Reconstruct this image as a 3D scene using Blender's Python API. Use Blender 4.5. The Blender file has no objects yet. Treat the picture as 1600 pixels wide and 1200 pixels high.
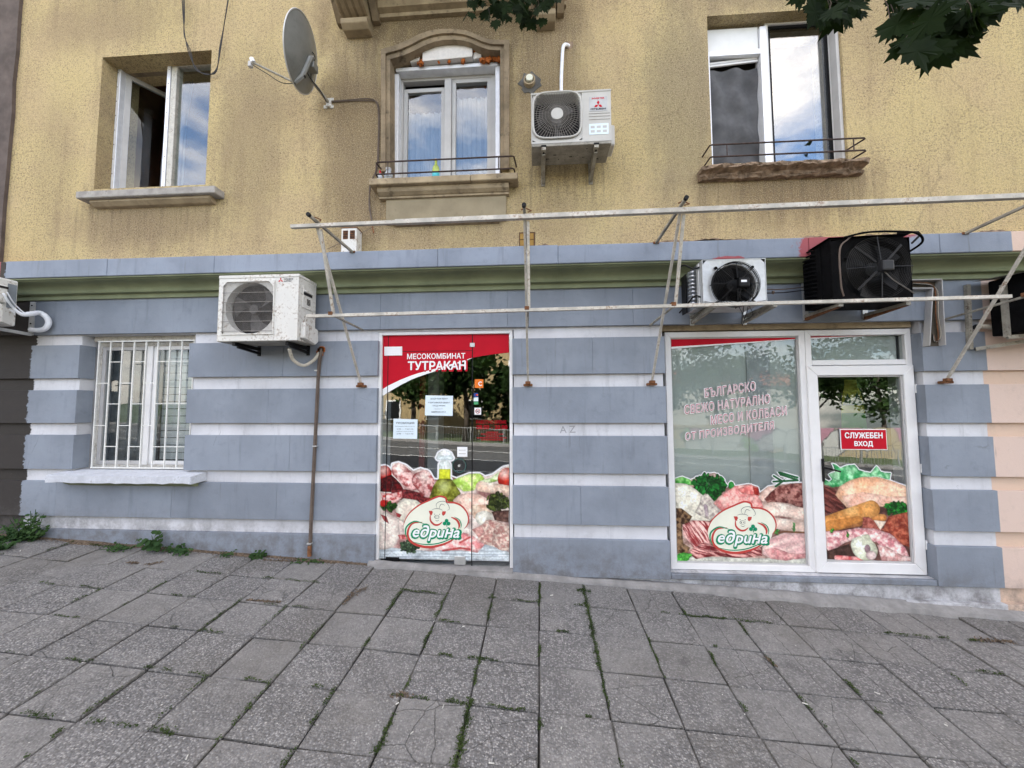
import bpy, bmesh, math, random
import numpy as np
from mathutils import Vector, Matrix
random.seed(7); np.random.seed(7)
R = math.radians
sc = bpy.context.scene
col = sc.collection

# ------------------------------------------------------------------ camera
# The origin is the eye point's height over the pavement; the shop wall stands on y = 0, the street lies towards -y.
DIST = 4.2
YAW, PITCH, ROLL, FPX = -0.06560716, 0.06143119, -0.00284452, 600.0
def _rot(y, p, r):
    cy, sy = math.cos(y), math.sin(y); cp, sp = math.cos(p), math.sin(p); cr, sr = math.cos(r), math.sin(r)
    Ry = np.array([[cy,0,-sy],[0,1,0],[sy,0,cy]]); Rp = np.array([[1,0,0],[0,cp,sp],[0,-sp,cp]]); Rr = np.array([[cr,-sr,0],[sr,cr,0],[0,0,1]])
    return Rr @ Rp @ Ry
RM = _rot(YAW, PITCH, ROLL)
cam_data = bpy.data.cameras.new('camera'); cam = bpy.data.objects.new('camera', cam_data); col.objects.link(cam)
cam_data.sensor_width = 36.0; cam_data.lens = FPX/1600*36.0; cam_data.clip_start = 0.05; cam_data.clip_end = 600
rt = (RM[0,0], RM[0,2], -RM[0,1]); up = (-RM[1,0], -RM[1,2], RM[1,1]); bk = (-RM[2,0], -RM[2,2], RM[2,1])
cam.matrix_world = Matrix(((rt[0],up[0],bk[0],0),(rt[1],up[1],bk[1],-DIST),(rt[2],up[2],bk[2],0),(0,0,0,1)))
sc.camera = cam

# ------------------------------------------------------------------ world, sun, exposure
SUN_EL, SUN_AZ = R(47), R(-18)       # the sun stands behind the building: facade and pavement lie in its shade
world = bpy.data.worlds.new("World"); sc.world = world; world.use_nodes = True
wn = world.node_tree; wn.nodes.clear()
def wnode(t, **k):
    n = wn.nodes.new(t)
    for a, b in k.items(): setattr(n, a, b)
    return n
sky = wnode('ShaderNodeTexSky', sky_type='NISHITA', sun_disc=False)
sky.sun_elevation = SUN_EL; sky.sun_rotation = SUN_AZ; sky.air_density = 1.0; sky.dust_density = 1.6; sky.ozone_density = 1.0
tc = wnode('ShaderNodeTexCoord'); mp = wnode('ShaderNodeMapping'); mp.inputs['Scale'].default_value = (1.6, 1.0, 4.5); mp.inputs['Rotation'].default_value = (0.2, 0.35, 0.4)
nz = wnode('ShaderNodeTexNoise'); nz.inputs['Scale'].default_value = 1.7; nz.inputs['Detail'].default_value = 7; nz.inputs['Roughness'].default_value = 0.58
cr = wnode('ShaderNodeValToRGB'); cr.color_ramp.elements[0].position = 0.42; cr.color_ramp.elements[1].position = 0.68
mxn = wnode('ShaderNodeMix', data_type='RGBA'); mxn.inputs['B'].default_value = (8.9, 7.8, 6.6, 1)
mlt = wnode('ShaderNodeMath', operation='MULTIPLY'); mlt.inputs[1].default_value = 0.93
bg = wnode('ShaderNodeBackground'); bg.inputs['Strength'].default_value = 0.12
out = wnode('ShaderNodeOutputWorld')
L = wn.links.new
L(tc.outputs['Generated'], mp.inputs['Vector']); L(mp.outputs[0], nz.inputs['Vector']); L(nz.outputs['Fac'], cr.inputs['Fac']); L(cr.outputs['Color'], mlt.inputs[0])
L(mlt.outputs[0], mxn.inputs['Factor']); L(sky.outputs[0], mxn.inputs['A']); L(mxn.outputs['Result'], bg.inputs['Color']); L(bg.outputs[0], out.inputs['Surface'])
sun_d = bpy.data.lights.new('sun', 'SUN'); sun_d.energy = 4.0; sun_d.angle = R(0.6); sun_d.color = (1.0, 0.94, 0.86)
sun = bpy.data.objects.new('sun', sun_d); col.objects.link(sun)
sdir = Vector((math.sin(SUN_AZ)*math.cos(SUN_EL), math.cos(SUN_AZ)*math.cos(SUN_EL), math.sin(SUN_EL)))
sun.rotation_euler = sdir.to_track_quat('Z', 'Y').to_euler()
sc.view_settings.view_transform = 'Standard'; sc.view_settings.look = 'None'; sc.view_settings.gamma = 1.0
sc.view_settings.use_curve_mapping = False
sc.view_settings.exposure = 2.46
sc.render.engine = 'CYCLES'
sc.cycles.max_bounces = 8; sc.cycles.diffuse_bounces = 2; sc.cycles.glossy_bounces = 4; sc.cycles.transparent_max_bounces = 12
sc.cycles.sample_clamp_indirect = 8.0; sc.cycles.caustics_reflective = False; sc.cycles.caustics_refractive = False
sc.cycles.use_denoising = True

# ------------------------------------------------------------------ measuring helpers
def ray(px, py):
    return RM.T @ np.array([(px-800)/FPX, (py-600)/FPX, 1.0])
def at(px, py, y=0.0):
    """point of the vertical plane Y = y seen at that spot of the photograph"""
    d = ray(px, py); t = (y+DIST)/d[2]; return Vector((d[0]*t, y, -d[1]*t))
def rect(l, t, r, b, y):
    xm, ym = (l+r)/2, (t+b)/2
    return at(l, ym, y).x, at(r, ym, y).x, at(xm, b, y).z, at(xm, t, y).z      # x0 x1 z0 z1
GA, GB, GC = -1.79842146, -0.05240609, 0.06909345
def gz(x, y): return GA + GB*x + GC*y
def gp(px, py, h=0.0):
    """point of the pavement"""
    d = ray(px, py); # (d0 t, d2 t - D, -d1 t)
    t = (GA+h - GC*DIST)/(-d[1] - GB*d[0] - GC*d[2]); return Vector((d[0]*t, d[2]*t-DIST, -d[1]*t))
def proj(p):
    P = RM @ np.array([p[0], -p[2], p[1]+DIST]); return (800+FPX*P[0]/P[2], 600+FPX*P[1]/P[2]) if P[2] > 0.01 else (-9e9, -9e9)
def lin(c):
    return tuple((v/12.92 if v <= 0.04045 else ((v+0.055)/1.055)**2.4) for v in [x/255 for x in c])

# ------------------------------------------------------------------ object helpers
WL = {}
def wloc(o): return WL.get(o.name, Vector((0,0,0))) if o else Vector((0,0,0))
def tag(o, label=None, cat=None, group=None, kind=None):
    if label: o['label'] = label
    if cat: o['category'] = cat
    if group: o['group'] = group
    if kind: o['kind'] = kind
    return o
def empty(name, loc, label=None, cat=None, group=None, parent=None):
    o = bpy.data.objects.new(name, None); col.objects.link(o); o.empty_display_size = 0.1
    loc = Vector(loc); WL[o.name] = loc
    if parent: o.parent = parent
    o.location = loc - wloc(parent)
    return tag(o, label, cat, group)
class MB:
    def __init__(s): s.v = []; s.f = []; s.mi = []; s.m = 0
    def add(s, vs, fs):
        n = len(s.v); s.v += [tuple(p) for p in vs]; s.f += [tuple(n+i for i in f) for f in fs]; s.mi += [s.m]*len(fs); return s
    def box(s, x0, x1, y0, y1, z0, z1, M=None):
        vs = [Vector((x,y,z)) for z in (z0,z1) for y in (y0,y1) for x in (x0,x1)]
        if M: vs = [M @ p for p in vs]
        return s.add(vs, [(0,2,3,1),(4,5,7,6),(0,1,5,4),(2,6,7,3),(0,4,6,2),(1,3,7,5)])
    def prism(s, pts, y0, y1):      # pts: (x, z) outline, extruded along y
        n = len(pts); vs = [(x,y0,z) for x,z in pts] + [(x,y1,z) for x,z in pts]
        a = sum(pts[i][0]*pts[(i+1)%n][1]-pts[(i+1)%n][0]*pts[i][1] for i in range(n))
        if a < 0: o = list(range(n))
        else: o = list(range(n))
        return s.add(vs, [tuple(range(n)), tuple(range(2*n-1, n-1, -1))] + [(i, i+n, (i+1)%n+n, (i+1)%n) for i in range(n)])
    def sweep(s, prof, x0, x1):     # prof: (y, z) closed outline, extruded along x
        n = len(prof); vs = [(x0,y,z) for y,z in prof] + [(x1,y,z) for y,z in prof]
        return s.add(vs, [tuple(range(n)), tuple(range(2*n-1, n-1, -1))] + [(i, i+n, (i+1)%n+n, (i+1)%n) for i in range(n)])
    def tube(s, pts, r, n=8, cap=True, sq=False):
        pts = [Vector(p) for p in pts]; rr = r if isinstance(r, (list,tuple)) else [r]*len(pts)
        base = len(s.v); rings = []
        prev = None
        for i, p in enumerate(pts):
            d = (pts[min(i+1,len(pts)-1)] - pts[max(i-1,0)]).normalized()
            if prev is None:
                a = Vector((0,0,1)) if abs(d.z) < 0.9 else Vector((0,1,0))
                u = d.cross(a).normalized()
            else:
                u = (prev - d*prev.dot(d)).normalized()
            prev = u; w = d.cross(u)
            ring = []
            for k in range(n):
                an = 2*math.pi*(k+(0.5 if sq else 0))/n
                ring.append(p + (u*math.cos(an) + w*math.sin(an))*rr[i])
            rings.append(ring)
        vs = [q for r_ in rings for q in r_]; fs = []
        for i in range(len(pts)-1):
            for k in range(n):
                a = i*n+k; b = i*n+(k+1)%n; fs.append((a, b, b+n, a+n))
        if cap: fs += [tuple(range(n-1,-1,-1)), tuple((len(pts)-1)*n+k for k in range(n))]
        return s.add(vs, fs)
    def cyl(s, p0, p1, r, n=16): return s.tube([p0, p1], r, n)
    def bar(s, p0, p1, w): return s.tube([p0, p1], w*0.7071, 4, sq=True)
    def lathe(s, prof, c, n=16, axis='z'):   # prof: (r, h)
        vs = []; c = Vector(c)
        for r, h in prof:
            for k in range(n):
                a = 2*math.pi*k/n
                q = Vector((r*math.cos(a), r*math.sin(a), h)) if axis == 'z' else Vector((r*math.cos(a), h, r*math.sin(a)))
                vs.append(c+q)
        fs = []
        for i in range(len(prof)-1):
            for k in range(n):
                a = i*n+k; b = i*n+(k+1)%n; fs.append((a,b,b+n,a+n))
        fs += [tuple(range(n)), tuple((len(prof)-1)*n+k for k in range(n))]
        return s.add(vs, fs)
    def ring(s, c, r, w, y0, y1, n=32, a0=0, a1=2*math.pi):   # flat ring facing -y
        c = Vector(c); vs = []; full = abs(a1-a0-2*math.pi) < 1e-6; m = n if full else n+1
        for k in range(m):
            a = a0+(a1-a0)*k/n
            for rr, y in ((r-w/2,y0),(r+w/2,y0),(r+w/2,y1),(r-w/2,y1)): vs.append((c.x+rr*math.cos(a), y, c.z+rr*math.sin(a)))
        fs = []
        for k in range(n):
            a = 4*k; b = 4*((k+1) % m)
            for j in range(4): fs.append((a+j, a+(j+1)%4, b+(j+1)%4, b+j))
        return s.add(vs, fs)
    def poly(s, pts, y): return s.add([(x,y,z) for x,z in pts], [tuple(range(len(pts)))])
    def mesh(s, name, mats, off=Vector((0,0,0)), bevel=0, smooth=False, seg=1, rough=0.0):
        me = bpy.data.meshes.new(name); me.from_pydata([Vector(p)-off for p in s.v], [], s.f)
        for m in (mats if isinstance(mats, (list,tuple)) else [mats]): me.materials.append(m)
        me.polygons.foreach_set('material_index', s.mi)
        bm = bmesh.new(); bm.from_mesh(me)
        bmesh.ops.recalc_face_normals(bm, faces=bm.faces)
        if bevel: bmesh.ops.bevel(bm, geom=bm.edges[:], offset=bevel, segments=seg, affect='EDGES', profile=0.6, clamp_overlap=True)
        bm.to_mesh(me); bm.free()
        if smooth: me.polygons.foreach_set('use_smooth', [True]*len(me.polygons)); me.update()
        return me
    def build(s, name, mats, parent=None, **k):
        me = s.mesh(name, mats, wloc(parent), **k)
        o = bpy.data.objects.new(name, me); col.objects.link(o)
        if parent: o.parent = parent; WL[o.name] = wloc(parent).copy()
        return o
def bez(pts, n=8):
    """smooth curve through the points (Catmull-Rom)"""
    P = [Vector(p) for p in pts]; P = [P[0]*2-P[1]] + P + [P[-1]*2-P[-2]]; o = []
    for i in range(1, len(P)-2):
        for k in range(n):
            t = k/n; a, b, c, d = P[i-1], P[i], P[i+1], P[i+2]
            o.append(0.5*((2*b) + (c-a)*t + (2*a-5*b+4*c-d)*t*t + (3*b-a-3*c+d)*t**3))
    o.append(P[-2]); return o

# ------------------------------------------------------------------ material helpers
class NM:
    def __init__(s, name, rough=0.8, spec=0.3):
        s.m = bpy.data.materials.new(name); s.m.use_nodes = True; s.t = s.m.node_tree
        s.b = s.t.nodes['Principled BSDF']; s.b.inputs['Roughness'].default_value = rough; s.b.inputs['Specular IOR Level'].default_value = spec
        s.geo = None
    def n(s, t, **k):
        x = s.t.nodes.new(t)
        for a, b in k.items(): setattr(x, a, b)
        return x
    def put(s, sock, v):
        if isinstance(v, bpy.types.NodeSocket): s.t.links.new(v, sock)
        elif v is not None:
            if sock.type == 'RGBA' and isinstance(v, (tuple,list)) and len(v) == 3: v = (*v, 1)
            sock.default_value = v
    @property
    def pos(s):
        if not s.geo: s.geo = s.n('ShaderNodeNewGeometry')
        return s.geo.outputs['Position']
    def map(s, scale=(1,1,1), loc=(0,0,0), vec=None):
        m = s.n('ShaderNodeMapping'); s.put(m.inputs['Vector'], vec or s.pos); m.inputs['Scale'].default_value = scale; m.inputs['Location'].default_value = loc
        return m.outputs[0]
    def noise(s, scale, detail=4, rough=0.55, vec=None, dist=0.0, col=False):
        m = s.n('ShaderNodeTexNoise'); s.put(m.inputs['Vector'], vec or s.pos); m.inputs['Scale'].default_value = scale; m.inputs['Detail'].default_value = detail
        m.inputs['Roughness'].default_value = rough; m.inputs['Distortion'].default_value = dist
        return m.outputs['Color' if col else 'Fac']
    def vor(s, scale, feature='F1', vec=None, out='Distance', rnd=1.0):
        m = s.n('ShaderNodeTexVoronoi', feature=feature); s.put(m.inputs['Vector'], vec or s.pos); m.inputs['Scale'].default_value = scale; m.inputs['Randomness'].default_value = rnd
        return m.outputs[out]
    def math(s, op, a, b=None, c=None, clamp=False):
        m = s.n('ShaderNodeMath', operation=op, use_clamp=clamp); s.put(m.inputs[0], a)
        if b is not None: s.put(m.inputs[1], b)
        if c is not None: s.put(m.inputs[2], c)
        return m.outputs[0]
    def ramp(s, v, lo, hi, a=0.0, b=1.0):
        m = s.n('ShaderNodeMapRange', interpolation_type='SMOOTHSTEP'); s.put(m.inputs['Value'], v)
        m.inputs['From Min'].default_value = lo; m.inputs['From Max'].default_value = hi; m.inputs['To Min'].default_value = a; m.inputs['To Max'].default_value = b
        return m.outputs[0]
    def mix(s, f, a, b, mode='MIX'):
        m = s.n('ShaderNodeMix', data_type='RGBA', blend_type=mode); s.put(m.inputs['Factor'], f); s.put(m.inputs['A'], a); s.put(m.inputs['B'], b)
        return m.outputs['Result']
    def xyz(s, vec=None):
        m = s.n('ShaderNodeSeparateXYZ'); s.put(m.inputs[0], vec or s.pos); return m.outputs
    def bump(s, h, strength=0.5, dist=0.01, normal=None):
        m = s.n('ShaderNodeBump'); s.put(m.inputs['Height'], h); m.inputs['Strength'].default_value = strength; m.inputs['Distance'].default_value = dist
        if normal: s.put(m.inputs['Normal'], normal)
        s.put(s.b.inputs['Normal'], m.outputs[0]); return m.outputs[0]
    def blob(s, cx, cz, rx, rz, soft=0.55, wob=None):
        x, y, z = s.xyz()
        a = s.math('MULTIPLY', s.math('SUBTRACT', x, cx), 1/rx); b = s.math('MULTIPLY', s.math('SUBTRACT', z, cz), 1/rz)
        d = s.math('SQRT', s.math('ADD', s.math('MULTIPLY', a, a), s.math('MULTIPLY', b, b)))
        if wob is not None: d = s.math('ADD', d, s.math('MULTIPLY', s.math('SUBTRACT', wob, 0.5), 1.6))
        return s.ramp(d, 1-soft, 1.15, 1, 0)
    def color(s, c): s.put(s.b.inputs['Base Color'], c); return s
def plain(name, c, rough=0.6, metal=0.0, spec=0.3, var=0.12, nscale=6, bump=0, bscale=80, dirt=None):
    m = NM(name, rough, spec); m.b.inputs['Metallic'].default_value = metal
    c = tuple(c); lo = tuple(v*(1-var) for v in c); hi = tuple(min(1, v*(1+var)) for v in c)
    k = m.mix(m.ramp(m.noise(nscale, 6, 0.6), 0.3, 0.7), lo, hi)
    if dirt:
        dcol, amount, dscale = dirt
        d = m.ramp(m.math('MULTIPLY', m.noise(dscale, 8, 0.7), m.noise(dscale*6, 4, 0.6)), 0.25, 0.25+0.2/max(amount, 0.05))
        k = m.mix(m.math('MULTIPLY', d, min(1, amount*1.2)), k, dcol)
    m.color(k)
    if bump: m.bump(m.noise(bscale, 3, 0.6), bump, 0.004)
    return m.m

# stucco of the upper storey
def stucco():
    m = NM('old_yellow_stucco', 0.95, 0.12)
    big = m.noise(0.9, 5, 0.6); mid = m.noise(3.4, 6, 0.65); gr = m.noise(50, 4, 0.75); gr2 = m.noise(95, 2, 0.6)
    streak = m.noise(1.0, 6, 0.65, m.map((4.5, 1, 0.55)))
    c = m.mix(m.ramp(big, 0.36, 0.62), (0.57,0.435,0.245), (0.63,0.50,0.25))
    c = m.mix(m.ramp(mid, 0.52, 0.72, 0, 0.45), c, (0.68,0.55,0.29))
    c = m.mix(m.ramp(streak, 0.50, 0.75, 0, 0.5), c, (0.30,0.215,0.125))
    wob = m.noise(2.6, 6, 0.68)
    wst = m.noise(2.0, 5, 0.65, m.map((3.0,1,0.7), (3,0,1)))
    for cx, cz, rx, rz, st, colr in ((-2.05,3.05,0.62,1.9,0.62,(0.23,0.165,0.10)), (-0.95,4.75,1.75,0.95,0.75,(0.20,0.145,0.088)), (0.15,3.9,0.55,1.5,0.55,(0.24,0.175,0.105)),
            (-4.75,2.25,1.15,0.42,0.5,(0.25,0.18,0.115)), (1.65,3.4,0.55,1.5,0.5,(0.26,0.22,0.14)), (2.7,2.35,1.1,0.5,0.6,(0.25,0.175,0.10)), (-3.4,3.2,0.55,1.4,0.42,(0.27,0.20,0.125)),
            (-5.4,4.9,1.3,0.5,0.4,(0.27,0.20,0.12)), (3.75,4.3,0.7,0.9,0.35,(0.30,0.22,0.13)), (2.4,4.75,1.2,0.45,0.5,(0.22,0.17,0.11)), (0.2,2.15,0.6,0.35,0.3,(0.3,0.22,0.12)),
            (-5.95,3.0,0.35,1.2,0.22,(0.28,0.21,0.13)), (-1.05,2.0,1.3,0.35,0.35,(0.27,0.2,0.12))):
        c = m.mix(m.math('MULTIPLY', m.blob(cx, cz, rx, rz, 0.65, m.math('MULTIPLY_ADD', wst, 0.5, m.math('MULTIPLY', wob, 0.5))), min(0.92, st*1.3)), c, colr)
    run = m.ramp(m.noise(1.0, 4, 0.7, m.map((13,1,0.8))), 0.47, 0.60)
    for x0_, x1_, zt_, ln_ in ((-5.65,-3.8,2.6,0.9),(-1.95,-0.1,2.5,0.8),(1.7,3.6,2.5,0.9),(-0.1,0.8,2.65,0.6),(-2.3,0.5,4.3,1.3),(-5.5,-3.9,5.6,1.1),(1.8,3.4,5.8,1.2)):
        x, y, z = m.xyz(); q_ = m.math('MULTIPLY', m.math('MULTIPLY', m.ramp(x, x0_-0.15, x0_+0.1), m.ramp(x, x1_-0.1, x1_+0.15, 1, 0)), m.math('MULTIPLY', m.ramp(z, zt_-ln_, zt_-0.1), m.ramp(z, zt_, zt_+0.25, 1, 0)))
        c = m.mix(m.math('MULTIPLY', m.math('MULTIPLY', q_, run), 0.42), c, (0.17,0.125,0.08))
    crk = m.ramp(m.vor(0.55, 'DISTANCE_TO_EDGE', m.mix(0.25, m.pos, m.noise(2.5, 5, 0.7, col=True), 'ADD')), 0.0, 0.006, 1, 0)
    c = m.mix(m.math('MULTIPLY', m.math('MULTIPLY', crk, m.ramp(m.noise(0.8,3,0.5), 0.5, 0.6)), 0.32), c, (0.12,0.09,0.06))
    c = m.mix(m.ramp(m.noise(26, 5, 0.8), 0.5, 0.62, 0, 0.38), c, (0.20,0.15,0.095)); c = m.mix(m.math('MULTIPLY', m.ramp(gr, 0.50, 0.64, 0, 1), m.ramp(m.noise(1.6,4,0.6,m.map(loc=(7,2,5))), 0.35, 0.65, 0.35, 0.9)), c, (0.15,0.11,0.07))
    c = m.mix(m.ramp(gr2, 0.52, 0.66, 0, 0.5), c, (0.74,0.62,0.42)); c = m.mix(m.ramp(m.noise(150,2,0.6,m.map(loc=(3,8,1))), 0.54, 0.66, 0, 0.6), c, (0.10,0.075,0.05))
    m.color(c)
    m.bump(m.math('ADD', gr, m.math('MULTIPLY', gr2, 0.6)), 0.9, 0.02)
    return m.m
M_STUCCO = stucco()
XL, XR = -6.07, 4.575
def banded(name, c_main, c_left, c_right, seam=0.0, red=False, right_soft=0.004):
    """masonry paint: grey-blue in the middle, dark brown beyond the left end, peach beyond the right end"""
    m = NM(name, 0.72, 0.25)
    x, y, z = m.xyz(); gr = m.noise(150, 3, 0.6); big = m.noise(1.3, 6, 0.6); mid = m.noise(9, 6, 0.7); ver = m.noise(2.2, 5, 0.6, m.map((5,1,0.6)))
    jag = m.math('MULTIPLY', m.math('SUBTRACT', m.noise(14, 5, 0.8), 0.5), 0.14)
    oi = m.n('ShaderNodeObjectInfo'); big2 = m.math('ADD', m.math('MULTIPLY', big, 0.92), m.math('MULTIPLY', oi.outputs['Random'], 0.08))
    main = m.mix(m.ramp(big2, 0.3, 0.7), tuple(v*0.84 for v in c_main), tuple(v*1.12 for v in c_main))
    main = m.mix(m.ramp(mid, 0.50, 0.75, 0, 0.45), main, tuple(v*0.72 for v in c_main))
    main = m.mix(m.ramp(ver, 0.54, 0.76, 0, 0.45), main, tuple(v*0.6 for v in c_main))
    drip = m.noise(1.0, 5, 0.7, m.map((16,1,0.9))); main = m.mix(m.ramp(drip, 0.60, 0.72, 0, 0.38), main, tuple(v*0.5 for v in (c_main[0],c_main[0]*1.02,c_main[0]*1.02)))
    c = m.mix(m.ramp(m.math('ADD', x, jag), XL-0.004, XL+0.004, 1, 0), main, m.mix(mid, c_left, tuple(v*1.5 for v in c_left)))
    c = m.mix(m.ramp(m.math('ADD', x, m.math('MULTIPLY', jag, 0.06)), XR-right_soft, XR+right_soft), c, m.mix(m.ramp(mid, 0.5, 0.8), c_right, tuple(v*0.86 for v in c_right)))
    if red:
        wob = m.noise(7, 6, 0.75)
        rd = (0.33,0.085,0.095)
        c = m.mix(m.ramp(m.math('ADD', x, m.math('MULTIPLY', jag, 0.1)), -6.135, -6.13, 1, 0), c, rd)
        for cx, cz, rx, rz in ((3.05,1.63,0.42,0.12),(2.78,1.55,0.16,0.16),(1.95,1.485,0.16,0.035),(3.3,1.69,0.4,0.06)):
            c = m.mix(m.blob(cx, cz, rx, rz, 0.12, wob), c, rd)
    # grime near the ground, chips, little holes
    hgt = m.math('SUBTRACT', z, m.math('MULTIPLY_ADD', x, GB, GA))
    g = m.math('MULTIPLY', m.ramp(hgt, 0.02, 0.55, 0.85, 0), m.ramp(m.noise(5, 7, 0.75), 0.35, 0.7))
    c = m.mix(g, c, (0.12,0.11,0.105))
    chips = m.ramp(m.noise(30, 6, 0.85), 0.65, 0.68)
    c = m.mix(m.math('MULTIPLY', chips, 0.75), c, (0.16,0.155,0.15))
    pale = m.ramp(m.noise(19, 5, 0.8, m.map(loc=(4,2,7))), 0.735, 0.75)
    c = m.mix(m.math('MULTIPLY', pale, 0.5), c, (0.55,0.55,0.55))
    crack = m.ramp(m.vor(0.85, 'DISTANCE_TO_EDGE', m.mix(0.12, m.pos, m.noise(3, 4, 0.6, col=True), 'ADD')), 0.0, 0.006, 1, 0)
    c = m.mix(m.math('MULTIPLY', m.math('MULTIPLY', crack, m.ramp(big, 0.60, 0.68)), 0.45), c, (0.10,0.10,0.10))
    m.color(c)
    m.bump(m.math('ADD', m.math('MULTIPLY', gr, 0.4), m.math('MULTIPLY', m.noise(30, 5, 0.7), 0.8)), 0.45, 0.006)
    return m.m
M_BLOCK = banded('grey_blue_masonry_paint', (0.242,0.272,0.318), (0.028,0.024,0.022), (0.66,0.51,0.43))
M_GROOVE = banded('white_masonry_paint', (0.60,0.602,0.622), (0.030,0.026,0.023), (0.66,0.49,0.375))
M_FASCIA = banded('pale_blue_ledge_paint', (0.25,0.285,0.345), (0.03,0.025,0.02), (0.64,0.48,0.39), red=True)
M_GREEN = plain('olive_green_paint', (0.215,0.24,0.14), 0.75, var=0.14, nscale=3, bump=0.3, bscale=60, dirt=((0.10,0.11,0.06), 0.5, 4))
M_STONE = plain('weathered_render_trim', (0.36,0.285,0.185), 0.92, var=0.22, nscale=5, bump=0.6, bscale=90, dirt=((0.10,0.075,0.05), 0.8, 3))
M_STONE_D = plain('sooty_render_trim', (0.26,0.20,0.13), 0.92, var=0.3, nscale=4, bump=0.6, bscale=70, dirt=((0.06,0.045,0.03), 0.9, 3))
M_SILLGREY = plain('grey_sill_concrete', (0.33,0.31,0.285), 0.9, var=0.2, nscale=9, bump=0.7, bscale=60, dirt=((0.09,0.08,0.07), 0.8, 6))
M_CRUMBLE = plain('crumbling_sill', (0.25,0.18,0.125), 0.95, var=0.4, nscale=16, bump=1.0, bscale=28, dirt=((0.07,0.05,0.035), 0.9, 9))
M_WSILL = plain('white_painted_sill', (0.56,0.58,0.62), 0.8, var=0.12, nscale=8, bump=0.6, bscale=60, dirt=((0.2,0.19,0.18), 0.7, 8))
M_PVC = plain('white_plastic_frame', (0.78,0.77,0.76), 0.38, spec=0.4, var=0.03, dirt=((0.42,0.38,0.32), 0.25, 9))
M_PVCG = plain('grey_white_plastic', (0.50,0.49,0.48), 0.45, var=0.06, dirt=((0.25,0.23,0.2), 0.4, 7))
M_ALU = plain('bare_aluminium_trim', (0.82,0.83,0.86), 0.32, metal=0.25, spec=0.5, var=0.06, nscale=14)
M_OLDPAINT = plain('peeling_white_wood', (0.56,0.54,0.49), 0.8, var=0.1, nscale=20, bump=0.5, dirt=((0.20,0.15,0.10), 1.0, 16))
M_GRILLE = plain('white_painted_iron', (0.74,0.74,0.70), 0.5, var=0.06, nscale=30, dirt=((0.35,0.22,0.12), 0.5, 20))
M_RAIL = plain('galvanised_rusty_tube', (0.52,0.49,0.43), 0.55, metal=0.15, var=0.25, nscale=7, bump=0.3, dirt=((0.24,0.15,0.09), 1.0, 7))
M_RUST = plain('rust', (0.17,0.075,0.035), 0.95, var=0.4, nscale=30, bump=0.8)
M_DARKIRON = plain('dark_rusty_iron', (0.055,0.035,0.03), 0.7, var=0.3, nscale=30)
M_BLACK = plain('black_plastic', (0.006,0.006,0.0065), 0.5, spec=0.2, var=0.2)
M_SOOT = plain('oily_black_metal', (0.0035,0.0035,0.004), 0.8, spec=0.08, var=0.5, nscale=9, bump=0.5, dirt=((0.014,0.013,0.012), 0.6, 10))
M_ACW = plain('yellowed_white_casing', (0.66,0.645,0.60), 0.45, spec=0.4, var=0.05, dirt=((0.30,0.23,0.17), 1.2, 6))
M_ACG = plain('light_grey_casing', (0.50,0.485,0.45), 0.45, spec=0.4, var=0.05, dirt=((0.25,0.21,0.17), 0.4, 8))
M_ACB = plain('casing_underside', (0.30,0.28,0.24), 0.6, var=0.2, nscale=12, dirt=((0.08,0.07,0.06), 0.9, 14))
M_FANBACK = plain('dark_fan_cavity', (0.022,0.02,0.02), 0.8, var=0.4, nscale=20)
M_BLADE = plain('grey_fan_blade', (0.085,0.08,0.078), 0.6, var=0.25, nscale=14)
M_WIRE = plain('pale_guard_wire', (0.26,0.24,0.22), 0.6, var=0.15, nscale=30)
M_GALV = plain('galvanised_sheet', (0.55,0.555,0.55), 0.42, metal=0.45, var=0.1, nscale=10, dirt=((0.25,0.22,0.18), 0.5, 8))
M_FIN = plain('aluminium_fin', (0.62,0.64,0.67), 0.35, metal=0.7, var=0.1)
M_BRACKET = plain('weathered_bracket_steel', (0.33,0.31,0.26), 0.6, metal=0.3, var=0.25, nscale=10, dirt=((0.10,0.06,0.04), 0.9, 9))
M_HOSE = plain('cream_insulation_hose', (0.52,0.48,0.40), 0.8, var=0.15, nscale=14, dirt=((0.2,0.16,0.11), 0.8, 14))
M_WHOSE = plain('white_insulation_hose', (0.80,0.82,0.86), 0.55, var=0.06, nscale=20)
M_PIPE = plain('brown_plastic_pipe', (0.13,0.098,0.078), 0.6, var=0.2, nscale=8)
M_CABLE = plain('black_cable', (0.02,0.019,0.02), 0.6)
M_DISH = plain('grey_dish_enamel', (0.21,0.215,0.205), 0.4, metal=0.2, spec=0.5, var=0.15, nscale=4, dirt=((0.07,0.07,0.065), 0.5, 5))
M_RED = plain('red_print', (0.50,0.004,0.018), 0.55, spec=0.15, var=0.04)
M_REDTXT = plain('dark_red_print', (0.36,0.02,0.045), 0.4, var=0.04)
M_PINK = plain('pale_pink_print', (0.74,0.58,0.60), 0.5, var=0.03)
M_WHITE = plain('white_print', (0.86,0.86,0.86), 0.4, var=0.02)
M_PAPER = plain('pale_paper', (0.70,0.80,0.86), 0.7, var=0.03)
M_INK = plain('black_ink', (0.03,0.035,0.045), 0.6)
M_LOGOG = plain('green_print', (0.0,0.24,0.11), 0.4, var=0.04)
M_LOGOR = plain('logo_red_print', (0.50,0.055,0.045), 0.4, var=0.04)
M_CREAM = plain('cream_print', (0.80,0.80,0.66), 0.4, var=0.04)
M_ORANGE = plain('orange_sticker', (0.85,0.20,0.02), 0.45)
M_STEEL = plain('satin_steel', (0.62,0.62,0.60), 0.35, metal=0.6)
M_FOAM = plain('white_foam_board', (0.72,0.68,0.64), 0.9, var=0.06, nscale=30, bump=0.4)
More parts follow.
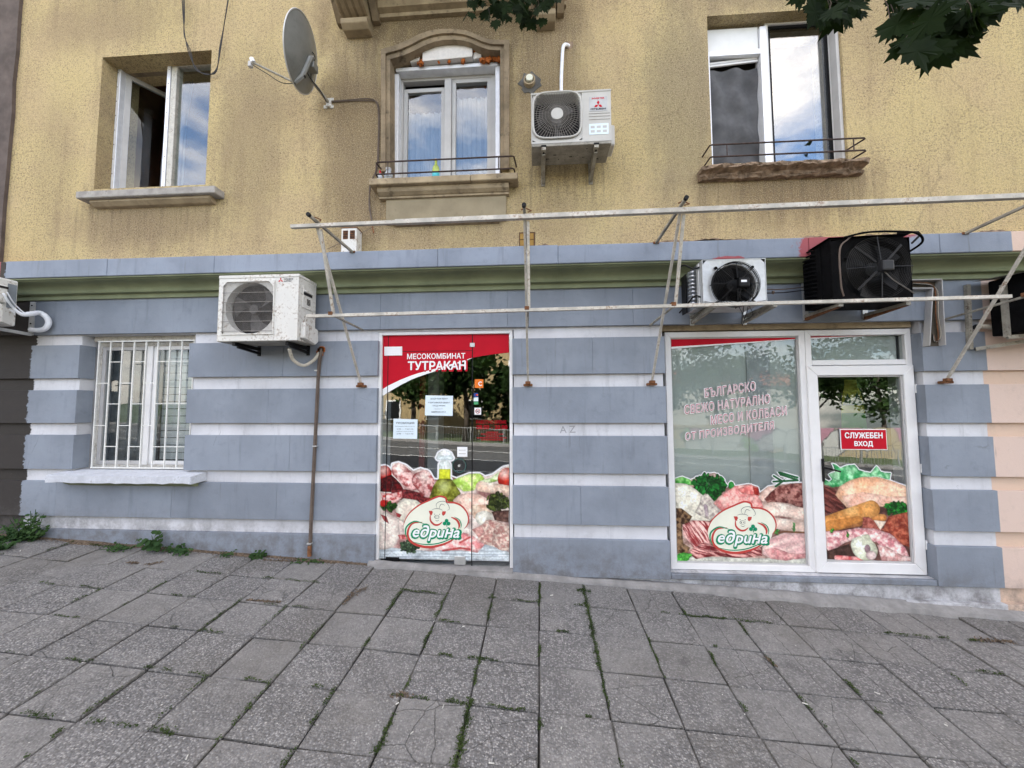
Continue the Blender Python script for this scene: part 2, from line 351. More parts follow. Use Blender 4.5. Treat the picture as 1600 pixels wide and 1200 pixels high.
M_PUFOAM = plain('orange_brown_foam', (0.38,0.11,0.025), 0.9, var=0.4, nscale=40, bump=1.0, bscale=60)
M_BROWNSTRIP = plain('dark_joint_strip', (0.105,0.082,0.072), 0.9, var=0.25, nscale=5, bump=0.4, dirt=((0.2,0.18,0.16), 0.4, 2))
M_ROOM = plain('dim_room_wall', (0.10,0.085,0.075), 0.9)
M_BLINDW = plain('white_roller_shutter', (0.78,0.78,0.77), 0.6, var=0.04)
M_DARKNET = plain('dark_window_netting', (0.10,0.10,0.105), 0.85, var=0.35, nscale=3)
M_CURTAIN = plain('grey_curtain', (0.30,0.30,0.32), 0.9, var=0.1)
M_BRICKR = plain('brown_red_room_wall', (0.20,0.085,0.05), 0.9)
M_MORTAR = plain('grey_mortar', (0.26,0.25,0.24), 0.95, var=0.2, nscale=7, bump=0.9, bscale=45, dirt=((0.12,0.11,0.10), 0.7, 7))
M_FILM = plain('grey_window_film', (0.42,0.435,0.40), 0.7, var=0.06, nscale=2)

def glass(name, refl, tint=(0.9,0.93,0.93), rough=0.0, wave=0.0):
    m = NM(name); t = m.t; t.nodes.remove(m.b)
    lw = m.n('ShaderNodeLayerWeight'); lw.inputs['Blend'].default_value = 0.5
    f = m.math('ADD', m.math('MULTIPLY', m.math('POWER', lw.outputs['Facing'], 5), 0.8), 0.03+0.62*refl, clamp=True)
    gl = m.n('ShaderNodeBsdfGlossy'); gl.inputs['Roughness'].default_value = rough; gl.inputs['Color'].default_value = (0.95,0.97,1,1)
    tr = m.n('ShaderNodeBsdfTransparent'); tr.inputs['Color'].default_value = (*tint, 1)
    if wave:
        b = m.n('ShaderNodeBump'); b.inputs['Strength'].default_value = wave; b.inputs['Distance'].default_value = 0.02
        m.put(b.inputs['Height'], m.noise(2.2, 3, 0.5)); m.put(gl.inputs['Normal'], b.outputs[0])
    mx = m.n('ShaderNodeMixShader'); m.put(mx.inputs[0], f); m.put(mx.inputs[1], tr.outputs[0]); m.put(mx.inputs[2], gl.outputs[0])
    m.put(t.nodes['Material Output'].inputs['Surface'], mx.outputs[0]); return m.m
M_GLASS = glass('window_glass', 0.03, wave=0.05)
M_GLASS_UP = glass('upstairs_glass', 0.14, wave=0.06)
M_GLASS_DOOR = glass('shop_door_glass', 0.13, wave=0.03)
M_GLASS_BIG = glass('shop_window_glass', 0.02, wave=0.05)
def leafmat(name, a, b, tr=0.35):
    m = NM(name, 0.75, 0.1); oi = m.n('ShaderNodeObjectInfo')
    c = m.mix(m.ramp(m.noise(5, 3, 0.6), 0.3, 0.7), a, b); c = m.mix(m.math('MULTIPLY', oi.outputs['Random'], 0.4), c, tuple(v*0.6 for v in a))
    m.color(c); t = m.n('ShaderNodeBsdfTranslucent'); m.put(t.inputs['Color'], m.mix(0.5, c, (0.10,0.20,0.02)))
    mx = m.n('ShaderNodeMixShader'); mx.inputs[0].default_value = tr; m.put(mx.inputs[1], m.b.outputs[0]); m.put(mx.inputs[2], t.outputs[0])
    m.put(m.t.nodes['Material Output'].inputs['Surface'], mx.outputs[0]); return m.m
M_LEAF = leafmat('backlit_maple_leaf', (0.004,0.010,0.002), (0.010,0.022,0.004), 0.08)  # near-black: the shade of backlit leaves is put into their colour
M_LEAF2 = leafmat('street_tree_leaf', (0.014,0.03,0.008), (0.03,0.06,0.012), 0.15)
M_WEED = leafmat('weed_leaf', (0.035,0.075,0.028), (0.065,0.12,0.04), 0.3)
M_MOSS = leafmat('joint_moss', (0.035,0.055,0.018), (0.07,0.10,0.03), 0.15)
M_LITTER = plain('dry_litter', (0.13,0.095,0.065), 0.95, var=0.5, nscale=40)
M_BARK = plain('bark', (0.075,0.058,0.045), 0.95, var=0.3, nscale=8, bump=1.0, bscale=20)

#@@SECTION structure
# ================================================================== SETTING: building
bld = empty('apartment_building', (0, 0.3, gz(0,0)), 'old yellow stuccoed apartment building with a banded grey-blue shop floor', 'building')
def Z(py, y=0.0, px=800): return at(px, py, y).z

def holed(mb, x0, x1, z0, z1, y0, y1, holes):
    """wall with openings: front and back faces plus the reveals"""
    xs = sorted({x0, x1, *[h[0] for h in holes], *[h[1] for h in holes]}); zs = sorted({z0, z1, *[h[2] for h in holes], *[h[3] for h in holes]})
    for i in range(len(xs)-1):
        for j in range(len(zs)-1):
            cx, cz = (xs[i]+xs[i+1])/2, (zs[j]+zs[j+1])/2
            if any(h[0] < cx < h[1] and h[2] < cz < h[3] for h in holes): continue
            mb.add([(xs[i],y0,zs[j]),(xs[i+1],y0,zs[j]),(xs[i+1],y0,zs[j+1]),(xs[i],y0,zs[j+1])], [(0,1,2,3)])
            mb.add([(xs[i],y1,zs[j]),(xs[i+1],y1,zs[j]),(xs[i+1],y1,zs[j+1]),(xs[i],y1,zs[j+1])], [(3,2,1,0)])
    for a, b, c, d in holes:
        q = [(a,c),(b,c),(b,d),(a,d)]
        for k in range(4):
            (ux,uz),(vx,vz) = q[k], q[(k+1)%4]
            mb.add([(ux,y0,uz),(vx,y0,vz),(vx,y1,vz),(ux,y1,uz)], [(0,1,2,3)])
def raw(mb, name, mat, parent):       # build without recalculating normals outward (open shells)
    return mb.build(name, mat, parent)
def frame4(mb, x0, x1, z0, z1, w, y0, y1, wb=None, wt=None):
    wb = w if wb is None else wb; wt = w if wt is None else wt
    o = [(x0,z0),(x1,z0),(x1,z1),(x0,z1)]; i = [(x0+w,z0+wb),(x1-w,z0+wb),(x1-w,z1-wt),(x0+w,z1-wt)]
    for k in range(4):
        l = (k+1)%4; mb.prism([o[k],o[l],i[l],i[k]], y0, y1)
    return mb
def pane(name, x0, x1, z0, z1, y, mat, parent, th=0.005):
    return MB().box(x0,x1,y,y+th,z0,z1).build(name, mat, parent)

# openings (block edges)
LW = (at(114,700).x, at(288,700).x, at(220,738,0.05).z, Z(512))          # barred window
DR = (at(587.5,700).x, at(801,700).x, -2.2, Z(514))                        # shop door
SH = (at(1043,700).x, at(1452,700).x, at(1270,899,0.05).z, Z(509))       # shop window and service door
G3 = 0.03
core = MB()
holed(core, -40, 40, -4.5, Z(448), 0.045, 0.45, [(LW[0]-G3,LW[1]+G3,LW[2],LW[3]), (DR[0]-0.012,DR[1]+0.012,DR[2],DR[3]), (SH[0]-0.012,SH[1]+G3,SH[2],SH[3])])
core.build('ground_floor_wall', M_GROOVE, bld)

# courses of rusticated blocks, each block its own part
za5b, zw2b = at(1490,917).z, at(1490,938).z
courses = [(Z(452), Z(511)), (Z(529), Z(585)), (Z(605), Z(661)), (Z(681), Z(739)), (Z(759), Z(818.5)), (Z(841), za5b), (zw2b, -4.3)]
def blocks(z1, z0, xa, xb, endl, endr, top=False):
    n = max(1, round((xb-xa)/random.uniform(0.95, 1.35))) if not top else max(1, round((xb-xa)/1.6))
    cuts = [xa] + [xa+(xb-xa)*(k+random.uniform(-0.18,0.18))/n for k in range(1, n)] + [xb]
    for k in range(n):
        a, b = cuts[k], cuts[k+1]
        e = (k == 0 and endl) or (k == n-1 and endr)
        dy = random.uniform(-0.0012, 0.0012)
        MB().box(a+(0.0008 if k else 0), b-(0.0008 if k < n-1 else 0), dy, 0.175 if e else 0.05, z0, z1).build('masonry_block', M_BLOCK, bld, bevel=0.002)
XA, XB = -9.5, 9.0
blocks(*courses[0], XA, XB, False, False, True)
for i, (z1, z0) in enumerate(courses[1:], 1):
    if i == 6:
        MB().box(at(1395,940).x, XB, -0.012, 0.06, z0, z1-0.022).build('plinth', M_GROOVE, bld, bevel=0.004); continue
    if i <= 3:
        blocks(z1, z0, XA, LW[0], False, True); blocks(z1, z0, LW[1], DR[0], True, True)
    else:
        blocks(z1, z0, XA, DR[0], False, True)
    blocks(z1, z0, DR[1], SH[0], True, True); blocks(z1, z0, SH[1], XB, True, False)
# grey apron under the shop window
MB().box(SH[0]+0.002, SH[1]-0.002, 0.004, 0.14, za5b, SH[2]-0.002).build('window_apron', M_BLOCK, bld, bevel=0.006)
# olive lintel above shop window, seen in the recess
MB().box(SH[0], SH[1], 0.105, 0.19, Z(521,0.11), Z(509)+0.004).build('lintel', M_STONE, bld)
MB().box(LW[0]+0.01, LW[1]-0.01, 0.14, 0.22, at(220,533,0.15).z, LW[3]+0.003).build('lintel', M_OLDPAINT, bld)

# ledge
YF = -0.28
zft, zfb = Z(385, YF), Z(413.5, YF)
jx = [at(p, 400, YF).x for p in (168,335,512,684,872,1062,1265,1470)]
ex = [-9.4,-8.2,-7.15] + [jx[0]-1.25] + jx + [jx[-1]+1.05, jx[-1]+2.3, jx[-1]+3.6, 9.0]
for a, b in zip(ex, ex[1:]):
    MB().box(a+0.0012, b-0.0012, YF+random.uniform(-0.002,0.002), 0.02, zfb, zft+random.uniform(-0.004,0.004)).build('ledge_stone', M_FASCIA, bld, bevel=0.005)
zc, zr = Z(441, -0.085), Z(452, -0.03)
prof = [(-0.262,zfb),(-0.262,zfb-0.016),(-0.235,zfb-0.02)]
for k in range(9):
    a = k/8*math.pi/2; prof.append((-0.225+0.14*math.sin(a)*1.0, zfb-0.028-(zfb-0.028-zc-0.02)*(1-math.cos(a))))
prof += [(-0.088,zc+0.012),(-0.082,zc-0.004),(-0.05,zc-0.008),(-0.03,zc-0.010),(-0.028,zr),(0.028,zr),(0.028,zfb)]
for a, b in zip(ex, ex[1:]):
    MB().sweep(prof, a+0.0006, b-0.0006).build('cove_moulding', M_GREEN, bld)
# broken plaster along the ledge's upper edge
for a, b in ((1010,1180),(1250,1292),(1340,1412),(1518,1592),(836,862),(1085,1150)):
    xa, xb = at(a,372,-0.26).x, at(b,372,-0.26).x; n = max(5, int((xb-xa)/0.03)); top = []
    for k in range(n+1):
        t = k/n; top.append((xa+(xb-xa)*t, zft-0.004+math.sin(math.pi*t)**0.6*(0.012+random.random()*0.022)))
    MB().prism([(xb,zft-0.008),(xa,zft-0.008)]+top, YF+0.012, 0.0).build('broken_plaster', M_CRUMBLE, bld)

# upper storey
UW = (at(147,290).x, at(321,287).x, at(235,292).z, at(245,84).z)
MWh = (at(607,180).x, at(785,180).x, at(695,275).z, at(700,54).z)
RW = (at(1109,150).x, at(1325,240).x, at(1230,252).z, at(1215,18).z)
upw = MB(); holed(upw, -40, 40, zft-0.02, 11.5, 0.0, 0.45, [UW, MWh, RW])
upw.build('upper_wall', M_STUCCO, bld)
sh = MB(); sh.box(-40, 40, 0.46, 10, 11.3, 11.6); sh.build('roof', M_STONE_D, bld)
sh = MB(); sh.box(-40, 40, 9.7, 10, -5, 11.3); sh.build('rear_wall', M_STUCCO, bld)
for x in (-40, 39.7): MB().box(x, x+0.3, 0.46, 9.7, -5, 11.3).build('side_wall', M_STUCCO, bld)
# dark vertical joint strip at the far left
js = MB(); n = 24; zz = [zft + (11.4-zft)*k/n for k in range(n+1)]
pl = [(-6.545+random.uniform(-0.018,0.018), z) for z in zz]; pr = [(-6.98, z) for z in zz]
js.prism(pl + pr[::-1], -0.035, 0.01); js.build('joint_strip', M_BROWNSTRIP, bld)

def room(name, x0, x1, z0, z1, depth, mat, y0=0.45):
    m = MB(); ya, yb = y0, y0+depth
    q = [(x0,z0),(x1,z0),(x1,z1),(x0,z1)]
    for k in range(4):
        (a,b),(c,d) = q[k], q[(k+1)%4]; m.add([(a,ya,b),(c,ya,d),(c,yb,d),(a,yb,b)], [(3,2,1,0)])
    m.add([(x,yb,z) for x,z in q], [(0,1,2,3)])
    return m.build(name, mat, bld)

# ---------------------------------------------------------------- barred ground floor window
win = empty('window', (LW[0], 0.16, LW[2]), parent=bld); win['label'] = 'small old white wooden window behind the bars'
yW = 0.165
x0, x1, z0, z1 = LW[0]+0.005, LW[1]+0.02, LW[2]+0.015, at(220,534,yW).z
f = MB(); frame4(f, x0, x1, z0, z1, 0.05, yW+0.03, yW+0.10)
xm = at(233,650,yW+0.05).x
f.build('frame', M_OLDPAINT, win, bevel=0.003)
MB().box(xm-0.035, xm+0.035, yW+0.02, yW+0.09, z0+0.05, z1-0.05).build('mullion', M_PVC, win, bevel=0.004)
for a, b, mt in ((x0+0.052, xm-0.037, M_PVCG), (xm+0.037, x1-0.052, M_PVC)):
    s_ = MB(); frame4(s_, a, b, z0+0.052, z1-0.052, 0.045, yW+0.035, yW+0.08); s_.build('sash', mt, win, bevel=0.003)
    pane('pane', a+0.045, b-0.045, z0+0.097, z1-0.097, yW+0.055, M_GLASS, win)
# blind slats behind
for k in range(15):
    zz_ = z0+0.10+k*(z1-z0-0.2)/15
    MB().box(xm+0.05, x1-0.02, yW+0.16, yW+0.175, zz_, zz_+(z1-z0)/15*0.8).build('blind_slat', M_PVCG, win)
MB().box(x0+0.03, xm, yW+0.18, yW+0.19, z0, z1).build('curtain', plain('dark_grey_curtain', (0.12,0.12,0.12), 0.9, var=0.3, nscale=9), win)
room('window_room', LW[0]-0.2, LW[1]+0.2, LW[2]-0.1, LW[3]+0.1, 1.2, M_ROOM)
# sill
xs0, xs1 = at(70,748,-0.17).x, at(297,752,-0.17).x
sil = MB(); zt = at(180,744,-0.17).z
n = 22; prf = []
for k in range(n+1): prf.append((xs0+(xs1-xs0)*k/n, -0.17+random.uniform(-0.004,0.004)))
zb = at(180,755,-0.17).z
vs = []; 
for x, y in prf: vs += [(x, y, zt), (x, y, zb+random.uniform(-0.008,0.006)), (x, 0.12, zt+0.03), (x, 0.12, zb)]
fs = []
for k in range(n):
    a = 4*k; b = a+4; fs += [(a,b,b+2,a+2),(a,a+1,b+1,b),(a+1,a+3,b+3,b+1)]
fs += [(0,2,3,1),(4*n,4*n+1,4*n+3,4*n+2)]
sil.add(vs, fs); sil.build('window_sill', M_WSILL, bld)
MB().sweep([(-0.10,zb+0.004),(-0.10,zb-0.018),(-0.03,zb-0.055),(0.02,zb-0.055),(0.02,zb+0.004)], xs0+0.13, xs1-0.06).build('sill_moulding', M_GREEN, bld)

# ---------------------------------------------------------------- upper left window
win = empty('window', (UW[0], 0.15, UW[2]), parent=bld); win['label'] = 'upper window with its left sash swung open inwards'
yW = 0.17
x0, x1, z0, z1 = UW[0]+0.005, UW[1]+0.10, UW[2]+0.01, at(250,98,yW).z
xm = at(258,200,yW).x
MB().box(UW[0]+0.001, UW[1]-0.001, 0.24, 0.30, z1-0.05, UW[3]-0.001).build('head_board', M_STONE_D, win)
f = MB(); frame4(f, x0, xm+0.03, z0, z1, 0.045, yW, yW+0.10); f.build('frame', M_ALU, win, bevel=0.003)
f = MB(); frame4(f, xm+0.035, x1, z0, z1+0.02, 0.075, yW+0.01, yW+0.10); f.build('frame', M_OLDPAINT, win, bevel=0.004)
for q in range(9):
    zq = z0+0.1+q*(z1-z0-0.2)/8
    for xx in (x0+0.012, xm+0.012): MB().cyl((xx,yW-0.002,zq),(xx,yW+0.002,zq),0.006,8).build('screw', M_DARKIRON, win)
pane('pane', xm+0.11, x1-0.075, z0+0.075, z1-0.055, yW+0.05, M_GLASS_UP, win)
# opened sash
M_ = Matrix.Translation((x0+0.05, yW+0.06, 0)) @ Matrix.Rotation(R(58), 4, 'Z') @ Matrix.Translation((-(x0+0.05), -(yW+0.06), 0))
s_ = MB(); frame4(s_, x0+0.05, xm-0.02, z0+0.05, z1-0.05, 0.06, yW+0.06, yW+0.10); s_.v = [tuple(M_ @ Vector(p)) for p in s_.v]
s_.build('sash', M_PVCG, win, bevel=0.003)
s_ = MB().box(x0+0.11, xm-0.08, yW+0.075, yW+0.08, z0+0.11, z1-0.11, M_); s_.build('pane', glass('open_sash_glass', 0.0), win)
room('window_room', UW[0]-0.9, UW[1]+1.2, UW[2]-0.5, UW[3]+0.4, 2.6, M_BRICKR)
c = MB(); pts = []
for k in range(26):
    t = k/25; pts.append((xm-0.30+t*0.36+0.06*math.sin(t*5), 0.42+0.03*math.sin(k*1.7)))
vs = [(x-0.12*(1-0)*((zz_-z0)/(z1-z0))**3*(-1), y, zz_) for zz_ in np.linspace(z0, z1+0.1, 8) for x, y in pts]; fs = [(r_*26+k, r_*26+k+1, (r_+1)*26+k+1, (r_+1)*26+k) for r_ in range(7) for k in range(25)]
c.add(vs, fs); c.build('curtain', M_CURTAIN, win, smooth=True)
# sill with moulding under it
xs0, xs1 = at(118,300,-0.14).x, at(335,300,-0.14).x; zt = at(230,294,-0.14).z; zb = at(230,305,-0.14).z
MB().box(xs0, xs1, -0.14, 0.17, zb, zt).build('window_sill', M_SILLGREY, bld, bevel=0.008)
MB().sweep([(-0.09,zb+0.002),(-0.10,zb-0.03),(-0.05,zb-0.065),(0.01,zb-0.07),(0.01,zb+0.002)], xs0+0.13, xs1-0.10).build('sill_moulding', M_STONE, bld)

# ---------------------------------------------------------------- middle window with curved hood
win = empty('window', (MWh[0], 0.1, MWh[2]), parent=bld); win['label'] = 'middle window in a curved stone surround with foam boards above it'
def strip(name, outer, inner, y0, y1, mat, parent, bevel=0.004):
    m = MB(); n = len(outer)
    vs = [(p[0],y0,p[1]) for p in outer]+[(p[0],y0,p[1]) for p in inner]+[(p[0],y1,p[1]) for p in outer]+[(p[0],y1,p[1]) for p in inner]
    fs = []
    for k in range(n-1):
        fs += [(k,k+1,n+k+1,n+k),(2*n+k,3*n+k,3*n+k+1,2*n+k+1),(k,2*n+k,2*n+k+1,k+1),(n+k,n+k+1,3*n+k+1,3*n+k)]
    fs += [(0,n,3*n,2*n),(n-1,3*n-1,4*n-1,2*n-1)]
    m.add(vs, fs); return m.build(name, mat, parent)
arch_px = [(598,272),(598,180),(598,84),(606,81),(622,77),(640,69),(655,61),(672,55),(690,52.5),(710,52),(728,54),(742,59),(755,65),(768,69),(783,69),(796,69),(796,180),(796,268)]
inn1 =    [(605,272),(605,180),(605,90),(612,88),(627,84),(645,76),(660,68),(676,62),(692,59),(710,58.5),(726,60.5),(740,65),(753,71),(766,75),(780,76),(788,76),(788,180),(788,268)]
inn2 =    [(611,272),(611,180),(611,96),(617,94),(632,90),(650,82),(664,75),(679,69),(694,66),(710,65.5),(724,67),(738,71),(751,77),(764,81),(776,82),(782,82),(782,180),(782,268)]
P_ = lambda l, y=0.0: [(at(a,b,y).x, at(a,b,y).z) for a,b in l]
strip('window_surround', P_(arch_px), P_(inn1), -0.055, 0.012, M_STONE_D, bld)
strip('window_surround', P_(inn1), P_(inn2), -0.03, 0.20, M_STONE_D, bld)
a_ = P_(inn1)[2:16]; ztop = MWh[3]+0.001
MB().prism([(MWh[0]-0.02,a_[0][1]-0.02),(MWh[0]-0.02,ztop)]+[(a_[k][0],ztop) for k in range(0,len(a_))][-1:]+[a_[k] for k in range(len(a_)-1,-1,-1)], 0.002, 0.2).build('arch_infill', M_STUCCO, bld)
yW = 0.19
x0, x1 = at(616,190,yW).x, at(780,190,yW).x; z0 = MWh[2]+0.01; z1 = at(700,108,yW).z
MB().box(x0-0.15, x1+0.15, 0.30, 0.36, z1-0.05, ztop+0.05).build('lintel', plain('broken_brick_infill', (0.16,0.075,0.045), 0.95, var=0.5, nscale=12, bump=1.0, bscale=30), win)
# aluminium border
zA = at(700,103,0.12).z
MB().box(at(614.5,190,0.12).x, at(622,190,0.12).x, 0.12, 0.30, z0, zA-0.06).build('border_strip', M_ALU, win, bevel=0.003)
MB().box(at(774,190,0.12).x, at(781,190,0.12).x, 0.12, 0.30, z0, zA+0.02).build('border_strip', M_ALU, win, bevel=0.003)
mt_ = Matrix.Translation((0,0,0)); MB().box(at(619,103,0.12).x, at(778,103,0.12).x, 0.105, 0.28, zA-0.045, zA).build('border_strip', M_ALU, win, bevel=0.003)
fx0, fx1 = at(623,190,0.22).x, at(774,190,0.22).x; fz1 = zA-0.03; xm = at(701,190,0.22).x
f = MB(); frame4(f, fx0, fx1, z0, fz1, 0.05, 0.22, 0.30); f.build('frame', M_PVCG, win, bevel=0.003)
MB().box(xm-0.05, xm+0.035, 0.20, 0.29, z0+0.05, fz1-0.05).build('mullion', M_PVCG, win, bevel=0.004)
for a, b, yy, zt_ in ((fx0+0.05, xm-0.052, 0.25, fz1-0.12), (xm+0.037, fx1-0.05, 0.225, fz1-0.05)):
    s_ = MB(); frame4(s_, a, b, z0+0.02, zt_, 0.05, yy, yy+0.05); s_.build('sash', M_PVCG, win, bevel=0.003)
    pane('pane', a+0.05, b-0.05, z0+0.07, zt_-0.05, yy+0.02, M_GLASS_UP, win)
    # net curtain
    m = MB(); nx = 60; vs = []
    for zz_ in (z0+0.02, zt_-0.14-(0.1 if yy > 0.24 else 0)):
        for k in range(nx+1):
            t = k/nx; vs.append((a+(b-a)*t, 0.36+0.012*math.sin(t*42)+0.006*math.sin(t*97), zz_))
    m.add(vs, [(k,k+1,nx+2+k,nx+1+k) for k in range(nx)]); m.build('net_curtain', M_CURTAIN, win, smooth=True)
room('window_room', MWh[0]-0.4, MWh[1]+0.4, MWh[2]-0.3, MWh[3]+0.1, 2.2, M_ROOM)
# foam boards and orange foam above the frame
for (l,t,r,b,y) in ((641,84,656,97,0.07),(660,71,738,93,0.04),(739.5,80,752,92,0.07)):
    xx0, xx1, zz0, zz1 = rect(l,t,r,b,y); m = MB()
    ch = 0.02 if r-l > 30 else 0.008
    m.prism([(xx0,zz0),(xx1,zz0+0.02),(xx1,zz1+0.0),(xx1-ch*1.4,zz1+ch*0.8),(xx0+ch*2,zz1-ch*0.3),(xx0,zz1-ch*2)], y, 0.26); m.build('foam_board', M_FOAM, win, bevel=0.004)
m = MB()
for k in range(170):
    px = random.choice([random.uniform(622,785), random.uniform(750,784), random.uniform(752,784), random.uniform(655,662), random.uniform(738,744)])
    py = 101 - (px-622)*0.045 + random.uniform(-3,1) if not (735 < px < 746) else random.uniform(70,82)
    p = at(px, py, random.uniform(0.06,0.2)); r = random.uniform(0.010,0.024)
    m.box(p.x-r, p.x+r, p.y-r, p.y+r, p.z-r*0.7, p.z+r*0.7, Matrix.Translation(p)@Matrix.Rotation(random.random()*3,4,(random.random(),1,random.random()))@Matrix.Translation(-p))
o = m.build('expanding_foam', M_PUFOAM, win); o['kind'] = 'stuff'
# sill, moulding, apron panel
xs0, xs1 = at(576,280,-0.17).x, at(809,276,-0.17).x
zt = at(690,274,-0.17).z; zb = at(690,284,-0.17).z; xj = at(735,280,-0.17).x
for a, b in ((xs0, xj-0.002), (xj+0.002, xs1)): MB().box(a, b, -0.17, 0.21, zb, zt).build('window_sill', M_STONE, bld, bevel=0.007)
mp_ = [(-0.115,zb+0.002),(-0.12,zb-0.02),(-0.105,zb-0.05),(-0.07,zb-0.075),(-0.055,zb-0.08),(-0.055,zb-0.10),(-0.01,zb-0.105),(0.01,zb-0.105),(0.01,zb+0.002)]
MB().sweep(mp_, at(590,300,-0.1).x, at(795,300,-0.1).x).build('sill_moulding', M_STONE, bld)
px0, px1, pz0, pz1 = rect(603,306,791,347,-0.03)
MB().box(px0, px1, -0.03, 0.01, pz0, zb-0.10).build('apron_panel', plain('smooth_grey_render', (0.30,0.25,0.165), 0.9, var=0.15, nscale=3, bump=0.3, dirt=((0.14,0.11,0.07),0.6,4)), bld, bevel=0.004)
MB().sweep([(-0.05,pz0+0.006),(-0.05,pz0-0.014),(0.01,pz0-0.03),(0.01,pz0+0.006)], px0+0.1, px1-0.08).build('panel_drip', M_STONE_D, bld)

# ---------------------------------------------------------------- right upper window
win = empty('window', (RW[0], 0.2, RW[2]), parent=bld); win['label'] = 'upper window with dark netting and a white shutter box on its left half'
yW = 0.10
x0, x1, z0, z1 = RW[0]+0.004, RW[1], RW[2]+0.01, RW[3]
xm = at(1199,150,yW).x
MB().box(x0, x1-0.002, yW+0.06, yW+0.2, at(1200,38,yW).z, z1+0.01).build('head_board', M_SILLGREY, win)
zt = at(1150,78,yW).z
m = MB(); m.box(x0, x0+0.055, yW, yW+0.12, z0, zt).box(xm-0.05, xm+0.02, yW, yW+0.12, z0, at(1200,40,yW).z); m.box(x0+0.055, xm-0.05, yW, yW+0.12, zt-0.06, zt)
m.build('frame', M_ALU, win, bevel=0.003)
MB().box(x0+0.001, xm-0.052, yW+0.03, yW+0.14, zt+0.002, at(1150,40,yW).z).build('shutter_box', M_BLINDW, win, bevel=0.006)
mt_ = Matrix.Translation((x0,0,zt-0.13)) @ Matrix.Rotation(R(-4),4,'Y') @ Matrix.Translation((-x0,0,-(zt-0.13)))
for k in range(2): MB().box(x0+0.06, xm-0.055, yW+0.05+0.0, yW+0.07, zt-0.15+k*0.03, zt-0.125+k*0.03, mt_).build('roller_slat', M_PVC, win, bevel=0.002)
m = MB(); nx, nz_ = 24, 30
vs = [(x0+0.055+(xm-0.105-x0)*i/nx, yW+0.09+0.02*math.sin(i*0.55+j*0.12)+0.012*math.sin(j*0.7+i*0.2), z0+(zt-0.16-z0)*j/nz_) for j in range(nz_+1) for i in range(nx+1)]
m.add(vs, [(j*(nx+1)+i, j*(nx+1)+i+1, (j+1)*(nx+1)+i+1, (j+1)*(nx+1)+i) for j in range(nz_) for i in range(nx)])
m.build('netting', M_DARKNET, win, smooth=True)
zt2 = at(1240,34,yW+0.05).z; xr = at(1303,150,yW+0.05).x
f = MB(); frame4(f, xm+0.022, xr, z0, zt2, 0.035, yW+0.03, yW+0.11); f.build('frame', M_PVC, win, bevel=0.003)
f = MB(); frame4(f, xm+0.058, xr-0.036, z0+0.02, zt2-0.036, 0.03, yW+0.05, yW+0.10); f.build('dark_gasket', M_BLACK, win)
pane('pane', xm+0.085, xr-0.062, z0+0.04, zt2-0.066, yW+0.06, glass('cloud_bright_glass', 0.26, wave=0.08), win)
MB().box(RW[1]-0.035, RW[1]-0.003, 0.03, yW+0.028, z0, at(1310,38,yW).z).build('side_board', M_PVCG, win, bevel=0.003)
room('window_room', RW[0]-0.4, RW[1]+0.5, RW[2]-0.3, RW[3]+0.1, 2.2, M_ROOM)
# crumbling sill
m = MB(); xs0, xs1 = at(1098,268,-0.14).x, at(1360,258,-0.14).x; n = 46; zt = at(1230,253,-0.15).z; zb_ = at(1230,276,-0.05).z
vs = []; nz_ = 7
for k in range(n+1):
    x = xs0+(xs1-xs0)*k/n; e = min(1, min(k, n-k)/3+0.35); 
    for j in range(nz_):
        t = j/(nz_-1)
        y = -0.165+(0.0 if t < 0.45 else 0.075+0.05*(t-0.45))+random.uniform(-0.012,0.012)*(1 if 0 < j else 0.2)+(1-e)*0.04+0.012*math.sin(k*0.8+j); z = zt-(zt-zb_)*t+random.uniform(-0.007,0.007)*(1 if j else 0.4)
        vs.append((x+random.uniform(-0.006,0.006), y, z))
    vs.append((x, 0.02, zb_+random.uniform(-0.01,0.012))); vs.append((x, 0.12, zt+0.01))
w_ = nz_+2
fs = [(k*w_+j, k*w_+(j+1)%w_, (k+1)*w_+(j+1)%w_, (k+1)*w_+j) for k in range(n) for j in range(w_)]
fs += [tuple(range(w_)), tuple(n*w_+j for j in range(w_-1,-1,-1))]
m.add(vs, fs); m.build('window_sill', M_CRUMBLE, bld)

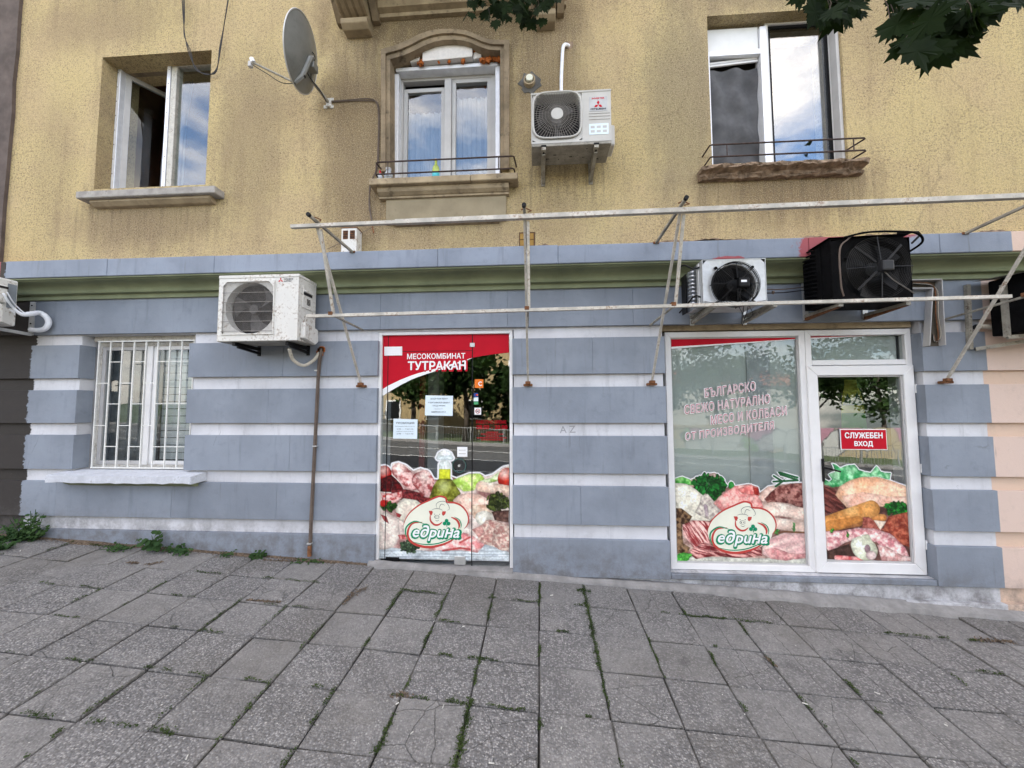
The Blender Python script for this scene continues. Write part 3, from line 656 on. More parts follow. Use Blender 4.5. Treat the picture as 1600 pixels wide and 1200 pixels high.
# ---------------------------------------------------------------- balcony above the middle window
bal = empty('balcony', (-1.0, -0.3, at(700,10).z), parent=bld); bal['label'] = 'underside of the balcony on two scrolled consoles'
zbt = at(700,24,-0.02).z
MB().sweep([(0.02,zbt+0.55),(0.02,zbt),(-0.05,zbt),(-0.05,zbt+0.045),(-0.11,zbt+0.06),(-0.12,zbt+0.13),(-0.16,zbt+0.16),(-0.18,zbt+0.30),(-0.9,zbt+0.32),(-0.9,zbt+0.55)], -2.14, 0.36).build('balcony_slab', M_STONE, bal)
for (l, r) in ((536,577),(836,867)):
    xa, xb = at(l,45,-0.1).x, at(r,45,-0.1).x
    if l == 836: xa, xb = at(838,40,-0.1).x, at(868,40,-0.1).x
    z0_ = at((l+r)/2, 60 if l == 536 else 48, 0.0).z; z1_ = zbt+0.33
    pr_ = [(0.01,z0_),(-0.10,z0_),(-0.16,z0_+0.035),(-0.17,z0_+0.085),(-0.13,z0_+0.10)]
    for k in range(10):
        t = k/9; pr_.append((-0.13-0.62*t**0.85, z0_+0.12+(z1_-z0_-0.12)*t**1.6))
    pr_ += [(0.01,z1_)]
    MB().sweep(pr_, xa, xb).build('console', M_STONE, bal, bevel=0.006)
    for k in range(4):
        xx = xa+(xb-xa)*(k+0.5)/4; p2 = [(y-0.014, z) for y, z in pr_[5:-1]]+[(y+0.01, z) for y, z in pr_[5:-1][::-1]]
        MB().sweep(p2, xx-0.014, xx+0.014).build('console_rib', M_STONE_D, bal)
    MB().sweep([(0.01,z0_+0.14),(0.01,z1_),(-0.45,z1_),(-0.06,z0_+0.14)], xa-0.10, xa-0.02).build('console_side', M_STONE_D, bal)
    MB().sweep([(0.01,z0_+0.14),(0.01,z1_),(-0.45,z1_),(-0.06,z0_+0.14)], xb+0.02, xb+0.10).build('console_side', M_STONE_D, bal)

#@@SECTION ground
# ================================================================== pavement
pav = MB()
pav.add([(x,y,gz(x,y)-0.022) for x,y in ((-60,0.1),(60,0.1),(60,-6.2),(-60,-6.2))], [(0,1,2,3)])
pavement = pav.build('pavement', plain('joint_soil', (0.035,0.032,0.028), 0.98, var=0.4, nscale=20, bump=0.8, bscale=60)); tag(pavement, 'sloping pavement of worn grey concrete slabs with weedy joints', None, None, 'structure')
def slabmat():
    m = NM('worn_concrete_slab', 0.93, 0.15); oi = m.n('ShaderNodeObjectInfo'); rnd = oi.outputs['Random']
    big = m.noise(0.9, 5, 0.6); mid = m.noise(7, 6, 0.65); gr = m.noise(95, 3, 0.7)
    cell = m.vor(78, 'F1', out='Color'); cd = m.vor(78, 'F1'); cx = m.xyz(cell)
    worn = m.ramp(m.math('ADD', m.math('MULTIPLY', rnd, 0.25), m.math('MULTIPLY', m.noise(1.8, 7, 0.75), 1.0)), 0.38, 0.78, 0.25, 0.95)   # 0 smooth skin, 1 exposed aggregate
    smooth = m.mix(m.ramp(mid, 0.3, 0.7), (0.215,0.205,0.193), (0.29,0.278,0.262))
    smooth = m.mix(m.ramp(gr, 0.54, 0.66, 0, 0.6), smooth, (0.085,0.082,0.08)); smooth = m.mix(m.ramp(m.noise(27,6,0.8), 0.5, 0.66, 0, 0.5), smooth, (0.14,0.134,0.126))
    st = m.mix(m.ramp(cx[0], 0.2, 0.8), (0.12,0.115,0.11), (0.335,0.322,0.308)); st = m.mix(m.ramp(cx[1], 0.985, 0.99), st, (0.50,0.48,0.44)); st = m.mix(m.ramp(cd, 0.30, 0.62, 0, 0.8), st, (0.13,0.125,0.123)); st = m.mix(m.ramp(m.noise(38,5,0.75), 0.50, 0.62, 0, 0.6), st, (0.10,0.098,0.098))
    c = m.mix(worn, smooth, st)
    c = m.mix(m.math('MULTIPLY', m.math('SUBTRACT', rnd, 0.5), 0.35), c, (0.40,0.39,0.38)) if False else c
    tone = m.math('MULTIPLY_ADD', rnd, 0.16, 0.92); tn = m.n('ShaderNodeCombineXYZ'); [m.put(tn.inputs[i], tone) for i in range(3)]
    c = m.mix(1.0, c, tn.outputs[0], 'MULTIPLY')
    c = m.mix(m.ramp(big, 0.5, 0.75, 0, 0.35), c, (0.14,0.135,0.13))
    c = m.mix(m.ramp(m.noise(3.3, 7, 0.75, m.map(loc=(5,1,2))), 0.62, 0.78, 0, 0.5), c, (0.30,0.285,0.26))
    # thin cracks, on some slabs only
    ck = m.ramp(m.vor(3.1, 'DISTANCE_TO_EDGE', m.mix(0.08, m.pos, m.noise(4, 4, 0.6, col=True), 'ADD')), 0.0, 0.009, 1, 0)
    ckm = m.math('MULTIPLY', ck, m.ramp(m.math('FRACT', m.math('MULTIPLY', rnd, 7.3)), 0.74, 0.78))
    c = m.mix(m.math('MULTIPLY', ckm, 0.55), c, (0.05,0.05,0.047))
    tco = m.n('ShaderNodeTexCoord'); lx, ly, lz = m.xyz(tco.outputs['Object']); wx, wy, wz = m.xyz()
    md = m.math('ABSOLUTE', m.math('ADD', lx, m.math('MULTIPLY', m.math('SUBTRACT', m.noise(9, 3, 0.6), 0.5), 0.06)))
    mid_l = m.math('MULTIPLY', m.math('MULTIPLY', m.ramp(md, 0.0, 0.005, 1, 0), m.ramp(wx, 0.6, 1.4)), m.ramp(m.noise(3.1,3,0.6,m.map(loc=(2,6,1))), 0.36, 0.46))
    c = m.mix(m.math('MULTIPLY', mid_l, 0.75), c, (0.045,0.042,0.04))
    c = m.mix(m.ramp(m.noise(0.7, 6, 0.7, m.map(loc=(1,7,3))), 0.48, 0.64, 0, 0.35), c, (0.125,0.115,0.10))
    ax = m.math('MULTIPLY', m.math('ABSOLUTE', lx), 2/0.444); ay = m.math('MULTIPLY', m.math('ABSOLUTE', ly), 2/0.3988)
    ed = m.math('ADD', m.math('MAXIMUM', m.math('SUBTRACT', ax, 0.0), m.math('ADD', ay, -0.006)), m.math('MULTIPLY', m.math('SUBTRACT', m.noise(22, 5, 0.75), 0.5), 0.10))
    inside = m.math('LESS_THAN', m.math('ABSOLUTE', lx), 0.25)
    c = m.mix(m.math('MULTIPLY', m.math('MULTIPLY', m.ramp(ed, 0.93, 0.985), inside), m.ramp(m.noise(2.3, 5, 0.7, m.map(loc=(4,9,2))), 0.38, 0.62, 0.05, 0.65)), c, (0.085,0.078,0.065))
    gum = m.ramp(m.vor(2.6, 'F1', m.map(loc=(3,3,0))), 0.030, 0.040, 1, 0)
    c = m.mix(m.math('MULTIPLY', gum, 0.45), c, (0.06,0.058,0.055))
    spot = m.ramp(m.noise(1.7, 3, 0.5, m.map(loc=(9,3,1))), 0.70, 0.72); c = m.mix(m.math('MULTIPLY', spot, 0.25), c, (0.05,0.05,0.05))
    m.color(c)
    h = m.math('ADD', m.math('MULTIPLY', m.math('MULTIPLY', m.math('SUBTRACT', 0.6, cd), worn), 1.3), m.math('MULTIPLY', gr, 0.35)); h = m.math('SUBTRACT', h, m.math('MULTIPLY', ckm, 1.2))
    m.bump(h, 0.75, 0.009)
    return m.m
M_SLAB = slabmat()
SU, SV, AN = 0.44405626, 0.398803, -0.00831332; GX, GY = 0.00728464, -0.46204471
def slab_mesh(j=0):
    m = MB(); w, h, t = SU/2-0.003-0.0015*j, SV/2-0.0032-0.0015*j, 0.05
    e = 0.006; pts = [(-w+e,-h+e),(w-e,-h+e),(w-e,h-e),(-w+e,h-e)]
    pts = [(x+random.uniform(-0.003,0.003), y+random.uniform(-0.003,0.003)) for x,y in pts]
    # chipped corner cut on some
    top = [(x,y,0.0) for x,y in pts]; mid = [(x*1.0+(e if x>0 else -e), y+(e if y>0 else -e), -0.006) for x,y in pts]; bot = [(x,y,-t) for x,y,_ in mid]
    m.add(top+mid+bot, [(0,1,2,3)]+[(a,(a+4),4+(a+1)%4,(a+1)%4) for a in range(4)]+[(a+4,a+8,8+(a+1)%4,4+(a+1)%4) for a in range(4)])
    return m.mesh('paving_slab', M_SLAB)
slab_meshes = [slab_mesh(k % 3) for k in range(8)]
slope = Matrix(((1,0,GB,0),(0,1,GC,0),(GB,GC,1,0),(0,0,0,1)))
nrm = Vector((-GB,-GC,1)).normalized(); tx = Vector((1,0,GB)).normalized(); ty = nrm.cross(tx)
cand = []
for j in range(-1, 13):
    for i in range(-30, 32):
        u, v = (i+0.5)*SU, -(j-0.5+0.0)*SV - SV*0.0
        x = GX+math.cos(AN)*u+math.sin(AN)*(j-0.5)*SV; y = GY+math.sin(AN)*u-math.cos(AN)*(j-0.5)*SV
        if y > -0.04: continue
        cand.append((x, y, i, j))
def seen(x, y):
    best = 0
    for dx in (-SU/2, SU/2):
        for dy in (-SV/2, SV/2):
            p = proj((x+dx, y+dy, gz(x+dx, y+dy)))
            if -10 <= p[0] <= 1610 and 0 < p[1] <= 1210: best = 1
    return best
vis = [c for c in cand if seen(c[0], c[1]) and -DIST+0.35 < c[1]]
vis.sort(key=lambda c: (c[0])**2+(c[1]+DIST)**2); keep = set(c[2:] for c in vis[:296])
rest = MB()
for x, y, i, j in cand:
    r = random.Random(i*77+j*1013)
    h = r.uniform(-0.005, 0.005) + 0.006*math.sin(i*0.7+j*0.5); tilt = (r.uniform(-0.013,0.013), r.uniform(-0.013,0.013)); spin = AN + r.uniform(-0.010,0.010)
    Mx = Matrix.Translation((x+r.uniform(-0.003,0.003), y+r.uniform(-0.003,0.003), gz(x,y)+h)) @ Matrix((( tx.x,ty.x,nrm.x,0),(tx.y,ty.y,nrm.y,0),(tx.z,ty.z,nrm.z,0),(0,0,0,1))) @ Matrix.Rotation(spin,4,'Z') @ Matrix.Rotation(tilt[0],4,'X') @ Matrix.Rotation(tilt[1],4,'Y')
    if (i, j) in keep:
        o = bpy.data.objects.new('paving_slab', r.choice(slab_meshes)); col.objects.link(o); o.parent = pavement; o.matrix_local = Mx
    else:
        w, h2 = SU/2-0.005, SV/2-0.005
        rest.add([Mx @ Vector(p) for p in ((-w,-h2,0),(w,-h2,0),(w,h2,0),(-w,h2,0),(-w,-h2,-.04),(w,-h2,-.04),(w,h2,-.04),(-w,h2,-.04))], [(0,1,2,3),(0,4,5,1),(1,5,6,2),(2,6,7,3),(3,7,4,0)])
o = rest.build('paving_slabs_beyond', M_SLAB, pavement); o['kind'] = 'stuff'
# rough mortar fillet between slabs and wall
m = MB(); n = 120; vs = []
xa, xb = -1.85, 9
for k in range(n+1):
    x = xa+(xb-xa)*k/n; w = 0.06+0.02*math.sin(k*0.9)+random.uniform(-0.012,0.012); w = w+0.05*max(0,min(1,(x-0.8)/1.5)); h = 0.022+0.02*max(0,min(1,(x-0.5)/2))+random.uniform(-0.004,0.004); b = 0.03
    vs += [(x, -w, gz(x,-w)-0.02), (x, -w+0.015, gz(x,-w)+h*0.7), (x, -0.01, gz(x,0)+h+0.012), (x, b, gz(x,0)+h+0.014), (x, b, gz(x,0)-0.05)]
fs = [(5*k+j, 5*k+j+1, 5*k+j+6, 5*k+j+5) for k in range(n) for j in range(4)]
m.add(vs, fs); m.build('mortar_fillet', M_MORTAR, pavement)
m = MB(); n = 60; vs = []
for k in range(n+1):
    x = -9.5+(7.72)*k/n; w = 0.05+random.uniform(-0.02,0.03); vs += [(x,-w,gz(x,-w)-0.004),(x,0.03,gz(x,0)+0.012+random.uniform(0,0.008))]
m.add(vs, [(2*k,2*k+2,2*k+3,2*k+1) for k in range(n)]); m.build('soil_edge', M_LITTER, pavement)
# door threshold
MB().box(DR[0], DR[1], -0.03, 0.4, -2.2, at(690,884,0.03).z-0.012).build('threshold', M_MORTAR, bld, bevel=0.006)
#@@SECTION shopfront
# ================================================================== flat print helpers
from mathutils.geometry import delaunay_2d_cdt
def glyphs(cu):
    """outlines of the lettering filled by winding number (overlapping strokes stay solid)"""
    cu.fill_mode = 'NONE'; to = bpy.data.objects.new('t', cu); col.objects.link(to); dg = bpy.context.evaluated_depsgraph_get(); dg.update()
    me = bpy.data.meshes.new_from_object(to.evaluated_get(dg)); bpy.data.objects.remove(to)
    Pn = [Vector((v.co.x, v.co.y)) for v in me.vertices]; E_ = [tuple(e.vertices) for e in me.edges]; bpy.data.meshes.remove(me)
    adj = {}
    for a, b in E_: adj.setdefault(a, []).append(b); adj.setdefault(b, []).append(a)
    done = set(); loops = []
    for s_ in sorted(adj):
        if s_ in done: continue
        Lp = [s_]; done.add(s_); nx_ = s_+1 if s_+1 in adj[s_] else adj[s_][0]
        while nx_ not in done:
            Lp.append(nx_); done.add(nx_); c = [q_ for q_ in adj[nx_] if q_ not in done]
            if not c: break
            nx_ = c[0]
        loops.append(Lp)
    # neighbouring outlines are filled glyph by glyph
    boxes = [(min(Pn[i].x for i in l), max(Pn[i].x for i in l), min(Pn[i].y for i in l), max(Pn[i].y for i in l)) for l in loops]
    order = sorted(range(len(loops)), key=lambda k: boxes[k][0]); groups = []
    for k in order:
        if groups and boxes[k][0] < groups[-1][1]: groups[-1][0].append(k); groups[-1][1] = max(groups[-1][1], boxes[k][1])
        else: groups.append([[k], boxes[k][1]])
    vs, fs = [], []
    for g_, _ in groups:
        idx = [i for k in g_ for i in loops[k]]; mp_ = {v: n for n, v in enumerate(idx)}; pts = [Pn[i] for i in idx]
        ed = [(mp_[l[i]], mp_[l[(i+1) % len(l)]]) for l in (loops[k] for k in g_) for i in range(len(l))]
        r_ = delaunay_2d_cdt(pts, ed, [], 0, 1e-6); V, F = r_[0], r_[2]; base = len(vs); vs += [Vector((p.x, p.y, 0)) for p in V]
        for f_ in F:
            c = sum((V[i] for i in f_), Vector((0,0)))/len(f_); w = 0
            for a_, b_ in ed:
                a, b = pts[a_], pts[b_]; cr_ = (b.x-a.x)*(c.y-a.y)-(b.y-a.y)*(c.x-a.x)
                if a.y <= c.y < b.y and cr_ > 0: w += 1
                elif b.y <= c.y < a.y and cr_ < 0: w -= 1
            if w: fs.append(tuple(base+i for i in f_))
    return vs, fs
def text(body, cx, cz, y, width, mat, parent, name='lettering', h=None, bold=0.0, shear=0.0, rot=0.0, spacing=1.0, th=0.0):
    cu = bpy.data.curves.new('t', 'FONT'); cu.body = body; cu.size = 1; cu.shear = shear; cu.align_x = 'CENTER'; cu.align_y = 'CENTER'; cu.space_character = spacing; cu.resolution_u = 3
    vs, fs = glyphs(cu); bpy.data.curves.remove(cu)
    x0, x1 = min(v.x for v in vs), max(v.x for v in vs); z0, z1 = min(v.y for v in vs), max(v.y for v in vs)
    sx = width/(x1-x0); sz = h/(z1-z0) if h else sx; ca, sa = math.cos(rot), math.sin(rot)
    o_ = []
    for v in vs:
        u, w = (v.x-(x0+x1)/2)*sx, (v.y-(z0+z1)/2)*sz; o_.append((cx+u*ca-w*sa, y, cz+u*sa+w*ca))
    q_, g_ = [], []
    for k, f_ in enumerate(fs):
        g_.append(tuple(range(len(q_), len(q_)+len(f_)))); q_ += [(o_[i][0], o_[i][1]-1.2e-6*(k % 17), o_[i][2]) for i in f_]
    o_, fs = q_, g_
    m = MB(); m.add(o_, fs)
    if bold > 0:        # heavier strokes: the same lettering struck again around itself
        b = bold*sx*1.05
        for k in range(8): m.add([(x+b*math.cos(k*math.pi/4), yy+0.00003*(k+1), z+b*math.sin(k*math.pi/4)) for x, yy, z in o_], fs)
    me = bpy.data.meshes.new(name); me.from_pydata([Vector(p)-wloc(parent) for p in m.v], [], m.f); me.materials.append(mat); me.update()
    o = bpy.data.objects.new(name, me); col.objects.link(o)
    if parent: o.parent = parent; WL[o.name] = wloc(parent).copy()
    return o
def flat(pts, y, mat, parent, name):
    m = MB().poly(pts, y); return m.build(name, mat, parent)

def vnoise(X, Y, s, seed, oct=4):
    out = np.zeros_like(X); amp = 1.0; tot = 0
    rs = np.random.RandomState(seed); 
    for o in range(oct):
        g = rs.rand(64, 64); x = X/s*2**o + 13.7*o; y = Y/s*2**o + 7.1*o
        xi = np.floor(x).astype(int); yi = np.floor(y).astype(int); fx = x-xi; fy = y-yi; fx = fx*fx*(3-2*fx); fy = fy*fy*(3-2*fy)
        a = g[yi%64, xi%64]; b = g[yi%64, (xi+1)%64]; c = g[(yi+1)%64, xi%64]; d = g[(yi+1)%64, (xi+1)%64]
        out += amp*((a*(1-fx)+b*fx)*(1-fy)+(c*(1-fx)+d*fx)*fy); tot += amp; amp *= 0.5
    return out/tot
class Print:
    """a printed vinyl picture: a fine grid whose colours are laid on shape by shape"""
    def __init__(s, X0, X1, Y0, Y1, step):
        s.nx = int((X1-X0)/step)+1; s.ny = int((Y1-Y0)/step)+1
        s.X, s.Y = np.meshgrid(np.linspace(X0, X1, s.nx), np.linspace(Y0, Y1, s.ny)); s.C = np.ones((s.ny, s.nx, 3))*0.8; s.A = np.zeros((s.ny, s.nx)); s.step = step
        s.seed = 1; s.wx = (vnoise(s.X, s.Y, 90, 91)-0.5); s.wy = (vnoise(s.X, s.Y, 90, 92)-0.5)
    def _put(s, d, c, c2, tex, ts, light, R_, op=1.0, hl=None, edge=None, str_=None):
        s.seed += 1
        mask = np.clip(-d/s.step+0.5, 0, 1)*op
        n = vnoise(s.X, s.Y, ts, s.seed, 5)
        if str_ is not None:
            a = math.radians(str_[0]); U = s.X*math.cos(a)+s.Y*math.sin(a); V = -s.X*math.sin(a)+s.Y*math.cos(a)
            n = vnoise(U*0.12, V+30*vnoise(s.X, s.Y, 120, s.seed+50), str_[1], s.seed+9, 4)
        t = 1/(1+np.exp(-(n-0.5)*tex*9))[..., None]
        colr = np.array(lin(c))*(1-t)+np.array(lin(c2))*t
        inner = np.clip(-d/R_, 0, 1); shade = 0.62+0.38*np.sqrt(inner)
        colr = colr*shade[..., None]
        if light is not None:
            gx, gy = light; g = np.clip(1-np.hypot((s.X-gx)/R_, (s.Y-gy)/R_)*0.8, 0, 1)[..., None]*0.65
            colr = colr*(1-g)+np.array(lin(hl or (250,244,240)))*g
        s.C = s.C*(1-mask[..., None])+colr*mask[..., None]; s.A = np.maximum(s.A, mask); return s
    def warp(s, k): return s.X+s.wx*k*2, s.Y+s.wy*k*2
    def ell(s, cx, cy, rx, ry, c, c2=None, ang=0, tex=1, ts=40, light=None, w=6, op=1.0, hl=None, str_=None, R_=None):
        X, Y = s.warp(w); a = math.radians(ang); U = (X-cx)*math.cos(a)+(Y-cy)*math.sin(a); V = -(X-cx)*math.sin(a)+(Y-cy)*math.cos(a)
        d = (np.hypot(U/rx, V/ry)-1)*min(rx, ry); return s._put(d, c, c2 or c, tex, ts, light, R_ or min(rx,ry)*0.8, op, hl, None, str_)
    def cap(s, x0, y0, x1, y1, r, c, c2=None, tex=1, ts=40, light=None, w=5, op=1.0, hl=None, str_=None):
        X, Y = s.warp(w); dx, dy = x1-x0, y1-y0; t = np.clip(((X-x0)*dx+(Y-y0)*dy)/(dx*dx+dy*dy), 0, 1)
        d = np.hypot(X-x0-t*dx, Y-y0-t*dy)-r; return s._put(d, c, c2 or c, tex, ts, light, r*0.9, op, hl, None, str_)
    def poly(s, pts, c, c2=None, tex=1, ts=40, w=6, op=1.0, R_=60, light=None, hl=None, str_=None):
        X, Y = s.warp(w); n = len(pts); ins = np.zeros(X.shape, bool); dm = np.full(X.shape, 1e9)
        for i in range(n):
            (x0,y0),(x1,y1) = pts[i], pts[(i+1)%n]; dx, dy = x1-x0, y1-y0
            t = np.clip(((X-x0)*dx+(Y-y0)*dy)/(dx*dx+dy*dy+1e-9), 0, 1); dm = np.minimum(dm, np.hypot(X-x0-t*dx, Y-y0-t*dy))
            with np.errstate(divide='ignore', invalid='ignore'):
                cross = ((y0 > Y) != (y1 > Y)) & (X < (x1-x0)*(Y-y0)/((y1-y0) if y1 != y0 else 1e-9)+x0)
            ins ^= cross
        d = np.where(ins, -dm, dm); return s._put(d, c, c2 or c, tex, ts, light, R_, op, hl, None, str_)
    def line(s, pts, wd, c, op=1.0):
        for (a,b),(e,f) in zip(pts, pts[1:]): s.cap(a,b,e,f,wd,c,tex=0,w=2,op=op)
        return s
    def leafy(s, cx, cy, rx, ry, c, c2, n=60, r=22, seed=0):
        rs = random.Random(seed)
        s.ell(cx, cy, rx*0.85, ry*0.85, tuple(int(v*0.55) for v in c), c, tex=1.4, ts=26, w=22)
        for k in range(n):
            a = rs.random()*6.283; q = math.sqrt(rs.random()); f = rs.uniform(0.6, 1.15)
            s.ell(cx+math.cos(a)*q*rx, cy+math.sin(a)*q*ry, r*rs.uniform(0.5,1.1), r*rs.uniform(0.35,0.7), tuple(min(255,int(v*f)) for v in c), tuple(min(255,int(v*f)) for v in c2), ang=rs.uniform(0,180), ts=18, w=10, R_=r*0.6)
        return s
    def build(s, name, x0, x1, z0, z1, y, parent, outline=10, fx=None):
        A = s.A.copy(); k = max(1, int(outline/s.step)) if outline else 0
        D = A.copy()
        for dy in range(-k, k+1):
            for dx in range(-k, k+1):
                if dx*dx+dy*dy <= k*k: D = np.maximum(D, np.roll(np.roll(A, dy, 0), dx, 1) if False else np.pad(A, k)[k+dy:k+dy+s.ny, k+dx:k+dx+s.nx])
        g_ = s.C.mean(-1, keepdims=True); fine = vnoise(s.X, s.Y, 15, 77, 3)[..., None]; mid_ = vnoise(s.X, s.Y, 70, 78, 3)[..., None]
        Cc = (s.C*0.92+g_*0.08)*np.array([0.98,1.0,0.93])*(0.70+0.55*fine)*(0.70+0.5*mid_); Cc = np.clip(Cc, 0, 1)**1.38*1.5; s.C = np.clip(Cc, 0, 0.9)
        C = s.C*A[..., None]+np.array([0.8,0.8,0.8])*(1-A[..., None])
        ny, nx = s.ny, s.nx; u = np.linspace(x0, x1, nx); w = np.linspace(z1, z0, ny); UU, WW = np.meshgrid(u, w); off = wloc(parent)
        co = np.stack([UU-off.x, np.full_like(UU, y-off.y), WW-off.z], -1).reshape(-1, 3)
        ii = np.arange((ny-1)*(nx-1)); r_, c_ = ii//(nx-1), ii%(nx-1); a = r_*nx+c_
        q = np.stack([a, a+nx, a+nx+1, a+1], -1); Df = D.reshape(-1); q = q[(Df[q].max(1) > 0.01)]
        me = bpy.data.meshes.new(name); me.vertices.add(len(co)); me.vertices.foreach_set('co', co.ravel().astype(np.float32))
        me.loops.add(q.size); me.loops.foreach_set('vertex_index', q.ravel().astype(np.int32)); me.polygons.add(len(q)); me.polygons.foreach_set('loop_start', np.arange(0, q.size, 4, dtype=np.int32))
        me.update(calc_edges=True)
        at_ = me.color_attributes.new('print', 'FLOAT_COLOR', 'POINT'); at_.data.foreach_set('color', np.concatenate([C.reshape(-1,3), Df[:,None]], 1).ravel().astype(np.float32))
        me.materials.append(M_VINYL); o = bpy.data.objects.new(name, me); col.objects.link(o); o.parent = parent; WL[o.name] = off.copy(); return o
vm = NM('printed_vinyl', 0.5, 0.2)
av = vm.n('ShaderNodeVertexColor', layer_name='print'); c_ = av.outputs['Color']
ck = vm.ramp(vm.vor(9, 'DISTANCE_TO_EDGE', vm.mix(0.05, vm.pos, vm.noise(5, 3, 0.6, col=True), 'ADD')), 0.0, 0.012, 1, 0)
c_ = vm.mix(vm.math('MULTIPLY', vm.math('MULTIPLY', ck, vm.ramp(vm.noise(2.2,2,0.5), 0.42, 0.55)), 0.45), c_, (0.16,0.15,0.15)); vm.color(c_)
tr = vm.n('ShaderNodeBsdfTransparent'); mx = vm.n('ShaderNodeMixShader'); vm.put(mx.inputs[0], av.outputs['Alpha']); vm.put(mx.inputs[1], tr.outputs[0]); vm.put(mx.inputs[2], vm.b.outputs[0]); vm.put(vm.t.nodes['Material Output'].inputs['Surface'], mx.outputs[0])
M_VINYL = vm.m

def logo(parent, cx, cz, s, y):
    """the shop's egg-shaped emblem, s = metres per pixel of the enlarged photograph"""
    lg = lambda l: [(cx+(a-660)*s, cz-(b-770)*s) for a, b in l]
    egg = [(378,860),(372,790),(400,720),(450,660),(520,610),(600,575),(650,552),(700,536),(745,545),(775,575),(800,585),(850,592),(905,625),(940,665),(958,720),(950,770),(925,810),(905,850),(860,895),(800,930),(720,962),(640,978),(560,975),(480,955),(420,915)]
    q = [(x,0,z) for x,z in lg(egg)]; q = [(v.x, v.z) for v in bez(q+[q[0]], 4)][:-1]
    flat(q, y, M_CREAM, parent, 'emblem_field')
    def stroke(pts, w, mat, nm, yy):
        P = bez([(a,0,b) for a,b in lg(pts)], 6); m = MB(); n = len(P); vs = []
        for i, p in enumerate(P):
            d = (P[min(i+1,n-1)]-P[max(i-1,0)]).normalized(); nn = Vector((-d.z,0,d.x)); t = i/(n-1); ww = w*s*(0.15+0.85*math.sin(math.pi*min(1,max(0,t)))**0.6)/2
            vs += [tuple(p+nn*ww), tuple(p-nn*ww)]
        m.add([(a,yy,c) for a,_,c in vs], [(2*i,2*i+2,2*i+3,2*i+1) for i in range(n-1)]); m.build(nm, mat, parent)
    stroke([(365,790),(400,712),(450,655),(520,605),(600,568),(650,545),(700,530),(750,545),(765,580),(830,586),(890,610),(938,660),(958,720),(948,775),(920,812)], 16, M_LOGOR, 'emblem_border', y-0.001)
    stroke([(540,760),(450,775),(410,840),(420,910),(490,960),(600,978),(720,955),(800,920),(840,890)], 22, M_LOGOR, 'emblem_swoosh', y-0.001)
    stroke([(560,775),(470,755),(400,800),(388,860),(410,915)], 14, M_LOGOG, 'emblem_swoosh', y-0.0015)
    stroke([(450,935),(560,955),(680,945),(780,910),(850,872)], 10, M_LOGOG, 'emblem_swoosh', y-0.0015)
    stroke([(800,712),(850,735),(875,775),(870,815)], 20, M_LOGOR, 'emblem_swoosh', y-0.001)
    stroke([(830,708),(875,735),(893,775),(888,812)], 9, M_LOGOG, 'emblem_swoosh', y-0.0015)
    # pig head with cook's hat
    flat(lg([(598,660),(630,660),(640,690),(625,700),(608,690)]), y-0.001, M_LOGOR, parent, 'pig_ear'); flat(lg([(755,662),(722,662),(716,690),(730,702),(748,688)]), y-0.001, M_LOGOR, parent, 'pig_ear')
    stroke([(612,690),(615,745),(650,780),(690,780),(722,755)], 17, M_LOGOR, 'pig_collar', y-0.0012)
    el = lambda a, b, r1, r2: [(a+r1*math.cos(k*math.pi/9), b+r2*math.sin(k*math.pi/9)) for k in range(18)]
    flat(lg(el(674,705,48,52)), y-0.0016, M_CREAM, parent, 'pig_face')
    for p in (el(674,712,24,15),): stroke(p+[p[0]], 4, M_INK, 'pig_snout', y-0.002)
    for a in (664,684): flat(lg(el(a,712,4,6)), y-0.0022, M_INK, parent, 'nostril')
    for a in (652,696): flat(lg(el(a,688,5,3)), y-0.0022, M_INK, parent, 'pig_eye')
    stroke([(655,738),(674,748),(695,738)], 4, M_INK, 'pig_mouth', y-0.002)
    for st in ([(625,650),(660,640),(700,642),(725,655)], [(675,640),(665,605),(690,580),(740,575),(775,605),(785,640),(765,655)], [(690,640),(710,600),(745,610)]): stroke(st, 4, M_INK, 'hat_line', y-0.002)
    for a, b in ((761,745),(743,769),(779,769)): flat(lg(el(a,b,17,17)), y-0.0022-0.000005*(a-743), M_LOGOG, parent, 'clover_leaf')
    stroke([(762,770),(765,800)], 8, M_LOGOG, 'clover_stem', y-0.0026)
    w = 440*s
    text('eдpuнa'.replace('д','∂').replace('н','н'), cx+(668-660)*s, cz-(858-770)*s, y-0.003, w, M_LOGOG, parent, 'emblem_lettering', h=150*s, bold=0.075, shear=0.28)
    text('eдpuнa'.replace('д','∂'), cx+(666-660)*s, cz-(855-770)*s, y-0.004, w*0.955, M_WHITE, parent, 'emblem_lettering', h=132*s, bold=0.018, shear=0.28)

# ------------------------------------------------------------------ glass shop door (left)
door = empty('shop_door', (DR[0], 0.09, at(690,884).z), parent=bld); door['label'] = 'frameless glass shop door with meat picture vinyl and red banner'
YD = 0.07
x0, x1, z0, z1 = at(590,700,YD).x, at(801.5,700,YD).x, at(700,885,YD).z, at(700,518,YD).z
f = MB(); frame4(f, x0, x1, z0-0.02, z1, 0.035, YD-0.02, YD+0.06, wb=0.012); f.build('door_frame', M_PVC, door, bevel=0.003)
D3 = lambda X, Y, y=YD: at(570+X/6, 690+Y/6, y); D2 = lambda X, Y, y=YD: at(570+X/6, 500+Y/6, y)
gx0, gx1 = x0+0.036, x1-0.036; gl0, gl1 = at(604,700,YD+0.01).x, at(737.5,700,YD+0.01).x; zt = z1-0.036; zl = at(670,548.5,YD).z
yg = YD+0.015
pane('side_pane', gx0, gl0-0.003, z0+0.005, zt, yg, M_GLASS_DOOR, door, 0.01)
pane('top_pane', gl0, gl1, zl+0.003, zt, yg, M_GLASS_DOOR, door, 0.01)
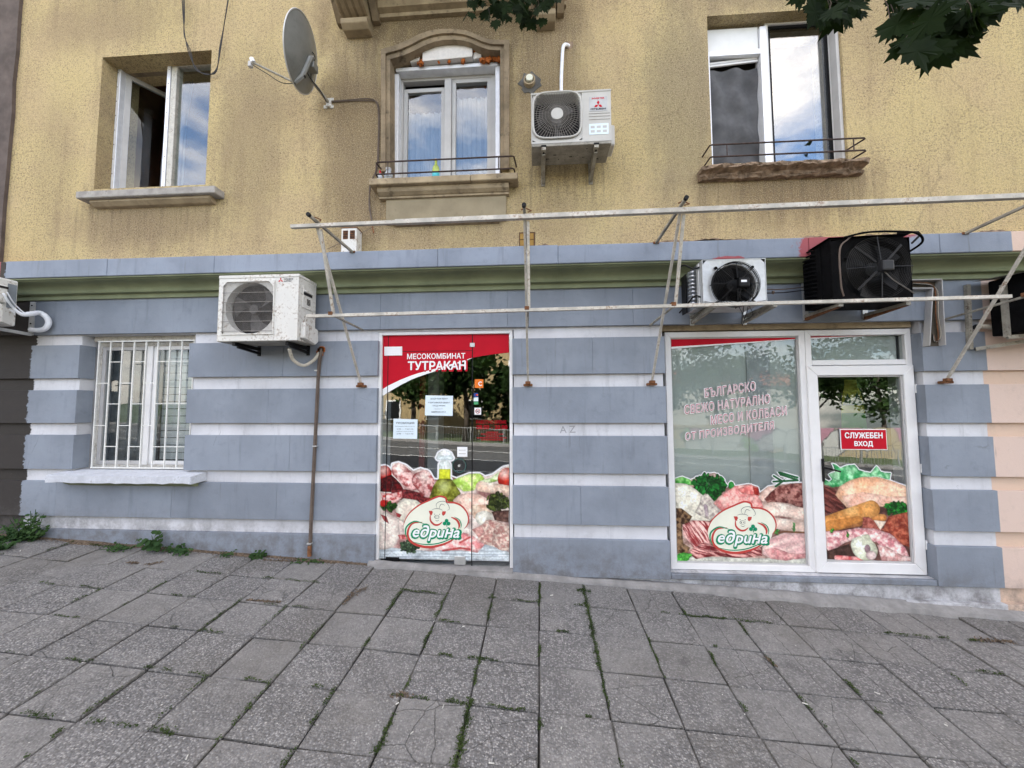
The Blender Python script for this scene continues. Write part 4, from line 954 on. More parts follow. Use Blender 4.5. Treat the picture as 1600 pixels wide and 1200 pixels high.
pane('side_pane', gl1+0.003, gx1, z0+0.005, zt, yg, M_GLASS_DOOR, door, 0.01)
pane('door_leaf', gl0+0.002, gl1-0.002, z0+0.03, zl-0.003, yg, M_GLASS_DOOR, door, 0.01)
for (a, b, c, d) in ((gl0-0.0045, gl0+0.0035, z0, zt), (gl1-0.0045, gl1+0.0055, z0, zt), (gl0+0.0035, gl1-0.0045, zl-0.003, zl+0.003)):
    MB().box(a, b, yg-0.003, yg+0.012, c, d).build('seal', M_BLACK, door)
def patch(l,t,r,b,mat,nm,yy=-0.012,th=0.035,par=door):
    a, b_, c, d = rect(l,t,r,b,YD); return MB().box(a, b_, yg+yy, yg+yy+th, c, d).build(nm, mat, par, bevel=0.003)
patch(600,541.5,628,555.5,M_WHITE,'hinge_cover'); patch(734,535.5,741.5,542,M_STEEL,'glass_clamp'); patch(602,871,623,878.5,M_BLACK,'bottom_hinge'); patch(709.5,870,727,883,M_STEEL,'floor_lock')
patch(714,698.5,730,714,M_WHITE,'pull_label',-0.003,0.002)
for k, yy in enumerate((703, 708.5)): MB().box(at(716.5,yy,YD).x, at(727.5,yy,YD).x, yg-0.0045, yg-0.0032, at(720,yy+1,YD).z, at(720,yy,YD).z).build('label_line', M_PVCG, door)
m = MB(); c_ = at(717.5,727.5,YD); m.ring(c_, 0.075, 0.012, yg-0.02, yg-0.006, 28); m.build('round_pull', plain('green_glass_pull', (0.05,0.10,0.09), 0.1, spec=0.6), door)
MB().cyl((c_.x, yg-0.03, c_.z), (c_.x, yg, c_.z), 0.014, 14).build('lock_knob', M_STEEL, door)
# red banner of vinyl, white swoosh under it
yb = yg-0.002
low = [(163,648),(215,615),(330,560),(430,520),(500,497),(660,455),(800,415),(945,372),(1010,352),(1100,335),(1200,320),(1350,303)]
flat([(D2(a,b).x, D2(a,b).z) for a,b in [(163,140),(1350,131)]+low[::-1]], yb, M_RED, door, 'banner')
sw = [(a,b) for a,b in low[:9]]; sw2 = [(163,712),(225,672),(340,605),(440,555),(510,528),(660,478),(800,432),(945,384),(1008,353)]
flat([(D2(a,b).x, D2(a,b).z) for a,b in sw+sw2[::-1]], yb-0.0006, M_WHITE, door, 'banner_edge')
mpp = (D2(1000,300)-D2(0,300)).x/1000
c_ = D2(665,337); text('МЕСОКОМБИНАТ', c_.x, c_.z, yb-0.0015, 540*mpp, M_WHITE, door, h=50*mpp, bold=0.022)
c_ = D2(672,425); text('ТУТРАКАН', c_.x+0.004, c_.z-0.004, yb-0.0016, 552*mpp, M_RED, door, 'lettering_shadow', h=96*mpp, bold=0.06)
text('ТУТРАКАН', c_.x, c_.z, yb-0.0024, 535*mpp, M_WHITE, door, h=76*mpp, bold=0.03)
# small stickers on the right pane
def sticker(l,t,r,b,mat,nm,par=door,yy=0.003): a,b_,c,d = rect(l,t,r,b,YD); return MB().box(a,b_,yg-yy,yg-yy+0.001,c,d).build(nm,mat,par)
sticker(741.5,592.5,755,606,M_ORANGE,'orange_sticker'); c_ = at(750.5,599.5,YD); m = MB(); m.ring(c_, 0.020, 0.010, yg-0.0045, yg-0.0035, 18, 0.7, 5.6); m.build('sticker_mark', M_WHITE, door)
sticker(740,614,747,620,plain('blue_sticker',(0.03,0.06,0.25),0.5),'card_sticker'); sticker(740,621,747,627,M_PAPER,'card_sticker'); sticker(740,627.5,747,632,plain('green_sticker',(0.08,0.35,0.15),0.5),'card_sticker')
c_ = at(745,617,YD); MB().cyl((c_.x-0.006,yg-0.005,c_.z),(c_.x-0.006,yg-0.004,c_.z),0.008,12).build('sticker_mark', M_RED, door)
MB().cyl((c_.x+0.006,yg-0.006,c_.z),(c_.x+0.006,yg-0.005,c_.z),0.008,12).build('sticker_mark', M_ORANGE, door)
sticker(741,637,751.5,648,M_WHITE,'no_dogs_sticker'); c_ = at(746.2,642.5,YD); m = MB(); m.ring(c_, 0.024, 0.006, yg-0.0045, yg-0.0035, 24); m.build('sticker_ring', M_LOGOR, door)
MB().bar((c_.x-0.017,yg-0.0056,c_.z+0.017),(c_.x+0.017,yg-0.0056,c_.z-0.017),0.004).build('sticker_bar', M_LOGOR, door)
dg_ = [(-14,2),(-8,4),(4,3),(9,9),(15,7),(14,3),(9,1),(7,-5),(8,-13),(5,-13),(3,-5),(-6,-4),(-8,-13),(-11,-13),(-11,-2),(-16,7)]
flat([(c_.x+a*0.0011, c_.z+b*0.0011) for a,b in dg_], yg-0.0062, M_INK, door, 'dog_silhouette')
c_ = D2(1185,957); text('РАБОТНО ВРЕМЕ', c_.x, c_.z, yg-0.003, 272*mpp, M_RED, door, h=30*mpp)
c_ = D2(1190,1005); text('08.00 - 20.00', c_.x, c_.z, yg-0.003, 278*mpp, M_RED, door, h=36*mpp, bold=0.008)
for b, w in ((1052,110),(1070,205),(1088,120),(1106,270),(1124,200)):
    c_ = D2(1195 if w < 250 else 1190, b); m = MB(); n = max(4, int(w/13))
    for k in range(n): xx = c_.x+(k-n/2)*w/n*mpp; m.add([(xx,yg-0.003,c_.z-4*mpp),(xx+w/n*mpp*random.uniform(0.5,0.85),yg-0.003,c_.z-4*mpp),(xx+w/n*mpp*0.7,yg-0.003,c_.z+4*mpp),(xx,yg-0.003,c_.z+4*mpp)], [(0,1,2,3)])
    m.build('fine_print', M_RED, door)

# vinyl picture on the door
P = Print(135, 1352, 60, 1115, 4.6)
outl = [(135,235),(200,240),(240,280),(250,215),(310,200),(380,225),(450,280),(520,255),(590,280),(640,360),(690,330),(690,200),(660,160),(690,110),(740,88),(800,100),(838,150),(815,190),(812,330),(860,350),(980,300),(1080,300),(1130,330),(1200,310),(1290,240),(1352,225),(1352,1115),(135,1115)]
P.poly(outl[:10]+[(680,360),(830,360)]+outl[18:], (226,214,212), (150,105,105), tex=1.3, ts=120, w=3, R_=20)
P.poly([(135,1010),(380,1020),(620,1040),(1130,960),(1352,1030),(1352,1115),(135,1115)], (222,226,234), (190,196,208), tex=1, ts=60, str_=(0,16))
for yy in (1045,1075,1098): P.line([(135,yy),(1352,yy-25)], 3, (150,158,172), 0.6)
P.ell(175,310,70,78,(205,40,30),(175,20,20),light=(165,280),w=3)
P.poly([(135,370),(240,320),(330,400),(360,470),(250,490),(135,480)], (130,30,38), (70,12,20), tex=1.4, ts=22, R_=30)
P.poly([(240,470),(380,460),(620,510),(640,620),(520,620),(360,560),(250,560)], (95,40,45), (160,70,75), tex=1.5, ts=14, R_=30)
P.poly([(140,490),(240,500),(340,480),(350,540),(280,590),(160,580)], (190,60,60), (235,200,200), tex=1.6, ts=22, R_=20)
P.cap(560,330,590,380,62,(190,90,95),(235,200,200),tex=1.5,ts=24,light=(560,310))
P.cap(315,280,450,400,72,(178,96,98),(232,196,196),tex=1.7,ts=26,light=(320,250))
P.cap(520,370,595,455,80,(168,84,88),(228,190,190),tex=1.7,ts=26,light=(560,340))
P.poly([(870,345),(980,305),(1080,300),(1125,350),(1030,460),(930,475),(850,420),(820,370)], (170,200,90), (230,240,180), tex=1.4, ts=50, R_=40)
P.poly([(1060,380),(1180,340),(1290,260),(1352,235),(1352,330),(1180,390)], (225,228,205), (150,180,90), tex=1.3, ts=34, R_=30)
P.ell(1320,340,72,98,(205,70,45),(170,35,25),ang=15,light=(1310,300),w=3)
P.cap(1090,425,1340,460,48,(222,190,176),(240,222,212),tex=1.2,ts=30,light=(1180,400))
P.cap(750,230,750,360,56,(236,238,240),(205,212,216),tex=0.6,w=1)
P.poly([(698,262),(806,262),(808,360),(694,360)], (214,214,70), (188,190,48), tex=0.8, ts=30, w=1, R_=20)
P.poly([(690,355),(812,355),(860,420),(905,490),(860,560),(790,590),(640,570),(610,530),(640,430)], (108,108,28), (168,170,80), tex=1.5, ts=36, w=2, R_=60, light=(745,430), hl=(215,220,170))
P.ell(750,135,72,52,(226,230,234),(205,210,216),light=(735,110),w=1)
P.cap(690,155,812,155,22,(214,220,226),(196,204,212),w=1)
P.poly([(830,560),(880,510),(980,482),(1080,500),(1180,560),(1200,640),(1080,700),(960,690)], (216,182,172), (240,214,206), tex=1.4, ts=50, R_=50)
P.poly([(1000,600),(1140,590),(1200,680),(1120,760),(1020,720)], (200,160,140), (235,220,205), tex=1.2, ts=40, op=0.8, R_=30)
P.ell(1120,720,84,72,(232,228,222),(196,188,182),ts=40,light=(1110,690),w=12)
P.leafy(1250,570,110,85,(70,82,42),(120,130,72),60,26,4)
P.poly([(1190,660),(1352,640),(1352,760),(1220,740)], (96,66,62), (150,120,112), tex=1.4, ts=24, R_=30)
P.ell(1205,860,150,115,(236,214,206),(198,148,144),tex=1.8,ts=24,w=22); P.ell(1290,900,95,120,(238,218,210),(196,150,146),tex=1.9,ts=20,w=18)
P.poly([(1010,830),(1100,780),(1130,860),(1070,900)], (232,196,190), (210,150,150), ts=24)
P.poly([(600,980),(700,930),(900,850),(1010,880),(1130,960),(1060,1040),(900,1020),(760,1030),(620,1020)], (222,150,154), (240,212,212), tex=1.6, ts=30, R_=40)
for a in ([(740,1030),(900,1000),(990,1010)],[(900,950),(990,900)],[(640,1000),(760,950)]): P.line(a, 9, (188,60,62), 0.8)
P.poly([(280,620),(360,545),(480,560),(560,620),(500,780),(380,790),(300,720)], (226,220,212), (196,182,176), tex=1.3, ts=80, R_=40)
P.leafy(225,625,78,44,(46,92,36),(92,140,60),40,22,2); P.ell(170,595,34,34,(205,50,40),(170,30,28),w=3)
P.poly([(135,690),(200,680),(320,740),(330,900),(270,1010),(200,1030),(135,1030)], (228,218,214), (204,186,184), tex=1.3, ts=70, R_=50)
P.poly([(290,680),(350,700),(330,730),(300,720)], (190,90,95), (160,60,70), R_=14); P.poly([(140,700),(200,720),(230,790),(180,760)], (190,100,100), (150,60,66), R_=14)
P.poly([(310,890),(400,880),(420,930),(330,935)], (170,80,84), (220,160,160), R_=20, tex=1.5, ts=18)
P.leafy(430,1000,90,62,(70,92,72),(120,138,116),45,24,3)
print_door = P.build('picture_vinyl', D3(135,600).x, D3(1352,600).x, D3(700,1112).z, D3(700,60).z, yg-0.002, door, 14)
c_ = D3(660,770); logo(door, c_.x, c_.z, mpp, yg-0.0035)
# papers taped to the glass are things of their own
def paper(px, label, lines, mat=M_PAPER):
    p = [at(a,b,YD-0.012) for a,b in px]; c = sum(p, Vector())/4; th = 0.0008; y = yg-0.006
    e = empty('paper_notice', (c.x, y, c.z), label, 'notice', 'paper notices taped to the shop door glass')
    m = MB(); n = 6; vs = []
    for j in range(n+1):
        for i in range(n+1):
            u, v = i/n, j/n; q = (p[0]*(1-u)+p[1]*u)*(1-v)+(p[3]*(1-u)+p[2]*u)*v; vs.append((q.x, y-0.002*math.sin(u*3.1)*math.sin(v*2.5), q.z))
    m.add(vs, [(j*(n+1)+i,(j+1)*(n+1)+i,(j+1)*(n+1)+i+1,j*(n+1)+i+1) for j in range(n) for i in range(n)]); m.build('sheet', mat, e)
    for t_, px_, py_, w, h in lines:
        q = at(px_, py_, YD-0.012); text(t_, q.x, q.z, y-0.004, w*(at(700,650,YD).x-at(600,650,YD).x)/100, M_INK, e, 'lettering', h=h*0.00665)
    m = MB(); [m.box(p[k].x-0.012, p[k].x+0.012, y-0.0045, y-0.0035, p[k].z-0.008, p[k].z+0.008) for k in (0,1)]
paper([(664,617.7),(707.2,618.4),(706.6,650),(663,649)], 'larger pale paper on the door glass announcing the shop for rent', [('SHOP FOR RENT',685.5,623,27,2.4),('ТЪРГОВСКИ ОБЕКТ',685.5,629,34,2.4),('ПОД НАЕМ',685.3,634,19,2.4),('ТЕЛ. ЗА КОНТАКТ',685,639,13,1.1),('0889252251',684.5,643.6,22,2.2)])
paper([(613.8,654.2),(651.6,655.4),(650.8,686),(613,685.3)], 'smaller pale paper on the door glass with a promotion price list', [('ПРОМОЦИЯ',632.5,661.3,28,4.0),('ПИЛЕШКО МЕСО НА КГ',632.5,666.2,31,1.1),('3,90 — 7,63 лв',632,670.6,26,2.1),('СВИНСКО МЕСО НА КГ',632,674.3,27,1.1),('3,90 — 7,63 лв',632,678,26,2.1)])

# ------------------------------------------------------------------ big shop window and service door (right)
YS = 0.115
big = empty('shop_window', (SH[0], YS, SH[2]), parent=bld); big['label'] = 'large shop window with a meat picture and red slogan on grey film'
x0, xm, x1 = at(1043.5,700,YS).x, at(1266,700,YS).x, at(1435,700,YS).x
z0, z1 = at(1160,893,YS).z, at(1150,518,YS).z
z1b, z0b = at(1340,514,YS).z, at(1350,897,YS).z
z1 = z1b = (z1+z1b)/2; z0 = z0b = (z0+z0b)/2; z0 = max(z0, SH[2]+0.003)
f = MB(); frame4(f, x0, xm-0.0015, z0, z1, 0.062, YS, YS+0.075); f.build('frame', M_PVC, big, bevel=0.004)
f = MB(); frame4(f, x0+0.0625, xm-0.064, z0+0.0625, z1-0.0625, 0.012, YS+0.022, YS+0.07); f.build('glazing_bead', M_PVCG, big, bevel=0.002)
ygs = YS+0.035
pane('pane', x0+0.0745, xm-0.076, z0+0.0745, z1-0.0745, ygs, M_GLASS_BIG, big, 0.008)
MB().box(x0+0.06, xm-0.06, ygs+0.03, ygs+0.034, z0+0.06, z1-0.06).build('inner_film', M_FILM, big)
cx0, cx1 = at(1168,620,ygs+0.02).x, at(1204,620,ygs+0.02).x; MB().box(cx0, cx1, ygs+0.014, ygs+0.026, z0+0.06, z1-0.06).build('inner_post', plain('grey_post', (0.34,0.345,0.34), 0.6), big)
svc = empty('service_door', (xm, YS, z0), parent=bld); svc['label'] = 'white plastic service door with a fanlight above'
f = MB(); frame4(f, xm+0.0015, x1, z0, z1, 0.062, YS, YS+0.075, wb=0.012)
zbar = at(1340,565,YS).z; f.box(xm+0.0637, x1-0.0622, YS+0.002, YS+0.074, zbar-0.035, zbar+0.02); f.build('frame', M_PVC, svc, bevel=0.004)
pane('fanlight_pane', xm+0.066, x1-0.064, zbar+0.022, z1-0.064, ygs, M_GLASS_BIG, svc, 0.008)
MB().box(xm+0.066, x1-0.10, ygs+0.03, ygs+0.034, zbar+0.022, z1-0.064).build('inner_film', M_FILM, svc)
lx0, lx1, lz0, lz1 = at(1268,720,YS-0.02).x, x1-0.012, z0+0.008, at(1345,571,YS-0.02).z
f = MB(); frame4(f, lx0, lx1, lz0, lz1, 0.105, YS-0.022, YS+0.055); f.build('door_leaf', M_PVC, svc, bevel=0.005)
f = MB(); frame4(f, lx0+0.106, lx1-0.106, lz0+0.106, lz1-0.106, 0.014, YS-0.002, YS+0.05); f.build('glazing_bead', M_PVCG, svc, bevel=0.002)
px0, px1, pz0, pz1 = lx0+0.12, lx1-0.12, lz0+0.12, lz1-0.12
pane('pane', px0, px1, pz0, pz1, YS+0.015, M_GLASS_DOOR, svc, 0.008)
h_ = at(1287.5,735,YS-0.04); MB().box(h_.x-0.014, h_.x+0.014, YS-0.034, YS-0.022, h_.z-0.12, h_.z+0.12).build('handle_plate', M_BLACK, svc, bevel=0.005)
MB().tube([(h_.x,YS-0.034,h_.z+0.03),(h_.x,YS-0.075,h_.z+0.03),(h_.x+0.02,YS-0.085,h_.z+0.025),(h_.x+0.13,YS-0.085,h_.z-0.005)], 0.009, 8).build('handle', M_BLACK, svc, smooth=True)
for zz_ in (lz0+0.3, lz1-0.25, (lz0+lz1)/2): MB().cyl((x1+0.001,YS-0.014,zz_-0.045),(x1+0.001,YS-0.014,zz_+0.045),0.010,10).build('hinge', M_PVC, svc)
# print on the big window
W4 = lambda X, Y: at(1030+X/6, 500+Y/6, YS+0.03); W5 = lambda X, Y: at(1030+X/6, 710+Y/6, YS+0.03); S6 = lambda X, Y: at(1230+X/6, 500+Y/6, YS+0.03); S7 = lambda X, Y: at(1230+X/6, 710+Y/6, YS+0.01)
wp = (W4(1000,600)-W4(0,600)).x/1000; yv = ygs-0.002; T2 = lambda v: (v.x, v.z)
zt_ = z1-0.0745; xl_, xr_ = x0+0.0745, xm-0.076
flat([(xl_,zt_),(xr_,zt_),(xr_,T2(W4(1290,178))[1]),(xl_,T2(W4(107,252))[1])], yv, M_RED, big, 'red_stripe')
flat([(xl_,T2(W4(107,252))[1]),(xr_,T2(W4(1290,178))[1]),(xr_,T2(W4(1290,183))[1]),(xl_,T2(W4(107,270))[1])], yv-0.0006, M_WHITE, big, 'white_stripe')
za = z1-0.064; flat([(xm+0.066,za),(T2(S6(860,138))[0],za),(xm+0.066,T2(S6(228,165))[1])], yv, M_RED, svc, 'red_stripe')
flat([(xm+0.066,T2(S6(228,165))[1]),(T2(S6(860,138))[0],za),(T2(S6(900,138))[0],za),(xm+0.066,T2(S6(228,178))[1])], yv-0.0006, M_WHITE, svc, 'white_stripe')
for s_, X, Y, w, r_ in (('БЪЛГАРСКО',662,652,490,8.0),('СВЕЖО НАТУРАЛНО',635,790,810,7.5),('МЕСО И КОЛБАСИ',838,893,722,7.5),('ОТ ПРОИЗВОДИТЕЛЯ',662,1045,840,7.8)):
    c_ = W4(X, Y)
    text(s_, c_.x, c_.z, yv-0.001, w*wp, M_WHITE, big, 'slogan_outline', h=90*wp, bold=0.045, shear=0.22, rot=R(r_), spacing=1.10)
    text(s_, c_.x, c_.z, yv-0.002, (w-8)*wp, M_REDTXT, big, 'slogan_edge', h=82*wp, bold=0.02, shear=0.22, rot=R(r_), spacing=1.10)
    text(s_, c_.x, c_.z, yv-0.003, (w-14)*wp, M_PINK, big, 'slogan', h=72*wp, shear=0.22, rot=R(r_), spacing=1.10)
P = Print(143, 1392, 160, 1025, 4.6)
top = [(143,240),(230,215),(300,245),(360,220),(430,225),(470,185),(540,170),(610,210),(650,270),(655,320),(700,260),(740,300),(870,280),(965,305),(975,360),(1060,300),(1120,290),(1290,265),(1392,262)]
P.poly(top+[(1392,1025),(143,1025)], (205,182,176), (130,92,90), tex=1.4, ts=100, w=3, R_=16)
P.poly([(143,980),(700,985),(1392,975),(1392,1025),(143,1025)], (222,220,216), (200,198,194), ts=60)
P.poly([(143,235),(225,212),(300,245),(330,300),(200,300),(143,290)], (70,160,70), (160,205,140), tex=1.3, ts=34, R_=25)
P.leafy(480,290,165,110,(22,104,44),(60,150,76),120,26,11); P.leafy(540,390,60,48,(20,96,40),(50,136,66),36,20,12); P.ell(700,295,30,38,(40,130,60),(90,170,100),w=4)
P.poly([(143,280),(250,285),(360,340),(480,450),(540,560),(480,640),(300,640),(200,560),(143,520)], (232,226,218), (206,198,190), tex=1.2, ts=110, R_=40)
P.poly([(400,400),(470,380),(520,440),(600,540),(560,610),(470,630),(330,560),(380,480)], (222,214,208), (172,158,158), tex=1.7, ts=34, R_=30)
P.cap(440,500,450,580,20,(200,180,190),(160,140,160),op=0.7)
P.poly([(580,400),(740,300),(900,285),(960,330),(985,420),(1010,500),(960,540),(860,500),(740,520),(600,540),(520,470)], (214,140,142), (236,196,192), tex=1.4, ts=30, R_=40)
P.poly([(760,330),(880,290),(965,310),(970,380),(900,390),(800,370)], (204,112,112), (232,170,166), tex=1.2, ts=30, R_=20); P.poly([(910,310),(968,320),(965,390),(920,380)], (150,40,38), (180,70,60), R_=16)
P.poly([(960,400),(1060,305),(1130,320),(1060,430),(1010,450)], (214,180,172), (236,214,208), R_=30)
P.poly([(1020,420),(1080,360),(1160,300),(1290,270),(1392,265),(1392,520),(1280,470),(1150,450),(1050,460)], (118,62,60), (186,140,134), tex=1.8, ts=30, R_=40)
P.cap(1090,510,1392,560,58,(218,190,182),(238,218,212),tex=1.1,ts=60,light=(1200,480)); P.cap(1110,650,1380,690,56,(214,186,178),(236,214,208),tex=1.1,ts=60,light=(1200,630))
P.cap(1050,520,1120,540,46,(226,200,192),(240,220,214),ts=40)
for a in ([(1115,255),(1350,240)],[(1180,165),(1350,215)],[(1145,125),(1190,190)],[(1120,200),(1200,250)],[(1200,190),(1340,235)],[(1135,300),(1220,240)]): P.line(a, 11, (44,110,72))
P.poly([(143,520),(200,520),(310,600),(270,660),(200,700),(210,860),(280,900),(240,950),(143,950)], (84,58,44), (170,140,112), tex=1.7, ts=30, R_=30)
P.poly([(205,680),(300,640),(420,640),(500,660),(480,860),(460,960),(340,960),(280,860),(210,780)], (158,62,68), (240,198,196), tex=2.4, ts=16, R_=40, str_=(55,13))
P.poly([(270,920),(420,840),(600,880),(960,860),(980,960),(760,985),(500,975),(330,1005),(290,980)], (134,50,58), (228,178,176), tex=2.2, ts=15, R_=30, str_=(15,12))
P.poly([(980,880),(1040,800),(1200,740),(1392,740),(1392,960),(1200,1000),(1050,980),(980,940)], (214,172,176), (240,214,212), tex=1.4, ts=50, R_=60, str_=(160,40))
P.poly([(1000,900),(1100,880),(1240,930),(1392,930),(1392,970),(1200,1003),(1050,985)], (190,120,128), (228,182,182), tex=1.3, ts=40, op=0.85, R_=30)
P.line([(1110,750),(1200,730),(1392,735)], 9, (140,104,84)); P.leafy(1120,735,36,20,(80,140,70),(140,190,120),14,16,31); P.leafy(1290,690,16,50,(110,170,110),(160,200,150),10,12,32)
P.leafy(225,985,70,42,(70,170,70),(130,210,110),20,36,33)
vx0, vx1 = xl_+0.001, xr_-0.001
P.build('picture_vinyl', vx0, vx1, z0+0.0755, W5(700,160).z, yv, big, 12)
c_ = W5(770,700); logo(big, c_.x, c_.z, wp*1.06, yv-0.0015)
P = Print(385, 1165, 70, 1010, 4.6)
P.poly([(385,270),(400,230),(440,270),(520,310),(600,250),(800,220),(1110,290),(1165,300),(1165,1010),(385,1010)], (150,110,104), (90,62,58), tex=1.4, ts=60, w=3, R_=14)
P.poly([(480,80),(520,90),(560,120),(700,105),(740,150),(840,165),(900,115),(940,160),(1040,180),(1020,240),(860,210),(700,240),(560,300),(480,320),(400,290),(395,230),(440,260),(470,240),(440,200),(510,160)], (60,160,104), (180,222,190), tex=1.5, ts=44, w=14, R_=26)
P.poly([(385,305),(500,340),(560,430),(600,510),(500,560),(385,580)], (96,46,44), (150,92,86), tex=1.8, ts=30, R_=30, str_=(30,18))
P.poly([(500,390),(540,310),(640,250),(780,215),(900,215),(1040,250),(1165,300),(1165,480),(960,500),(760,500),(600,510),(540,440)], (226,178,150), (238,204,186), tex=1.3, ts=80, R_=60, light=(760,270), hl=(240,190,160))
P.poly([(560,400),(760,360),(1000,400),(1165,400),(1165,480),(900,480),(620,520)], (216,168,156), (238,206,198), tex=1.5, ts=50, op=0.75, R_=30)
P.cap(850,600,935,605,34,(196,134,80),(220,164,106))
P.cap(430,670,830,520,80,(206,146,84),(228,176,114),tex=0.9,ts=60,light=(640,540),hl=(244,206,150)); P.cap(440,690,700,640,50,(190,128,66),(206,148,84),op=0.6)
P.leafy(1060,515,100,62,(20,110,40),(60,160,70),60,24,41)
P.poly([(930,700),(990,590),(1165,545),(1165,880),(1050,840),(920,720)], (150,70,54), (196,120,98), tex=1.8, ts=24, R_=40)
P.poly([(740,600),(800,600),(860,650),(940,720),(880,730),(740,700)], (150,78,68), (200,130,120), tex=1.5, ts=24, R_=24); P.poly([(840,630),(940,640),(960,640),(900,720)], (228,208,198), R_=20)
P.poly([(385,740),(560,730),(700,700),(860,710),(1000,760),(1120,880),(1150,960),(1060,1000),(960,960),(860,840),(700,800),(560,850),(420,940),(385,900)], (204,140,150), (240,212,212), tex=1.8, ts=28, R_=40)
P.poly([(860,860),(960,880),(1080,950),(1165,970),(1165,1010),(900,1010)], (196,150,150), (236,214,214), tex=1.6, ts=28, R_=30)
P.poly([(385,930),(600,860),(640,1010),(385,1010)], (74,54,50), (110,84,78), R_=30); P.cap(480,990,740,1000,22,(200,90,96),(238,190,190))
P.ell(740,900,130,105,(226,228,216),(190,188,170),ang=35,ts=50,light=(700,860),w=8); P.poly([(730,770),(790,765),(830,850),(720,870)], (224,226,214), (196,192,176), R_=24); P.ell(770,900,26,40,(128,84,112),(170,130,150),op=0.8); P.ell(800,960,50,44,(226,206,208),(200,170,176),op=0.9)
for a, b in ((455,735),(590,770)): P.leafy(a,b,14,24,(70,150,60),(120,190,90),8,14,int(a))
P.build('picture_vinyl', px0+0.002, px1-0.002, pz0+0.002, S7(700,70).z, YS+0.012, svc, 12)
# service entrance sign
a, b, c, d = rect(1313.5,670.5,1386.5,703,YS); sg = empty('service_entrance_sign', ((a+b)/2, YS, c), 'red sign with white lettering fixed on the service door glass', 'sign')
MB().box(a, b, YS+0.004, YS+0.0125, c, d).build('sign_border', M_WHITE, sg, bevel=0.002); MB().box(a+0.008, b-0.008, YS+0.002, YS+0.0035, c+0.008, d-0.008).build('sign_face', M_RED, sg)
text('СЛУЖЕБЕН', (a+b)/2, c+(d-c)*0.70, YS, (b-a)*0.80, M_WHITE, sg, h=(d-c)*0.27, bold=0.035); text('ВХОД', (a+b)/2-0.005, c+(d-c)*0.28, YS, (b-a)*0.39, M_WHITE, sg, h=(d-c)*0.27, bold=0.035)
# shop interior
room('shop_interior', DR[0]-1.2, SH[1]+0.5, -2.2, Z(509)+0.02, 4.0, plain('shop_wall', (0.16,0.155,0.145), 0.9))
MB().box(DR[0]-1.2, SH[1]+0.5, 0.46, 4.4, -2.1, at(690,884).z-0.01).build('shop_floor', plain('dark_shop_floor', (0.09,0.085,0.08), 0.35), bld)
MB().box(-1.62,-1.55, 1.0, 1.07, -1.72, 0.9).build('shop_column', plain('interior_red_strip', (0.32,0.03,0.03), 0.5), bld)
MB().box(-1.50,-1.35, 1.0, 1.3, -1.72, 0.9).build('shop_column', M_PVCG, bld)
ct = MB().box(-1.3, 1.0, 2.2, 2.9, -1.72, -0.75).build('shop_counter', plain('counter_front', (0.2,0.2,0.2), 0.4), bld)
bp = empty('bottle_poster', (at(1335,650).x, 0.8, 0), 'bottle-shaped green and yellow advert behind the service door glass', 'poster')
yq = 0.5; P7 = lambda X, Y: T2(at(1230+X/6, 500+Y/6, yq))
flat([P7(*q) for q in ((535,560),(650,560),(655,620),(690,680),(730,860),(740,990),(510,990),(505,860),(520,680),(535,620))], yq, plain('poster_yellow', (0.38,0.36,0.05), 0.5), bp, 'poster_sheet')
flat([P7(*q) for q in ((508,870),(732,870),(745,1020),(505,1020))], yq-0.004, plain('poster_green', (0.05,0.2,0.03), 0.5), bp, 'poster_band')
flat([P7(*q) for q in ((515,800),(560,690),(600,760),(650,680),(715,800))], yq-0.008, plain('poster_dark', (0.03,0.07,0.03), 0.5), bp, 'poster_mark')
#@@SECTION objects
# ================================================================== window railings, things on sills
def railing(l, pts_top, z_low, label, wallx, studs):
    pass
def rail_thing(label, corners, zt, zb, yf, x_in, posts, xw):
    """two bars bent back into the wall at both ends, joined by short posts"""
    e = empty('window_railing', ((corners[0]+corners[1])/2, yf, zb), label, 'railing', 'low iron railings on the upper windows')
    for z in (zt, zb):
        MB().tube([(corners[0]+xw[0],0.01,z-0.03),(corners[0],yf+0.01,z),(corners[0]+0.02,yf,z),(corners[1]-0.02,yf,z),(corners[1],yf+0.01,z),(corners[1]+xw[1],0.01,z-0.03)], 0.0085, 6).build('bar', M_DARKIRON, e)
    for x in posts: MB().cyl((x,yf,zb),(x,yf,zt),0.006,6).build('post', M_DARKIRON, e)
yf = -0.15
rail_thing('thin dark iron railing in front of the middle window', (at(587,262,yf).x, at(803,255,yf).x), at(690,249,yf).z, at(690,268,yf).z, yf, 0, [at(606,260,yf).x, at(779,258,yf).x, at(587.5,262,yf).x], (0.04,0.02))
rail_thing('bent dark iron railing in front of the right upper window', (at(1110,240,yf).x, at(1354,225,yf).x), at(1230,221,yf).z, at(1230,240,yf).z, yf, 0, [at(1136,236,yf).x, at(1334,228,yf).x], (-0.02,-0.09))
